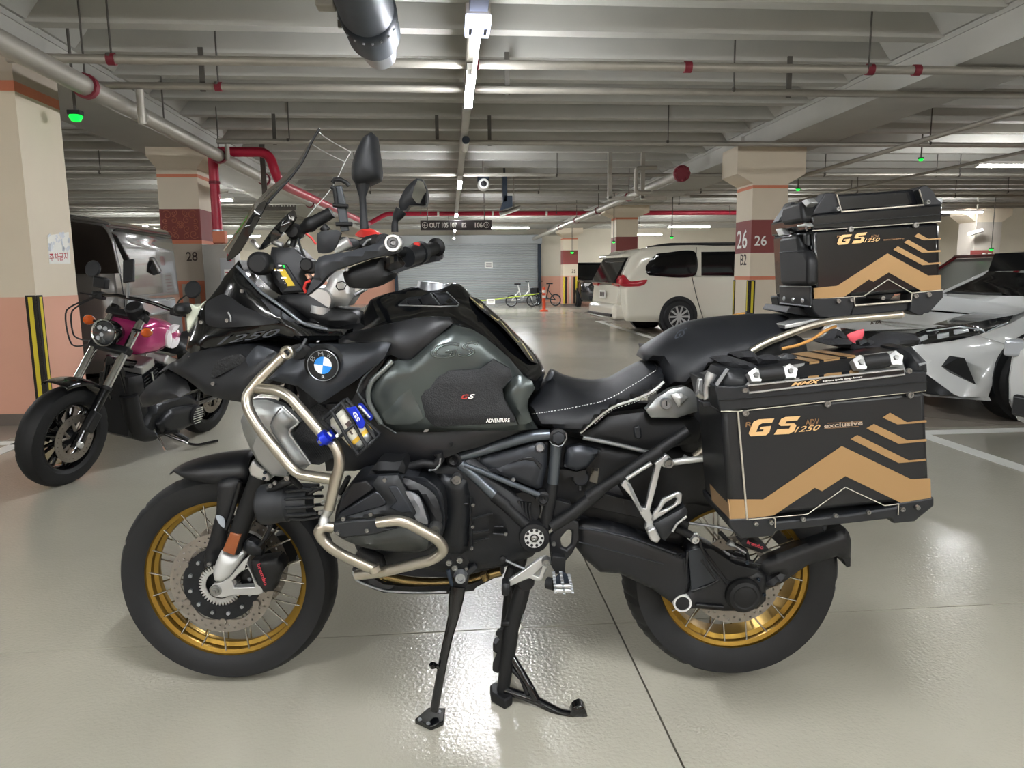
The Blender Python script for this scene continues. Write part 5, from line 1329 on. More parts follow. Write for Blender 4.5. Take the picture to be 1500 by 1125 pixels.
tub('hanger_edge', 'L', '488,408 640,310 670,290', .2, .006, ALU, parent=pg)
# ---------------------------------------------------------------- swingarm and final drive
sw = empty('swingarm', (0, 0, 0), 0, bike)
pan('swingarm_beam', 'Z', '844,760 880,766 924,778 965,794 1006,812 1014,850 1002,880 985,884 956,863 907,840 879,838 858,820 842,800', .13, MATTE, .02, .04, .08, parent=sw, smooth=False, g=.012)
tub('beam_edge', 'L', '130,765 300,790 520,838 850,955', .145, .004, CHAR, parent=sw, cat_=True)
tub('beam_edge', 'L', '140,870 420,940 760,1030', .15, .002, CHAR, parent=sw, cat_=True)
pan('rubber_gaiter', 'M', '80,335 105,330 150,360 188,400 185,500 178,570 110,585 60,560 60,450', .12, SOFTB, .025, .04, .08, parent=sw)
for k in range(4): tub('gaiter_fold', 'M', f'{95+24*k},{350+12*k} {120+18*k},{450+6*k} {125+16*k},{570-3*k}', .142, .0045, SOFTB, parent=sw, cat_=True)
pan('final_drive', 'M', '188,345 195,310 225,280 262,290 330,325 420,378 500,425 600,445 655,490 650,560 650,640 600,690 480,702 400,702 250,688 130,690 100,650 120,600 180,570', .12, MATTE, .02, .04, .06, parent=sw, smooth=False, g=.012)
for s_ in ('262,290 270,330 300,390 370,480 420,540', '190,350 180,450 182,565', '215,585 300,560 370,520', '240,665 400,680', '270,400 360,520', '440,390 560,420 620,430'): tub('casting_rib', 'M', s_, .142, .0042, MATTE, parent=sw)
plate('casting_web', 'M', '195,350 270,330 372,520 212,585', .144, .004, mat('web_grey', '#2c2f33', .4, .3), parent=sw, bevel=.002)
plate('drive_window', 'M', '285,335 330,335 470,430 560,450 620,470 560,500 440,530 420,520', .1425, .004, SOFTB, parent=sw, bevel=.002)
disc('drive_cap', 'M', '520,612', .15, [(0, .020), (.012, .020), (.030, .014), (.034, .016), (.043, .012), (.05, .002), (.052, -.05)], SOFTB, sw, seg=40)
disc('paralever_cap', 'M', '158,655', .145, [(0, .002), (.0205, .002), (.0205, .006), (.0255, .006), (.026, -.02)], mat('white_ring', '#d4d4d2', .35, .3), sw, label='white ringed pivot cap')
disc('cap_face', 'M', '158,655', .148, [(0, .003), (.020, .003), (.0205, 0)], SOFTB, sw)
bolts('M', '540,418 608,518 640,606', .145, .0065, DKSTEEL, sw)
tub('torque_arm', 'L', '845,770 900,790 990,840', .13, .012, SOFTB, parent=sw)
disc('arm_eye', 'L', '990,850', .14, [(0, .004), (.005, .004), (.006, .009), (.010, .009), (.014, 0), (.014, -.02)], ALU, sw)
plate('arm_lug', 'L', '925,820 960,815 1010,800 1030,860 975,880 935,850', .138, .012, ALU, parent=sw, bevel=.003)
tub('brake_rod', 'L', '905,725 1070,745 1240,775 1290,790', .11, .004, STEEL, parent=sw, cat_=True); tub('brake_cable', 'L', '1240,870 1290,900 1360,945', .12, .006, STEEL, parent=sw)
pan('rear_caliper', 'M', '500,300 540,280 640,305 670,345 625,362 520,325', .13, SOFTB, .01, .02, .05, smooth=False, parent=sw, g=.01)
p = pts('M', '535,305 630,340 545,285', .143); text('caliper_lettering', 'brembo', p[0], p[1], p[2], CALRED, sw, bold=.02)
tub('sensor_line', 'M', '380,240 440,300 530,345 545,400', .12, .006, SOFTB, parent=sw, cat_=True); tub('sensor_line', 'M', '430,300 455,315', .135, .008, STEEL, parent=sw)
pan('hugger_arm', 'M', '600,445 650,395 760,350 1120,218 1138,240 1152,290 1148,440 1128,446 1108,400 1070,382 900,432 840,470 760,530 700,560 650,580 640,545 690,510 735,482 730,475 650,500', .115, MATTE, .014, .03, .03, smooth=False, parent=sw, g=.012)
pan('hugger', 'M', '760,350 1120,216 1150,285 1145,440 1125,440 1065,375 900,425', .095, SOFTB, .012, .03, mirror=True, smooth=False, parent=sw, g=.014)
plate('upper_arm', 'Z', '858,716 950,740 1010,765 1008,775 950,762 858,742', .12, .05, SOFTB, parent=sw)
pan('shock_block', 'Z', '830,690 900,700 1000,740 1000,800 900,770 840,760', .07, SOFTB, .02, .03, mirror=True, parent=sw)
# ---------------------------------------------------------------- pedals and stands
plate('shift_lever', 'I', '845,60 870,75 876,105 850,130 818,205 790,210 745,190 640,235 590,250 578,235 590,222 700,150 810,70', .26, .014, ALU, bevel=.003, holes=['765,172 815,128 800,185'], label='silver shift lever')
disc('lever_bolt', 'I', '845,95', .268, [(0, .003), (.005, .003), (.006, .007), (.0095, .007), (.0125, 0), (.0125, -.014)], BOLTM)
pan('lever_rubber', 'I', '585,225 605,218 632,232 625,285 600,295 583,285', .285, SOFTB, .008, .015, .04, g=.007)
tub('shift_rod', 'I', '590,75 650,105 720,135', .25, .0035, STEEL); disc('rod_end', 'I', '590,75', .25, [(0, .006), (.008, .004), (.008, -.006)], SOFTB)
# foot peg
fp = empty('foot_peg', (0, 0, 0), 0, bike)
for k in range(3):
    s_ = [(888, 152, 900, 268), (930, 150, 950, 275), (978, 165, 1000, 268)][k]
    b = MB(); p = pts('I', f'{s_[0]},{s_[1]} {s_[2]},{s_[3]}', .30); n_ = 7
    b.tube(p, .004, 6)
    for j in range(n_):
        q = p[0].lerp(p[1], j/(n_-1)); b.tube([q+Vector((-.004, -.004, 0)), q+Vector((.003, -.004, 0))], .003, 5)
    b.build('peg_tooth_bar', STEEL, fp)
for y_ in (235, 262): tub('peg_bar', 'I', f'893,{y_} 1000,{y_}', .30, .0055, ALU, parent=fp)
plate('peg_plate', 'I', '895,190 935,150 990,180 995,220 900,225', .285, .006, DKSTEEL, parent=fp)
tub('peg_mount', 'I', '850,215,.27 890,225,.28', .27, .016, SOFTB, parent=fp); plate('peg_link', 'I', '880,60 960,70 955,140 960,165 900,165 870,110', .25, .03, SOFTB, parent=fp)
# side stand
ss = empty('side_stand', (0, 0, 0), 0, bike)
tub('stand_leg', 'I', '325,235,.20 315,300,.205 300,410,.215 272,520,.225 240,660,.235 185,965,.245', .22, [.022, .022, .016, .013, .0125, .0125], GLOSS, 0, parent=ss, seg=14)
plate('stand_head', 'I', '315,170 345,150 385,175 388,200 365,260 345,330 305,330 295,260 300,200', .205, .03, SOFTB, parent=ss)
disc('stand_pivot', 'I', '340,185', .21, [(0, .005), (.007, .005), (.008, .009), (.014, .009), (.016, 0), (.02, -.01)], STEEL, ss)
tub('stand_spring', 'I', '265,140,.2 290,230,.2', .2, .006, DKSTEEL, parent=ss)
tub('stand_tang', 'I', '225,730,.24 195,700,.25', .24, .0055, GLOSS, parent=ss); disc('tang_ball', 'I', '178,702', .25, [(0, .011), (.006, .0095), (.011, 0), (.006, -.0095), (0, -.011)], GLOSS, ss)
ft = [BF.atz(*px_('I', *q), .012) for q in ((70, 1022), (150, 952), (252, 955), (240, 1035), (165, 1066))]
MB().prism([p+Vector((0, 0, -.0115)) for p in ft], (0, 0, .014)).build('stand_foot', GLOSS, ss, bevel=.003)
for q in ((100, 1022), (150, 1045), (215, 975)):
    p = BF.atz(*px_('I', *q), .0145); MB().lathe([(0, .004), (.005, .003), (.006, 0)], p, (0, 0, 1), 10).build('foot_bolt', STEEL, ss)
plate('engine_bracket', 'I', '250,75 330,30 375,45 395,90 380,130 330,150 280,120', .19, .025, SOFTB)
bolts('I', '272,98 335,83 306,128', .195, .011, BOLTM); bolts('I', '374,132', .2, .006, BOLTM)
plate('stand_switch', 'I', '365,155 420,110 440,130 385,180', .2, .02, BLACKP)
# center stand
cs = empty('center_stand', (0, 0, 0), 0, bike)
for sgn in (1, -1):
    P = pts('I', '715,215,.14 690,300,.14 640,470,.145 610,700,.15 590,850,.15', .14)
    if sgn < 0: P = [Vector((p.x, -p.y, p.z)) for p in P]
    MB().tube(P, [.02, .024, .024, .02, .018], 12).build('stand_leg', SOFTB, cs)
    f_ = [BF.atz(*px_('I', *q), .02) for q in ((512, 835), (545, 815), (640, 850), (645, 900), (600, 928), (520, 880))]
    if sgn < 0: f_ = [Vector((p.x, -p.y, p.z)) for p in f_]
    MB().prism([p+Vector((0, 0, -.0195)) for p in f_], (0, 0, .03)).build('stand_foot', SOFTB, cs, bevel=.005)
MB().tube([pts('I', '655,480', .14)[0], pts('I', '655,480', .14)[0]+Vector((0, .28, 0))], .012, 10).build('cross_tube', SOFTB, cs)
tub('stand_lever', 'I', '590,842,.155 780,905,.18 930,985,.215 1010,995,.225', .19, .0125, GLOSS, .03, parent=cs)
tub('stand_brace', 'I', '640,650,.15 750,830,.178 785,900,.183', .16, .0115, GLOSS, .02, parent=cs); tub('stand_brace', 'I', '640,720,.15 700,780,.165 735,870,.175', .16, .008, SOFTB, cat_=True, parent=cs)
pan('lever_pad', 'I', '985,1000 1000,955 1040,932 1068,950 1084,1010', .232, GLOSS, .006, .015, .03, parent=cs, g=.008)
plate('stand_hook', 'I', '602,485 560,495 543,520 560,535 572,555 545,590 540,620 560,625 530,690 528,735 555,748 585,740 610,600', .15, .012, SOFTB, parent=cs)
tub('return_spring', 'I', '720,260,.15 690,440,.15', .15, .007, STEEL, parent=cs); tub('spring_hook', 'I', '680,440 690,470 675,515', .15, .004, PAPER, parent=cs, cat_=True)
disc('stand_pivot', 'I', '725,215', .16, [(0, .008), (.02, .008), (.024, 0), (.024, -.04)], SOFTB, cs)
tub('stand_tab', 'I', '585,452 625,455', .16, .009, SOFTB, parent=cs)
tub('stand_spring_bar', 'I', '640,120 615,200', .15, .012, SOFTB, parent=cs)
# ---------------------------------------------------------------- can holder on the crash bar
ch = empty('can_holder', (0, 0, 0), 0, bike)
a0, a1 = pts('D', '775,575 985,800', .425); CA = (a1-a0).normalized(); CL = (a1-a0).length
CN = Vector((0, -1, 0)); CU = CA.cross(CN)
def ringpts(t, r, a_0, a_1, n=14): return [a0+CA*t+(CN*math.cos(a)+CU*math.sin(a))*r for a in np.linspace(a_0, a_1, n)]
for t_, r_ in ((-.012, .033), (CL*.45, .0375), (CL+.004, .034)): MB().tube(ringpts(t_, r_, 0, 2*PI, 29)[:-1], .0038, 8, closed=True).build('cage_ring', BLACKP, ch)
for a in (-.95, -.1, 1.25, 2.4, 3.6, 4.6): MB().tube([a0+CA*t+(CN*math.cos(a+.25*k)+CU*math.sin(a+.25*k))*.0378 for k, t in enumerate((-.012, CL*.3, CL*.6, CL+.004))], .0042, 8).build('cage_rib', BLACKP, ch)
plate('blue_band', 'D', '828,540 905,525 975,645 960,690 930,690 900,640', .468, .006, BLUEM, parent=ch, bevel=.002, label='blue strap plate')
p = pts('D', '915,640 880,575 948,620', .4695); text('band_lettering', 'GS', p[1], p[0], pts('D', '905,560', .4695)[0], WHITETXT, ch, bold=.03)
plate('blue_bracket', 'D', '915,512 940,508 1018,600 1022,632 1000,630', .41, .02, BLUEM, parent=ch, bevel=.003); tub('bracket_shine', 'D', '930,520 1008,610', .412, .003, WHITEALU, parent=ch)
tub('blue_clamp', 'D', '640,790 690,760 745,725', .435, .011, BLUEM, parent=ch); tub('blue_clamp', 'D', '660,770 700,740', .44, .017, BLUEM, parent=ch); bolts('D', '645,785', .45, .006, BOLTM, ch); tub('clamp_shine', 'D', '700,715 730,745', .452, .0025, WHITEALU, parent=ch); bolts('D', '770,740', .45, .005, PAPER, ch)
CANM = mat('can_silver_white', '#c4c2b6', .35, .3, var=.15, vscale=40); CANG = mat('can_gold_print', '#d3a93c', .35, .3, var=.35, vscale=60)
can = thing('drink_can', 'silver and gold drink can in the black cage holder', 'can')
can.location = BF.o; can.rotation_euler = (0, 0, BF.yaw)
MB().lathe([(0, .002), (.024, .0), (.026, .004), (.0325, .012), (.033, .07)], a0, CA, 28).build('can_top', CANM, can)
MB().lathe([(.033, .07), (.033, CL-.018)], a0, CA, 28).build('can_print', CANG, can)
MB().lathe([(.033, CL-.018), (.0325, CL-.012), (.026, CL-.001), (.024, CL-.004), (0, CL-.006)], a0, CA, 28).build('can_base', STEEL, can)
for k, (t_, w_) in enumerate(((.03, .02), (.05, .03))):
    q = [a0+CA*(t_+x)+(CN*math.cos(a)+CU*math.sin(a))*.0336 for x, a in ((0, -.5), (.01, -.5), (.01, -.5+w_*18), (0, -.5+w_*18))]
    MB().add(q, [(0, 1, 2, 3)]).build('can_lettering', DARKTXT, can, smooth=0)
# ================================================================ luggage on the motorcycle
def quadpt(q, u, v):
    return q[0].lerp(q[1], u).lerp(q[3].lerp(q[2], u), v)
def strip_on(name, q, uv, m, parent, th=.0012, out=.001):
    n = (q[1]-q[0]).cross(q[3]-q[0]).normalized()
    if n.y > 0: n = -n
    P = [quadpt(q, u, v)+n*out for u, v in uv]
    b = MB(); b.prism(P, -n*th); return b.build(name, m, parent, smooth=0)

WF, WB = .505, .28
# the two slanted block letters, as outlines
GSP = ([(472, 468), (392, 472), (366, 484), (352, 512), (340, 545), (350, 559), (428, 554), (446, 540), (456, 506), (404, 511), (396, 524), (418, 523), (413, 535), (378, 538), (384, 522), (394, 500), (410, 492), (460, 489)],
       [(608, 455), (530, 460), (508, 470), (494, 496), (506, 506), (556, 504), (549, 520), (488, 524), (470, 551), (548, 547), (574, 534), (586, 502), (574, 492), (528, 494), (534, 482), (590, 477)])
def side_case(sgn):
    t = thing('side_case', 'black side case with a gold mountain graphic hanging on the near side' if sgn > 0 else 'black side case on the far side of the adventure motorcycle, mostly hidden', 'side case', BF.o, BF.yaw)
    def fin(b, name, m, bevel=0., label=None, parent=t, smooth=35., kind=None):
        if sgn < 0: b.flip()
        return b.build(name, m, parent, bevel=bevel, label=label, smooth=smooth, kind=kind)
    body = pts('R', '200,420 1252,322 1278,885 242,992', WF)
    fin(MB().prism(body, (0, WF-WB, 0)), 'case_body', CASEB, .012)
    skirt = pts('R', '232,985 470,975 478,1000 860,962 1100,925 1100,905 1296,872 1297,918 1196,1000 1085,1010 1075,985 480,1050 470,1075 300,1090 242,1030', WF+.004)
    fin(MB().prism(skirt, (0, WF-WB+.008, 0)), 'bottom_guard', CASEP, .006)
    lid = pts('R', '163,300 268,302 1150,225 1257,228 1260,320 1250,330 195,432 190,420', WF+.005)
    fin(MB().prism(lid, (0, WF-WB+.012, 0)), 'lid_rim', CASEP, .005)
    fin(MB().tube(pts('R', '185,372 270,370 1258,278', WF+.006), .0018, 5), 'lid_seam', SOFTB)
    # sloping lid top
    fl_ = pts('R', '268,305 1160,226', WF+.003); zt = pts('R', '340,222', WF-.05)[0]; zr = pts('R', '1125,113', WF-.05)[0]
    A, B = fl_[0], fl_[1]; y1 = -WB-.01
    top = [zt, zr]
    P = [A, B, Vector((B.x+.01, y1, B.z)), Vector((A.x-.03, y1, A.z)), top[0], top[1], Vector((top[1].x+.005, y1, top[1].z)), Vector((top[0].x-.01, y1, top[0].z))]
    fin(MB().add(P, [(3, 2, 1, 0), (4, 5, 6, 7), (0, 1, 5, 4), (1, 2, 6, 5), (2, 3, 7, 6), (3, 0, 4, 7)]), 'lid_top', CASEB, .004)
    if sgn > 0:
        sl = [A, B, top[1], top[0]]
        strip_on('lid_plate', sl, [(.06, .02), (.37, .02), (.37, .98), (.05, .98)], ALU, t)
        strip_on('lid_plate', sl, [(.72, .02), (.985, .02), (.985, .98), (.70, .98)], ALU, t)
        for u0, u1, m in ((.37, .42, CASEG), (.42, .485, GOLDV), (.485, .515, CASEG), (.515, .62, GOLDV), (.62, .665, CASEG), (.665, .72, GOLDV)):
            strip_on('lid_stripe', sl, [(u0, .02), (u1, .02), (u1-.02, .98), (u0-.02, .98)], m, t)
        bk = [top[0], top[1], Vector((top[1].x, y1, top[1].z)), Vector((top[0].x, y1, top[0].z))]
        for u0, u1, m in ((.40, .46, GOLDV), (.49, .60, GOLDV), (.64, .70, GOLDV)):
            P = [quadpt(bk, u, v)+Vector((0, 0, .001)) for u, v in ((u0, 0), (u1, 0), (u1-.05, .9), (u0-.05, .9))]
            MB().prism(P, (0, 0, .001)).build('lid_stripe', m, t)
        # name band
        q = pts('R', '340,335 1142,240 1138,212 336,300', WF+.006)
        MB().prism(q, (0, .003, 0)).build('name_band', CASEG, t, bevel=.001)
        MB().tube(pts('R', '342,336 1143,241 1139,213 335,298', WF+.007), .0022, 6, closed=True).build('band_rim', ALU, t)
        p = pts('R', '555,302 708,284 562,283', WF+.008); text('lettering', 'MMX', p[0], p[1], p[2], mat('lettering_gold', '#d8b27e', .35, .4), t, bold=.03, shear=.35)
        p = pts('R', '722,282 925,259 721,270', WF+.008); text('lettering', 'Extreme sports design factory', p[0], p[1], p[2], WHITETXT, t, bold=.005)
        # corner caps
        pan('lid_corner', 'R', '163,300 205,215 238,208 300,225 345,225 340,335 268,345 200,330', WF-.02, CASEP, .026, .06, .10, parent=t, smooth=False, g=.012)
        pan('lid_corner', 'R', '1132,110 1180,100 1255,178 1258,228 1225,265 1145,272 1150,220', WF-.02, CASEP, .026, .06, .10, parent=t, smooth=False, g=.012)
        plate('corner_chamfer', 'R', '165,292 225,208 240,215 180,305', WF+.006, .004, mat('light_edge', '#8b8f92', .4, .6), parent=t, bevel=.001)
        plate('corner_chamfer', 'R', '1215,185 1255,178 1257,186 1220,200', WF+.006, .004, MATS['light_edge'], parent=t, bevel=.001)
        # handles
        for (xa, ya, xb, yb) in ((368, 252, 545, 232), (905, 187, 1085, 165)):
            p = pts('R', f'{xa},{ya-4} {xb},{yb-4}', WF-.005)
            hd = empty('strap_handle', (0, 0, 0), 0, t)
            MB().tube([p[0].lerp(p[1], .12), p[0].lerp(p[1], .35), p[0].lerp(p[1], .75), p[0].lerp(p[1], .82)], .0165, 12).build('grip', SOFTB, hd)
            MB().tube([p[0].lerp(p[1], .75), p[1]], .009, 10).build('pin', BOLTM, hd)
            for q_ in p:
                MB().lathe([(0, .005), (.006, .005), (.007, .009), (.0175, .008), (.0185, -.010)], q_+Vector((0, -.004, 0)), (0, -1, .45), 5).build('end_plate', ALU, hd, smooth=0)
                MB().lathe([(0, .006), (.0055, .006), (.0055, .013), (0, .0131)], q_+Vector((0, -.004, .0)), (0, -1, .45), 10).build('screw', BOLTM, hd)
        # graphics
        w = WF+.0022
        def gfx(name, s, m, ww=w): return plate(name, 'R', s, ww, .001, m, parent=t, bevel=0)
        gfx('gold_graphic', '243,885 415,885 820,610 1176,780 1276,775 1279,878 1130,905 838,764 718,842 680,825 470,966 330,985 246,985', GOLDV)
        for s_ in ('865,574 900,553 1166,684 1252,675 1252,686 1112,697', '946,518 986,496 1160,581 1256,573 1257,585 1112,598', '1030,463 1068,438 1156,487 1255,475 1256,488 1106,498'): gfx('gold_strip', s_, GOLDV)
        tub('outline', 'R', '340,988 642,961 838,822 1040,916 1112,908', w+.003, .0012, EDGEA, 0, parent=t)
        tub('outline', 'R', '284,430 332,988', w+.001, .0024, EDGEA, 0, parent=t)
        tub('outline', 'R', '196,430 284,431 1252,324', w+.001, .0014, EDGEA, 0, parent=t)
        tub('outline', 'R', '465,978 477,985 477,1030', w+.005, .0014, EDGEA, 0, parent=t); tub('outline', 'R', '1112,908 1110,965', w+.005, .0012, EDGEA, 0, parent=t)
        LG = MATS['lettering_gold']
        for k_ in GSP: plate('lettering', 'R', ' '.join(f'{x},{y}' for x, y in k_), w+.001, .001, LG, parent=t, bevel=0)
        DG = mat('lettering_bronze', '#8a6a4a', .4, .4)
        p = pts('R', '322,513 356,510 326,486', w+.001); text('lettering', 'R', p[0], p[1], p[2], DG, t, bold=.01)
        p = pts('R', '632,503 702,496 632,474', w+.001); text('lettering', 'ADV', p[0], p[1], p[2], DG, t, bold=.01)
        p = pts('R', '574,540 702,528 582,510', w+.001); text('lettering', '1250', p[0], p[1], p[2], LG, t, bold=.01, shear=.25)
        p = pts('R', '728,518 926,500 728,494', w+.001); text('lettering', 'exclusive', p[0], p[1], p[2], mat('lettering_silver', '#b9a896', .4, .4), t, bold=.015)
        tub('lettering_rule', 'R', '745,492 925,483', w, .0007, DG, parent=t); tub('lettering_rule', 'R', '728,520 905,508', w, .0007, DG, parent=t)
        bolts('R', '324,440 745,393 1172,346', w+.004, .009, BOLTM, t, 'rivet'); bolts('R', '378,1010 456,1003 621,986 788,967 957,950 1133,935 1210,926', w+.008, .0065, BOLTM, t, 'rivet')
        bolts('R', '320,322 1165,222', w+.024, .0075, BOLTM, t, 'rivet')
        # latches on the narrow front face
        for (xa, ya, xb, yb) in ((22.5, 0, 0, 0),):
            tub('latch_lever', 'N', '250,500 215,580 190,640', .46, [.013, .012, .008], ALU, parent=t); plate('latch_plate', 'N', '105,570 150,560 150,720 85,740', .42, .02, ALU, parent=t)
            plate('latch_hook', 'N', '165,625 210,605 218,780 160,805', .46, .015, ALU, parent=t, bevel=.003); tub('latch_bar', 'N', '85,720 150,760', .45, .008, BOLTM, parent=t)
            plate('latch_pad', 'N', '140,820 225,815 240,870 150,870', .46, .04, CASEP, parent=t)
        # gold band on the narrow front face
        x0 = body[3].x
        bq = [BF.atx(*px_('R', *q), x0-.004) for q in ((138, 800), (180, 850), (236, 885), (243, 985), (150, 890))]
        MB().prism(bq, (.002, 0, 0)).build('gold_graphic', GOLDV, t)
    return t
case1 = side_case(1)
case2 = side_case(-1)
# ---------------------------------------------------------------- top case
WT = .15
tc = thing('top_case', 'glossy black top case with a gold mountain graphic on the rear rack', 'top case', BF.o, BF.yaw)
body = pts('P', '372,405 1380,345 1386,890 388,960', WT)
MB().prism(body, (0, 2*WT, 0)).build('case_body', CASEG, tc, bevel=.012)
rim = pts('P', '365,292 1396,205 1396,340 1380,350 372,415', WT+.004)
MB().prism(rim, (0, 2*WT+.008, 0)).build('lid_rim', CASEG, tc, bevel=.006)
hump = pts('P', '372,290 480,122 550,122 572,132 1205,92 1230,70 1275,62 1330,112 1350,170 1394,205', WT-.03)
MB().prism(hump, (0, 2*WT-.06, 0)).build('lid_top', CASEG, tc, bevel=.01)
for s_ in ('366,295 372,280 478,120 552,122 575,140 605,270 500,282', '1205,92 1232,68 1272,60 1330,112 1352,165 1396,200 1390,212 1250,222'): plate('lid_corner', 'P', s_, WT-.004, .05, CASEP, parent=tc, bevel=.004)
for s_ in ('366,295 372,280 478,120 552,122 575,140 605,270 500,282', '1205,92 1232,68 1272,60 1330,112 1352,165 1396,200 1390,212 1250,222'):
    b = MB().prism(pts('P', s_, WT-.004), (0, .05, 0)).flip(); b.build('lid_corner', CASEP, tc, bevel=.004)
tub('lid_line', 'P', '566,135 605,268 1250,216 1212,95', WT+.0, .0022, EDGEA, 0, parent=tc)
tub('lid_seam', 'P', '370,372 1396,290', WT+.005, .0016, SOFTB, 0, parent=tc); tub('outline', 'P', '375,418 1385,345', WT+.003, .0014, EDGEA, 0, parent=tc)
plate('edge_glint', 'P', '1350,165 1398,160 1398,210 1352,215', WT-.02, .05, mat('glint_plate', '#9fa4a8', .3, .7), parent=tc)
for s_ in ('360,955 385,952 700,935 710,1000 672,1100 560,1112 430,1100 380,1055', '1155,910 1402,885 1404,942 1292,1062 1252,1066 1245,1080 1205,1082 1138,1050 1150,985'):
    plate('corner_guard', 'P', s_, WT+.006, .06, CASEP, parent=tc, bevel=.004); MB().prism(pts('P', s_, WT+.006), (0, .06, 0)).flip().build('corner_guard', CASEP, tc, bevel=.004)
plate('bottom_rail', 'P', '700,1000 1150,965 1148,990 1135,1045 672,1090 690,1015', WT-.005, .38, CASEP, parent=tc, bevel=.004)
tub('outline', 'P', '708,1004 1150,970', WT+.004, .0028, EDGEA, 0, parent=tc)
tub('outline', 'P', '390,958 780,930 970,800 1155,907 1402,884', WT+.003, .0015, EDGEA, 0, parent=tc); tub('outline', 'P', '704,938 710,1000', WT+.008, .0013, EDGEA, 0, parent=tc); tub('outline', 'P', '1157,912 1152,965', WT+.008, .0013, EDGEA, 0, parent=tc)
w = WT+.0022
def gfx2(name, s): return plate(name, 'P', s, w, .001, GOLDV, parent=tc, bevel=0)
gfx2('gold_graphic', '385,868 570,850 965,595 1285,770 1385,765 1386,885 1230,890 975,745 855,818 820,800 625,935 389,955')
for s_ in ('1010,566 1046,540 1288,670 1382,664 1382,677 1240,688', '1095,510 1127,487 1285,577 1382,570 1382,584 1238,590', '1176,462 1206,437 1284,480 1382,474 1382,486 1248,492'): gfx2('gold_strip', s_)
LG = MATS['lettering_gold']; DG = MATS['lettering_bronze']
for k_ in GSP: plate('lettering', 'P', ' '.join(f'{568+(x-338)*.88:.1f},{437+(y-456)*.90-(x-338)*.02:.1f}' for x, y in k_), w+.001, .001, LG, parent=tc, bevel=0)
p = pts('P', '780,510 898,500 787,481', w+.001); text('lettering', '1250', p[0], p[1], p[2], LG, tc, bold=.01, shear=.25)
p = pts('P', '832,474 898,468 832,452', w+.001); text('lettering', 'ADV', p[0], p[1], p[2], DG, tc, bold=.01)
p = pts('P', '565,475 600,472 568,455', w+.001); text('lettering', 'R', p[0], p[1], p[2], DG, tc, bold=.01)
p = pts('P', '930,496 1095,484 930,480', w+.001); text('lettering', 'exclusive', p[0], p[1], p[2], DG, tc, bold=.015)
bolts('P', '676,406 1186,373', w+.004, .009, BOLTM, tc, 'rivet'); bolts('P', '578,247 1280,195 580,970 685,962 928,945 1187,930 1290,920', w+.008, .0075, BOLTM, tc, 'rivet')
# narrow front face with the padded backrest
xf = (body[0].x+body[3].x)/2-.004
def face(s, out=.0): return [BF.atx(*px_('P', *[float(a) for a in k.split(',')]), xf-out) for k in s.split()]
def pad(name, s, out, th, m, bevel=.01):
    P = face(s, out); return MB().prism(P, (th, 0, 0)).build(name, m, tc, bevel=bevel, seg=3)
pad('backrest_pad', '112,470 250,445 270,560 305,575 340,640 335,850 120,845 108,600', .025, .03, SOFTB, .012)
pad('backrest_fold', '112,585 300,575 300,580 112,590', .027, .004, mat('pad_seam', '#3b3f44', .5), .001)
pad('backrest_pad', '140,225 280,185 300,330 285,350 140,372 118,330', .03, .04, SOFTB, .014)
pad('lower_plate', '115,850 355,852 355,1010 115,985', .006, .008, CASEP, .003)
pad('plate_edge', '115,850 355,852 355,862 115,860', .009, .004, STEEL, .001); pad('plate_edge', '115,982 355,1008 355,1018 115,992', .009, .004, STEEL, .001)
for s_ in ((155, 950), (225, 958), (300, 965)):
    p = face(f'{s_[0]},{s_[1]}', .01)[0]; MB().lathe([(0, .004), (.006, .003), (.007, 0)], p, (-1, 0, 0), 10).build('rivet', STEEL, tc)
for s_ in ('285,185 330,165 365,200 325,235', '80,405 125,398 160,450 110,460', '245,375 315,360 330,385 260,392'): pad('latch', s_, .03, .02, ALU, .003)
for s_ in ('240,460 290,450 310,560 280,575', '300,440 330,440 330,540 305,520'): pad('latch_arm', s_, .012, .012, CASEP, .004)
tub('latch_wire', 'P', '330,240 310,330 335,420', .12, .003, STEEL, parent=tc, cat_=True)
plate('case_foot', 'P', '200,1010 330,1030 430,1105 300,1085 170,1060', .10, .2, SOFTB, parent=tc)
# ---------------------------------------------------------------- straps, cords
sp = thing('luggage_strap', 'black webbing strap bunch with red tag lying over the near side case', 'strap', BF.o, BF.yaw)
WEB = mat('black_webbing', '#1c1d20', .75, bump=1., bscale=500)
pan('strap_fold', 'O', '190,165 330,120 470,130 560,190 700,200 880,110 980,70 1200,80 1270,165 1000,230 860,300 700,322 620,250 400,220', .36, WEB, .03, .04, .06, parent=sp, g=.01)
pan('strap_loop', 'O', '180,150 250,90 310,25 350,15 410,45 470,130 540,190 480,225 430,150 380,90 330,130 250,180', .35, WEB, .01, .02, .02, parent=sp, g=.01)
pan('strap_buckle', 'O', '590,150 640,130 740,140 760,165 680,205 600,195', .40, BLACKP, .012, .02, .02, parent=sp, g=.008)
pan('red_tag', 'O', '455,85 560,40 640,15 645,60 625,120 540,172 500,150', .34, mat('red_tag_fabric', '#d3525c', .7), .006, .02, .006, parent=sp, g=.01, label='red fabric tag')
sp2 = thing('luggage_strap', 'flat black strap folded over the front of the near side case lid', 'strap', BF.o, BF.yaw)
pan('strap_fold', 'N', '460,290 700,262 760,330 900,300 1010,340 960,395 760,400 640,375 520,320', .40, WEB, .015, .03, .03, parent=sp2, g=.008)
pan('strap_end', 'N', '970,370 1060,290 1150,300 1200,350 1090,380 1040,395', .38, BLACKP, .01, .02, .02, parent=sp2, g=.008)
pan('strap_end', 'N', '250,340 450,320 700,400 760,450 600,460 430,440 330,380', .42, WEB, .008, .02, .03, parent=sp2, g=.008)
cd = thing('bungee_cord', 'orange bungee cord running under the top case to the side case', 'cord', BF.o, BF.yaw)
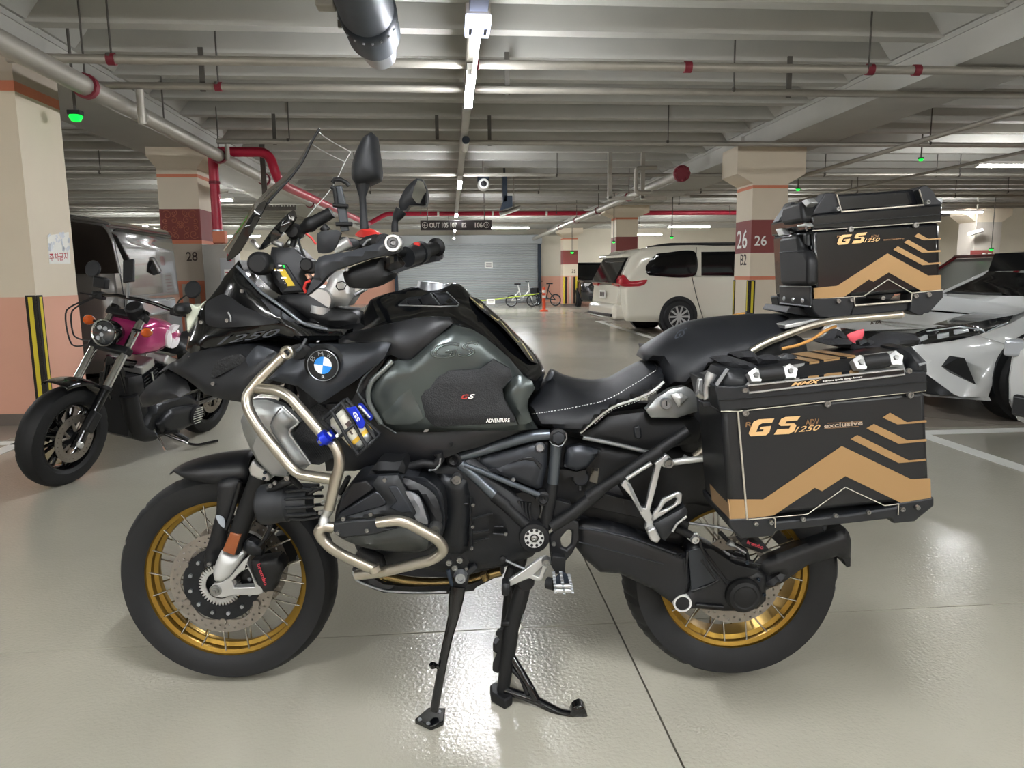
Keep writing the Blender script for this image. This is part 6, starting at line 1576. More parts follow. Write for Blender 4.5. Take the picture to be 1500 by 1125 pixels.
CORD = mat('orange_cord', '#b98545', .6)
tub('cord_run', 'Z', '1145,511,.22 1168,506,.22 1190,497,.2 1208,485,.18 1224,478,.15', .2, .0042, CORD, parent=cd, cat_=True)
tub('cord_run', 'Z', '1055,471,-.05 1065,466,-.05 1080,461,-.05 1096,459,-.06', -.05, .0045, CORD, parent=cd, cat_=True); tub('cord_hook', 'Z', '1092,459 1104,463', -.05, .007, SOFTB, parent=cd)
# ================================================================ cars
PEARL = mat('pearl_white_paint', '#e6e2d3', .18, .05, coat=1.)
WHITECAR = mat('white_car_paint', '#d9dbda', .15, coat=1.)
GREYVAN = mat('grey_van_paint', '#6b6a68', .2, .5, coat=1.)
BLACKCAR = mat('black_car_paint', '#14161a', .15, coat=1.)
REDCAR = mat('dark_red_car_paint', '#6d1a22', .18, .2, coat=1.)
REDLENS = mat('red_tail_lens', '#b3182a', .12, coat=1.)
LAMP = mat('lamp_glass', '#c4cad0', .08, .3, coat=1.)
CHROME = mat('chrome', '#d7d9dc', .08, 1.)
CARBLK = mat('car_black_trim', '#15171a', .4)
def car_wheel(parent, c, R, hw, spokes=10, face=-1, rim_m=None):
    w = empty('wheel', c, 0, parent)
    rr = R*.68
    MB().lathe([(rr, hw), (R-.03, hw), (R, hw*.7), (R, -hw*.7), (R-.03, -hw), (rr, -hw)], (0, 0, 0), (0, -1, 0), 36).build('tyre', TYRE, w)
    MB().lathe([(rr, hw), (rr-.02, hw*.93), (rr-.03, hw*.83), (0, hw*.83)], (0, 0, 0), (0, face, 0), 36).build('rim_barrel', CARBLK, w)
    b = MB(); b.lathe([(rr-.025, hw*.9), (rr-.005, hw*1.0), (rr-.005, hw*.7)], (0, 0, 0), (0, face, 0), 36)
    b.lathe([(0, hw*.98), (.05, hw*.95), (.06, hw*.5)], (0, 0, 0), (0, face, 0), 16)
    for k in range(spokes):
        a = 2*PI*k/spokes
        p = [Vector((r_*math.cos(a+d), face*t, r_*math.sin(a+d))) for r_, d, t in ((.04, -.4, hw*.93), (rr-.02, -.10, hw*.98), (rr-.02, .10, hw*.98), (.04, .4, hw*.93))]
        b.prism(p, (0, -face*.012, 0))
    b.build('alloy_rim', rim_m or ALU, w)
    return w
def loft_car(name, label, cat, loc, yaw, L, hw, z_belt, z_top, paint, hood=.9, g0=1.1, g1=.0, nose_z=.62, glassm=None, tail=None):
    """saloon or estate by stations; nose at x = 0, faces -x"""
    t = thing(name, label, cat, loc, yaw)
    st = [(0, .70, .32, nose_z), (.06, .80, .25, nose_z+.06), (.2, .90, .2, nose_z+.11), (.5, .97, .2, nose_z+.17), (hood, 1., .2, z_belt-.08), (g0, 1., .2, z_belt), (L-g1-.1, 1., .2, z_belt), (L-.25, .97, .2, z_belt-.02), (L-.06, .9, .25, z_belt-.08), (L, .78, .35, z_belt-.18)]
    b = MB(); V = []; n = 0
    for x, f, zb, zt in st:
        h = hw*f
        ring = [(h*.85, zb), (h*.97, zb+.1), (h, (zb+zt)/2), (h*.98, zt-.08), (h*.9, zt-.01), (h*.6, zt+.015), (0, zt+.025)]
        ring = ring+[(-y, z) for y, z in reversed(ring[:-1])]; n = len(ring)
        V += [(x, y, z) for y, z in ring]
    F = [(i*n+j, (i+1)*n+j, (i+1)*n+(j+1) % n, i*n+(j+1) % n) for i in range(len(st)-1) for j in range(n)]
    F += [tuple(range(n)), tuple(reversed(range((len(st)-1)*n, len(st)*n)))]
    b.add(V, F).build('body', paint, t, smooth=45)
    gx = [(g0-.05, .0), (g0+.55, 1.), (L-g1-.75, 1.), (L-g1, .0)]
    V = []
    for x, f in gx:
        zt = z_belt-.02+(z_top-z_belt-.02)*f; hb = hw*.93; ht = hw*(.93-.17*f)
        V += [(x, -ht, zt), (x, ht, zt)] if f else [(x, -hb, zt), (x, hb, zt)]
    V += [(gx[1][0], -hw*.93, z_belt-.02), (gx[1][0], hw*.93, z_belt-.02), (gx[2][0], -hw*.93, z_belt-.02), (gx[2][0], hw*.93, z_belt-.02)]
    MB().add(V, [(0, 2, 3, 1), (4, 6, 7, 5), (0, 8, 2), (1, 3, 9), (8, 10, 4, 2), (9, 3, 5, 11), (10, 6, 4), (11, 5, 7), (2, 4, 5, 3)]).build('glasshouse', glassm or WINDOW, t, smooth=0)
    P = [(gx[1][0]-.04, -hw*.77, z_top-.035), (gx[2][0]+.04, -hw*.77, z_top-.035), (gx[2][0]+.04, hw*.77, z_top-.035), (gx[1][0]-.04, hw*.77, z_top-.035)]
    MB().prism(P, (0, 0, .045)).build('roof', paint, t, bevel=.03)
    for s in (-1, 1):
        MB().tube([(g0-.02, s*hw*.93, z_belt-.01), (g0+.55, s*hw*.765, z_top-.03)], .028, 8).build('pillar', paint, t)
        MB().tube([(L-g1-.02, s*hw*.93, z_belt-.01), (L-g1-.75, s*hw*.765, z_top-.03)], .035, 8).build('pillar', paint, t)
        MB().tube([(g0+1.25, s*hw*.935, z_belt-.01), (g0+1.2, s*hw*.77, z_top-.03)], .03, 8).build('pillar', CARBLK, t)
        MB().box((g0+.2, s*(hw+.08), z_belt+.08), (.12, .2, .13)).build('door_mirror', paint, t, bevel=.03)
        for x in (.85, L-.95): 
            MB().lathe([(.0, hw+.005), (.39, hw+.005), (.39, hw-.15)], (x, 0, .33), (0, s, 0), 28).build('wheel_arch', CARBLK, t); car_wheel(t, (x, s*(hw-.072), .33), .33, .105, 10, s)
        MB().box((.1, s*hw*.62, nose_z-.0), (.16, hw*.36, .11), Matrix.Rotation(s*.5, 3, 'Z')).build('headlamp', LAMP, t, bevel=.02)
        MB().box((L-.06, s*hw*.66, z_belt-.16), (.12, hw*.34, .13), Matrix.Rotation(-s*.4, 3, 'Z')).build('tail_lamp', REDLENS, t, bevel=.02)
    MB().box((.02, 0, nose_z-.16), (.06, hw*1.1, .2)).build('grille', CARBLK, t, bevel=.02)
    MB().box((.02, 0, .36), (.08, hw*1.3, .14)).build('lower_intake', CARBLK, t, bevel=.02)
    return t

# white minivan, rear towards the aisle
CROP['V'] = (850, 180, 3.5156)
yv = .11
VF = Frame(3.72-.95*math.sin(yv), 14.5+.95*math.cos(yv), yv)
mv = thing('minivan', 'white minivan with red tail lamp parked behind column 26', 'van', VF.o, VF.yaw)
def vl(x, w, z): return Vector((x, -w, z))
def vpan(*a, **k): return pan(*a, fr=VF, parent=mv, **k)
ol = pts('V', '235,1020 215,960 208,900 206,830 222,770 262,690 300,655 345,642 480,632 600,630', .86, VF)
ol += [vl(3.0, .86, 1.70), vl(3.6, .86, 1.58), vl(4.25, .86, 1.12), vl(5.0, .86, .92), vl(5.1, .86, .6), vl(5.05, .86, .28), vl(2.5, .86, .24)]
MB().puff(ol, .09, .22, None, .07, 'round', True, True).build('body', PEARL, mv, smooth=40)
# bulged tailgate and bumper towards the aisle
q = [VF.at(*px_('V', *p), w_) for p, w_ in (((212, 1010), .86), ((160, 1000), .3), ((112, 985), -.86))]
x_r = ol[2].x
MB().span((x_r-.16, -.86, .30), (x_r+.4, .86, .62)).build('rear_bumper', PEARL, mv, bevel=.09, seg=4)
MB().prism([(x_r-.08, -.84, .6), (x_r-.03, -.84, 1.02), (x_r+.5, -.84, 1.02), (x_r+.5, -.84, .6)], (0, 1.68, 0)).build('tailgate', PEARL, mv, bevel=.04, seg=3)
MB().prism([(x_r-.13, -.78, 1.04), (x_r+.16, -.72, 1.55), (x_r+.6, -.72, 1.55), (x_r+.6, -.78, 1.04)], (0, 1.52, 0)).build('rear_window', WINDOW, mv, bevel=.02)
MB().span((x_r+.05, -.74, 1.55), (x_r+.55, .74, 1.62)).build('spoiler', PEARL, mv, bevel=.03)
MB().span((x_r-.19, -.8, .36), (x_r-.1, .8, .42)).build('bumper_step', CARBLK, mv, bevel=.01)
MB().box((x_r-.10, 0, .80), (.02, .36, .17)).build('number_plate', PAPER, mv, bevel=.004)
b = MB()
for k in range(5): b.box((x_r-.112, -.12+.06*k, .80), (.004, .035, .09))
b.build('plate_marks', DARKTXT, mv, kind='stuff')
vpan('tail_lamp', 'V', '205,800 222,782 258,815 345,808 332,832 300,842 205,838', .955, m=REDLENS, bulge=.02, r=.05, th=.3, g=.03)
MB().box((x_r-.03, -.66, 1.05), (.06, .4, .16)).build('tail_lamp', REDLENS, mv, bevel=.02); MB().box((x_r-.03, .66, 1.05), (.06, .4, .16)).build('tail_lamp', REDLENS, mv, bevel=.02)
vpan('side_window', 'V', '337,742 362,705 396,674 440,668 590,664 590,786 355,786 340,770', .955, m=WINDOW, bulge=.004, r=.03, th=.02, g=.05)
vpan('side_window', 'V', '624,664 800,662 800,788 624,786', .955, m=WINDOW, bulge=.004, r=.03, th=.02, g=.05, smooth=False)
for s_ in ('598,640 596,790 575,792 600,900 640,1032', '640,1032 800,1020', '575,790 800,790'): tub('panel_gap', 'V', s_, .957, .006, CARBLK, 0, parent=mv, fr=VF)
tub('roof_rail', 'V', '345,645 400,634 460,626 800,622', .78, .03, CARBLK, .1, parent=mv, fr=VF); tub('roof_rail', 'V', '345,650 400,638 460,630 800,626', -.78, .03, CARBLK, .1, parent=mv, fr=VF)
wc = VF.at(*px_('V', 506, 1003), .95); wc.z = .345
for x in (wc.x, wc.x+3.03):
    for s in (1, -1):
        MB().lathe([(0, .958), (.41, .958), (.41, .8)], (x, 0, wc.z+.01), (0, -s, 0), 36).build('wheel_arch', CARBLK, mv); car_wheel(mv, (x, -s*.885, .345), .345, .105, 10, -s)
MB().box((3.2, -.96, .95), (.22, .04, .05)).build('door_handle', PEARL, mv, bevel=.01)

# white saloon on the right, nose towards the aisle
CROP['S'] = (1250, 300, 3.216)
KF = Frame(3.45, 6.35, 0.)
ks = thing('car', 'white saloon with slim dark headlamp behind the side case', 'car', KF.o, 0)
def kpan(name, s, m, bulge=.02, r=.15, th=.05, w=.8, smooth=False, g=.04, **k): return pan(name, 'S', s, w, m, bulge, r, th, fr=KF, parent=ks, smooth=smooth, g=g, **k)
kpan('hood', '58,594,.30 100,552,.05 225,548,-.25 330,488,-.25 425,428,-.1 600,425,.4 860,432,.75 880,480,.86 755,520,.86 500,566,.70 350,582,.50', WHITECAR, .03, .3)
kpan('front_fascia', '262,668,.42 300,652,.46 335,656,.50 590,612,.77 740,560,.88 870,490,.88 900,560,.9 804,640,.9 720,720,.9 660,830,.9 635,905,.88 510,907,.80 470,890,.74 350,800,.56', WHITECAR, .03, .2, sym=True)
kpan('nose_lip', '56,596,.28 100,553,.05 330,570,.40 352,582,.50 290,604,.44 180,598,.36', mat('nose_lip_grey', '#b8bab6', .2, coat=.6), .01, .06)
kpan('nose_dark', '50,600,.28 180,600,.36 300,606,.45 330,655,.50 262,672,.42 120,660,.30 60,640,.22', CARBLK, .01, .08)
KB = mat('headlamp_dark', '#17191c', .12, coat=1.)
kpan('headlamp', '296,612,.47 350,590,.52 500,566,.71 755,520,.885 728,560,.885 590,612,.79 470,640,.65 330,657,.51', KB, .012, .06, .04, g=.02, sym=True)
for s_ in ('310,628,.5 350,612,.55 352,632,.55 315,645,.51', '400,610,.62 450,600,.66 450,622,.66 402,632,.62', '480,590,.7 540,578,.76 545,598,.77 485,610,.71'): kpan('lamp_cell', s_, LAMP, .008, .02, .02, g=.015)
tub('lamp_edge', 'S', '345,596,.545 500,574,.735 590,585,.80 625,600,.81 725,556,.91', .6, .006, LAMP, .0, parent=ks, fr=KF)
kpan('fog_intake', '422,762,.70 500,718,.80 524,722,.82 577,846,.85', CARBLK, .004, .05, .02, w=.75, sym=True)
kpan('lower_lip', '262,760,.40 350,802,.565 400,840,.64 472,892,.75 420,898,.70 350,892,.56 262,870,.40', CARBLK, .01, .05, .1, sym=True)
kpan('sill_lip', '350,892,.5 640,905,.88 650,925,.88 520,915,.8 350,902,.5', WHITECAR, .005, .02, .1, sym=True)
kpan('windshield', '432,418,.0 620,332,.0 900,215,.3 1000,215,.75 900,440,.72 600,425,.4', WINDOW, .04, .3, .03)
tub('pillar', 'S', '430,418,-.05 620,330,-.05 804,252,-.05 1000,180,.0', 0, .03, WHITECAR, 0, parent=ks, fr=KF)
tub('wiper', 'S', '450,412,.1 560,418,.35 700,420,.55', .3, .01, CARBLK, 0, parent=ks, fr=KF)
kc = KF.at(*px_('S', 800, 800), .85); xk = 1.26
for s in (1, -1):
    MB().lathe([(.0, .91), (.385, .91), (.385, .7)], (xk, 0, .36), (0, -s, 0), 40).build('wheel_arch', CARBLK, ks); car_wheel(ks, (xk, -s*.83, .335), .335, .11, 10, -s)
    MB().lathe([(.0, .905), (.40, .905), (.40, .7)], (xk+2.7, 0, .37), (0, -s, 0), 28).build('wheel_arch', CARBLK, ks); car_wheel(ks, (xk+2.7, -s*.83, .335), .335, .11, 10, -s)
b = MB(); V = []; st = [(.5, .50, .26, .55), (.75, .70, .24, .62), (1.0, .76, .22, .70), (1.5, .84, .2, .86), (4.0, .87, .2, .95), (4.6, .8, .25, .9)]
for x, h, zb, zt in st:
    ring = [(h*.9, zb), (h, zb+.1), (h, zt-.1), (h*.9, zt-.02), (0, zt)]; ring = ring+[(-y, z) for y, z in reversed(ring[:-1])]; n = len(ring); V += [(x, y, z) for y, z in ring]
b.add(V, [(i*n+j, (i+1)*n+j, (i+1)*n+(j+1) % n, i*n+(j+1) % n) for i in range(len(st)-1) for j in range(n)]+[tuple(range(n))]).build('body', WHITECAR, ks, smooth=45)
p = pts('S', '95,572,.22 148,568,.28 100,560,.2', .25, KF)
text('badge', 'KIA', p[0]+Vector((-.03, 0, .015)), p[1]+Vector((-.03, 0, .015)), p[2]+Vector((-.03, 0, .02)), DARKTXT, ks, bold=.02)
tub('fender_crease', 'S', '600,620,.80 700,650,.9 740,665,.91', .9, .004, mat('shade_line', '#b9bcbb', .3), 0, parent=ks, fr=KF)
# the next car, of which only a corner shows at the right edge
wc2 = loft_car('car', 'white car whose bumper corner shows at the right edge', 'car', (3.60, 3.75, 0), 0, 4.4, .9, .98, 1.45, WHITECAR, nose_z=.72)
loft_car('car', 'dark red saloon seen between the top case and the white saloon', 'car', (5.4, 9.1, 0), 0, 4.5, .9, .96, 1.42, REDCAR, glassm=mat('pale_windscreen', '#8f9690', .12, .2, coat=.8))  # bright reflection on the windscreen is painted in as pale glass colour
loft_car('suv', 'black sport utility vehicle parked beside the striped column', 'car', (5.80, 27.2, 0), PI/2, 4.6, .96, 1.12, 1.68, BLACKCAR, nose_z=.85)
loft_car('suv', 'white car with dark windows behind the grey van', 'car', (-4.25, 12.7, 0), PI, 4.6, .92, 1.22, 1.68, WHITECAR, nose_z=.95, g0=.8)
# grey van on the left, nose towards the aisle
CROP['Y'] = (90, 300, 6.522)
GF = Frame(-4.6, 8.55, 0.)
gv = thing('van', 'grey van with dark side glass behind the cruiser motorcycle', 'van', GF.o, 0)
Pn = pts('Y', '-150,70 100,95 390,150', .84, GF); Pf = pts('Y', '470,172 600,262 720,365 830,500 935,640 1000,735', -.84, GF)
P = Pn+[Vector((p.x, -.84, p.z)) for p in Pf if p.x > Pn[-1].x+.05]; xn = P[-1].x; zn = P[-1].z
z0 = .28
P += [Vector((xn+.05, -.84, zn-.1)), Vector((xn+.10, -.84, .5)), Vector((xn+.04, -.84, z0)), Vector((Pn[0].x-1.6, -.84, z0)), Vector((Pn[0].x-2.2, -.84, .6)), Vector((Pn[0].x-2.2, -.84, 1.7)), Vector((Pn[0].x-1.8, -.84, 1.92))]
P = [Vector((p.x, -.84, p.z)) for p in P]
MB().puff(P, .09, .25, None, .07, 'round', True, True).build('body', GREYVAN, gv, smooth=40)
wa, wb = P[3]+Vector((.02, 0, .015)), P[6]+Vector((.02, 0, .015))
MB().prism([(wa.x, -.74, wa.z), (wb.x, -.82, wb.z), (wb.x, .82, wb.z), (wa.x, .74, wa.z)], Vector((.02, 0, .02))).build('windscreen', WINDOW, gv)
def gpan(name, s, m, w=.945, bulge=.004, g=.05, **k): return pan(name, 'Y', s, w, m, bulge, .04, .03, fr=GF, parent=gv, smooth=False, g=g, **k)
DG2 = mat('brown_dark_glass', '#1c1715', .1)
gpan('side_window', '-100,150 100,160 375,200 425,238 480,350 555,655 150,660 -100,665', DG2)
gpan('front_window', '475,260 520,300 640,520 655,620 605,560', WINDOW)
gpan('door_mirror', '820,560 845,520 880,515 915,560 945,650 880,675 812,640', BLACKP, 1.0, .04)
tub('mirror_cap', 'Y', '845,520 880,515 940,640', 1.03, .02, GREYVAN, parent=gv, fr=GF)
tub('window_frame', 'Y', '395,190 440,240 490,350 560,655', .955, .015, GREYVAN, parent=gv, fr=GF); tub('panel_gap', 'Y', '560,660 600,900 610,1000', .953, .006, CARBLK, parent=gv, fr=GF); tub('roof_gutter', 'Y', '100,125 390,165 460,185', .93, .015, GREYVAN, parent=gv, fr=GF)
MB().box((xn+.02, 0, .9), (.2, 1.3, .2)).build('headlamp_band', LAMP, gv, bevel=.04)
for x in (xn-.85, xn-3.8):
    for s in (1, -1): MB().lathe([(0, .945), (.39, .945), (.39, .7)], (x, 0, .34), (0, -s, 0), 28).build('wheel_arch', CARBLK, gv); car_wheel(gv, (x, -s*.872, .335), .335, .105, 8, -s)

# ================================================================ cruiser motorcycle with the pink tank
PINK = mat('pink_metallic', '#b3326f', .18, .35, coat=1.)
AMBL = mat('amber_lens', '#c9581b', .15, coat=.8)
cr = thing('cruiser_motorcycle', 'small black cruiser motorcycle with a pink tank leaning on its stand', 'motorcycle', (-2.366, 4.47, 0), math.radians(77))
cr.rotation_euler = (.19, 0, math.radians(77))
def cpart(b, name, m, parent=cr, bevel=0, smooth=40, label=None, kind=None): return b.build(name, m, parent, smooth=smooth, bevel=bevel, label=label, kind=kind)
def cwheel(name, c, R, hw, yaw=0):
    w = empty(name, c, yaw, cr)
    half = [(R*.66, hw*.75), (R*.72, hw*.95), (R*.86, hw), (R*.94, hw*.86), (R*.985, hw*.5), (R, hw*.12)]
    cpart(MB().lathe(half+[(r, -t) for r, t in reversed(half)], (0, 0, 0), (0, -1, 0), 96, mod=lambda r, t, k, j: r-.004 if (k+int(abs(t)*90)) % 8 == 0 and r > R*.9 else r), 'tyre', TYRE, w, smooth=30)
    cpart(MB().lathe([(R*.66, hw*.75), (R*.64, hw*.78), (R*.6, hw*.5), (R*.6, -hw*.5), (R*.64, -hw*.78), (R*.66, -hw*.75)], (0, 0, 0), (0, -1, 0), 48), 'rim', GLOSS, w)
    for k in range(9):
        a = 2*PI*k/9
        for d in (-.12, .12): cpart(MB().tube([(.04*math.cos(a), -.01, .04*math.sin(a)), (R*.61*math.cos(a+d), 0, R*.61*math.sin(a+d))], [.013, .010], 6), 'cast_spoke', GLOSS, w)
    cpart(MB().lathe([(0, .07), (.03, .07), (.05, .05), (.05, -.05), (0, -.06)], (0, 0, 0), (0, -1, 0), 20), 'hub', ENG, w)
    H = [circle((0, -.075, 0), .095, 30)]
    for k in range(28):
        a = 2*PI*k/28; H.append(circle((.127*math.cos(a), -.075, .127*math.sin(a)), .004, 6))
    cpart(MB().prism(circle((0, -.075, 0), .146, 48), (0, .005, 0), H), 'brake_disc', DISC, w, smooth=30)
    for k in range(5):
        a = 2*PI*k/5+.3; cpart(MB().tube([(.045*math.cos(a), -.073, .045*math.sin(a)), (.10*math.cos(a-.25), -.073, .10*math.sin(a-.25))], .009, 6), 'disc_arm', DISC, w); cpart(MB().tube([(.045*math.cos(a), -.073, .045*math.sin(a)), (.10*math.cos(a+.25), -.073, .10*math.sin(a+.25))], .009, 6), 'disc_arm', DISC, w)
    return w
st_ = -.06
cwheel('front_wheel', (0, 0, .30), .305, .066, st_); cwheel('rear_wheel', (1.51, 0, .315), .322, .074)
fkc = empty('front_fork', (0, 0, .30), st_, cr)
rk_ = .56
def fkp(l, w, off=0.): return Vector((math.sin(rk_)*l-off*math.cos(rk_), -w, math.cos(rk_)*l+off*math.sin(rk_)))
for s in (1, -1):
    cpart(MB().tube([fkp(-.06, s*.108), fkp(.33, s*.108)], .029, 16), 'fork_slider', GLOSS, fkc)
    cpart(MB().tube([fkp(.33, s*.108), fkp(.35, s*.108)], .033, 16), 'dust_seal', SOFTB, fkc)
    cpart(MB().tube([fkp(.35, s*.108), fkp(.86, s*.108)], .0245, 18), 'fork_tube', CHROME, fkc)
    cpart(MB().tube([fkp(.86, s*.108), fkp(.885, s*.108)], .03, 16), 'fork_cap', GLOSS, fkc)
    a = fkp(.74, s*.108, .03)
    cpart(MB().tube([a, a+Vector((0, -s*.08, 0))], .008, 8), 'signal_stalk', GLOSS, fkc)
    cpart(MB().lathe([(0, .035), (.02, .032), (.031, .018), (.032, 0), (.02, -.03), (0, -.034)], a+Vector((0, -s*.10, 0)), (-1, 0, .1), 18), 'turn_signal', AMBL, fkc, label='amber turn signal')
for l in (.60, .84): cpart(MB().box(fkp(l, 0), (.06, .28, .05), Matrix.Rotation(rk_, 3, 'Y')), 'triple_clamp', SOFTB, fkc, bevel=.01)
cpart(MB().box(fkp(.12, .125), (.07, .045, .13), Matrix.Rotation(rk_, 3, 'Y')), 'brake_caliper', SOFTB, fkc, bevel=.012)
cpart(MB().lathe([(0, .02), (.016, .02), (.026, .01), (.026, -.01)], fkp(-.03, .12), (0, -1, 0), 16), 'axle_cap', ALU, fkc)
V = []; n, m_ = 22, 11
for i in range(n):
    a = 1.88-1.22*i/(n-1)
    for j in range(m_):
        t_ = -PI/2+PI*j/(m_-1); r_ = .322+.03*math.cos(t_)**.6
        V.append((r_*math.cos(a), .085*math.sin(t_), r_*math.sin(a)))
b = MB().add(V, [(i*m_+j, i*m_+j+1, (i+1)*m_+j+1, (i+1)*m_+j) for i in range(n-1) for j in range(m_-1)])
o = cpart(b, 'front_fender', GLOSS, fkc, smooth=50); o.modifiers.new('solid', 'SOLIDIFY').thickness = .004
hc = fkp(.66, 0, .09)
cpart(MB().lathe([(0, -.11), (.05, -.10), (.075, -.05), (.082, 0), (.082, .02), (.076, .022)], hc, (-1, 0, .05), 28), 'headlamp_shell', GLOSS, fkc)
cpart(MB().lathe([(.075, .018), (.06, .032), (0, .042)], hc, (-1, 0, .05), 28), 'headlamp_glass', mat('dark_lamp_glass', '#4a4d50', .06, .5, coat=1.), fkc)
cpart(MB().lathe([(.076, .015), (.084, .02), (.084, .03), (.076, .026)], hc, (-1, 0, .05), 28), 'headlamp_ring', CHROME, fkc)
for q in ((.02, .03), (-.02, .03), (0, -.01), (.025, -.035)): cpart(MB().lathe([(0, .045), (.012, .044), (.015, .036)], hc+Vector((0, q[0], q[1])), (-1, 0, .05), 10), 'lamp_cell', LAMP, fkc)
top = fkp(.86, 0)
bar = [top+Vector(v) for v in ((.16, -.42, .02), (.08, -.30, .05), (.02, -.12, .09), (.0, 0, .09), (.02, .12, .09), (.08, .30, .05), (.16, .42, .02))]
cpart(MB().tube(bar, .0125, 12, .06), 'bar_tube', GLOSS, fkc)
for s, k0, k1 in ((1, 0, 1), (-1, 6, 5)):
    cpart(MB().tube([bar[k0], bar[k0].lerp(bar[k1], .85)], .018, 12), 'grip', SOFTB, fkc)
    q = bar[k0].lerp(bar[k1], 1.1); cpart(MB().box(q, (.05, .08, .05)), 'switch_box', SOFTB, fkc, bevel=.01)
    cpart(MB().tube([q+Vector((-.03, 0, .0)), q+Vector((-.05, -s*.10, 0))], .006, 8), 'lever', SOFTB, fkc)
    cpart(MB().tube([q, q+Vector((.0, s*.01, .06)), q+Vector((.02, -s*.05, .13))], .005, 8, .03), 'mirror_stem', GLOSS, fkc)
    cpart(MB().lathe([(0, .012), (.05, .01), (.058, 0), (.05, -.012), (0, -.014)], q+Vector((.02, -s*.08, .16)), (-1, 0, .2), 20), 'mirror', BLACKP, fkc)
cpart(MB().box(top+Vector((0, .22, .15)), (.05, .09, .07)), 'brake_reservoir', SOFTB, fkc, bevel=.008)
cpart(MB().box(top+Vector((-.01, .02, .26)), (.02, .075, .15), Matrix.Rotation(.35, 3, 'Y') @ Matrix.Rotation(-.35, 3, 'X')), 'phone_cradle', BLACKP, fkc, bevel=.006)
cpart(MB().tube([top+Vector((0, .02, .09)), top+Vector((-.01, .02, .19))], .01, 8), 'cradle_stem', STEEL, fkc)
cpart(MB().lathe([(0, .03), (.045, .03), (.055, .02), (.055, -.05), (0, -.06)], top+Vector((-.03, -.06, .03)), (-.6, 0, .8), 24), 'speedometer', SOFTB, fkc)
for s in (.9, 1.1):
    cpart(MB().tube(catmull([bar[5], bar[5]+Vector((-.10*s, .12*s, -.12)), bar[5]+Vector((-.12, .06*s, -.30*s)), fkp(.60, -.06, .05)], .03, False), .005, 6), 'cable', SOFTB, fkc)
# tank: wedge with round shoulders, pink
tk = [Vector(v) for v in ((.36, -.06, .83), (.42, -.07, .915), (.56, -.08, .935), (.74, -.07, .90), (.86, -.06, .845), (.87, -.07, .78), (.74, -.09, .735), (.56, -.1, .70), (.42, -.09, .70), (.36, -.07, .75))]
tk = [v+Vector((.05, 0, .06)) for v in tk]
cpart(MB().puff(tk, .075, .09, None, .018, 'round', True, True), 'fuel_tank', PINK, label='pink metallic fuel tank')
EMW2 = mat('white_decal', '#f2eef0', .3)
for s_ in (((.62, .76), (.66, .74), (.67, .80), (.64, .86), (.61, .82)), ((.67, .735), (.74, .745), (.76, .80), (.72, .78), (.69, .80)), ((.66, .84), (.72, .86), (.74, .89), (.68, .88))):
    cpart(MB().puff([Vector((x+.05, -.172, z+.06)) for x, z in s_], .004, .02, -.14, .015), 'tank_decal', EMW2)
cpart(MB().puff([Vector(v) for v in ((.86, -.05, .83), (1.0, -.07, .80), (1.2, -.09, .78), (1.36, -.09, .82), (1.40, -.08, .77), (1.2, -.1, .70), (.9, -.08, .72))], .07, .06, None, .025, 'round', True, True), 'seat', SEATM)
cpart(MB().puff([Vector(v) for v in ((1.2, -.07, .72), (1.40, -.08, .76), (1.62, -.08, .72), (1.80, -.08, .60), (1.84, -.08, .5), (1.78, -.08, .52), (1.6, -.08, .62), (1.4, -.08, .66))], .02, .03, None, .025, 'round', True, True), 'rear_fender', GLOSS)
cpart(MB().tube([(.34, 0, .72), (.6, 0, .66), (1.0, 0, .62), (1.3, 0, .55)], .03, 10), 'frame_tube', GLOSS)
for s in (1, -1):
    cpart(MB().tube([(.38, -s*.03, .74), (.45, -s*.11, .40), (.55, -s*.12, .17), (1.0, -s*.12, .15), (1.2, -s*.12, .30), (1.25, -s*.1, .58)], .017, 10, .08), 'frame_tube', GLOSS)
    cpart(MB().tube([(1.15, -s*.1, .3), (1.51, -s*.11, .315)], .02, 8), 'swingarm', GLOSS)
    cpart(MB().tube([(1.35, -s*.14, .62), (1.50, -s*.14, .36)], .03, 10), 'shock_absorber', SOFTB)
for ang, xc in ((-.38, .66), (.38, .86)):
    e = empty('cylinder', (.76, 0, .34), 0, cr)
    R_ = Matrix.Rotation(ang, 3, 'Y')
    for k in range(9): cpart(MB().box(R_ @ Vector((0, 0, .10+.024*k)), (.15, .17, .009), R_), 'cooling_fin', HEADG if k % 2 else ENG, e)
    cpart(MB().box(R_ @ Vector((0, 0, .20)), (.11, .12, .24), R_), 'barrel', ENG, e); cpart(MB().box(R_ @ Vector((0, 0, .345)), (.14, .16, .07), R_), 'rocker_cover', ALU, e, bevel=.015)
    cpart(MB().tube([R_ @ Vector((0, -.10, .0)), R_ @ Vector((0, -.09, .30))], .012, 8), 'pushrod_tube', CHROME, e)
cpart(MB().puff([Vector(v) for v in ((.50, -.12, .22), (.6, -.13, .40), (.8, -.13, .45), (1.05, -.13, .42), (1.18, -.13, .30), (1.05, -.13, .17), (.6, -.12, .15))], .05, .06, None, .03, 'round', True, True), 'crankcase', ENG)
cpart(MB().puff([Vector(v) for v in ((.62, -.19, .28), (.75, -.19, .36), (1.0, -.19, .35), (1.14, -.19, .28), (1.05, -.19, .19), (.72, -.19, .19))], .03, .05, -.1, .02), 'primary_cover', ENG)
dc = Vector((1.03, -.225, .275))
cpart(MB().lathe([(0, .012), (.06, .012), (.072, .004), (.075, -.03)], dc, (0, -1, 0), 28), 'derby_cover', SOFTB)
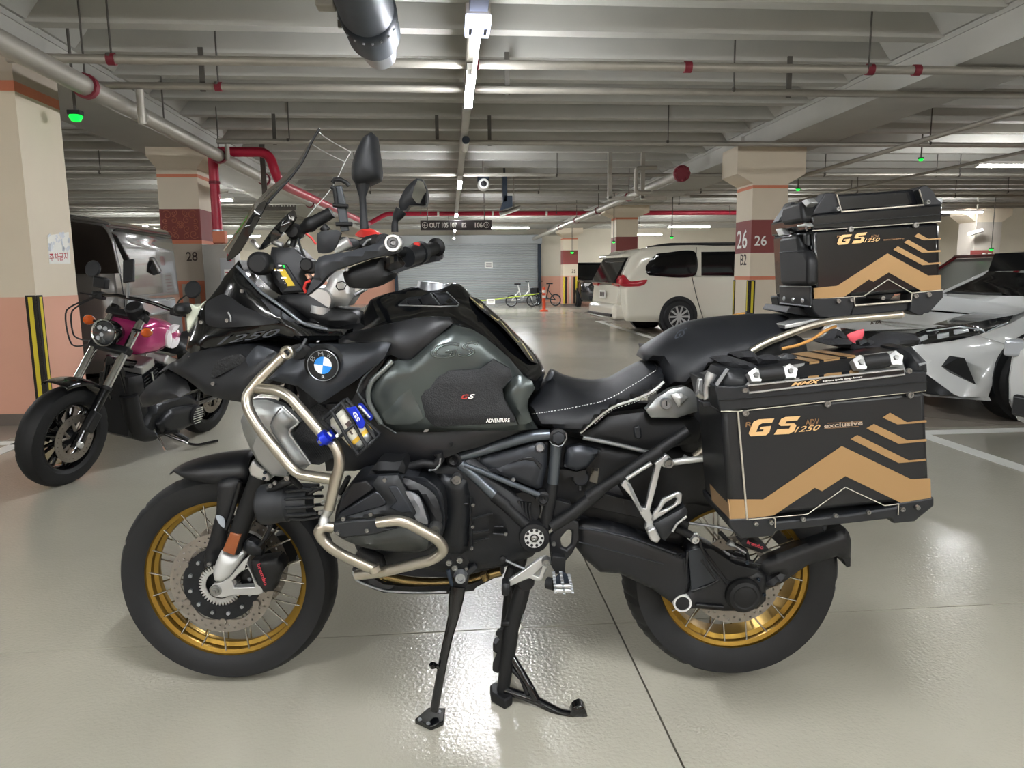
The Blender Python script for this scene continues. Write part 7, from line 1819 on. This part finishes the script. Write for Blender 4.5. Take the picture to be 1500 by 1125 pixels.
for k in range(7): 
    z_ = -.054+.018*k; hl = math.sqrt(max(.0, .066**2-z_**2)); cpart(MB().box(dc+Vector((0, -.014, z_)), (2*hl, .006, .008)), 'cover_rib', CHROME)
cpart(MB().tube([(.42, -.10, .5), (.45, -.12, .36), (.52, -.13, .22), (.66, -.13, .20)], .055, 10, .08), 'oil_cooler_guard', SOFTB)
cpart(MB().puff([Vector(v) for v in ((.40, -.10, .62), (.44, -.11, .22), (.58, -.12, .16), (.68, -.12, .20), (.60, -.12, .40), (.52, -.11, .62))], .02, .03, None, .025, 'round', False, True), 'front_shield', SOFTB)
cpart(MB().lathe([(0, .05), (.07, .05), (.08, .03), (.08, 0), (0, 0)], (.76, .17, .55), (0, 1, 0), 24), 'air_cleaner', CHROME)
for z_ in (.18, .28): cpart(MB().tube([(.75, .13, .36), (.85, .2, z_), (1.9, .22, z_)], [.02, .03, .035], 12, .08), 'exhaust_pipe', SOFTB)
cpart(MB().tube([(.70, -.17, .2), (.70, -.30, .235)], .012, 8), 'foot_peg', SOFTB); cpart(MB().tube([(.62, -.16, .25), (.60, -.25, .16), (.60, -.28, .12)], .008, 8), 'shift_pedal', CHROME)
cpart(MB().tube([(.80, -.14, .16), (.92, -.30, .08), (1.12, -.36, .085)], .010, 8, .06), 'side_stand', GLOSS)
cpart(MB().tube([(.84, -.16, .18), (.90, -.26, .12)], .016, 8), 'stand_pivot', SOFTB)
sb = empty('saddlebag', (1.47, -.2, .5), 0, cr)
LEA = mat('black_leather', '#1a1a1c', .45, bump=.6, bscale=300)
cpart(MB().box((0, 0, 0), (.34, .13, .26)), 'bag', LEA, sb, bevel=.04); cpart(MB().box((0, -.012, .09), (.36, .14, .12)), 'flap', LEA, sb, bevel=.03)
for x in (-.09, .09):
    cpart(MB().box((x, -.075, -.02), (.03, .012, .2)), 'strap', LEA, sb, bevel=.003)
    cpart(MB().tube([(x-.022, -.085, -.045), (x+.022, -.085, -.045), (x+.022, -.085, -.09), (x-.022, -.085, -.09)], .004, 6, closed=True), 'buckle', CHROME, sb)
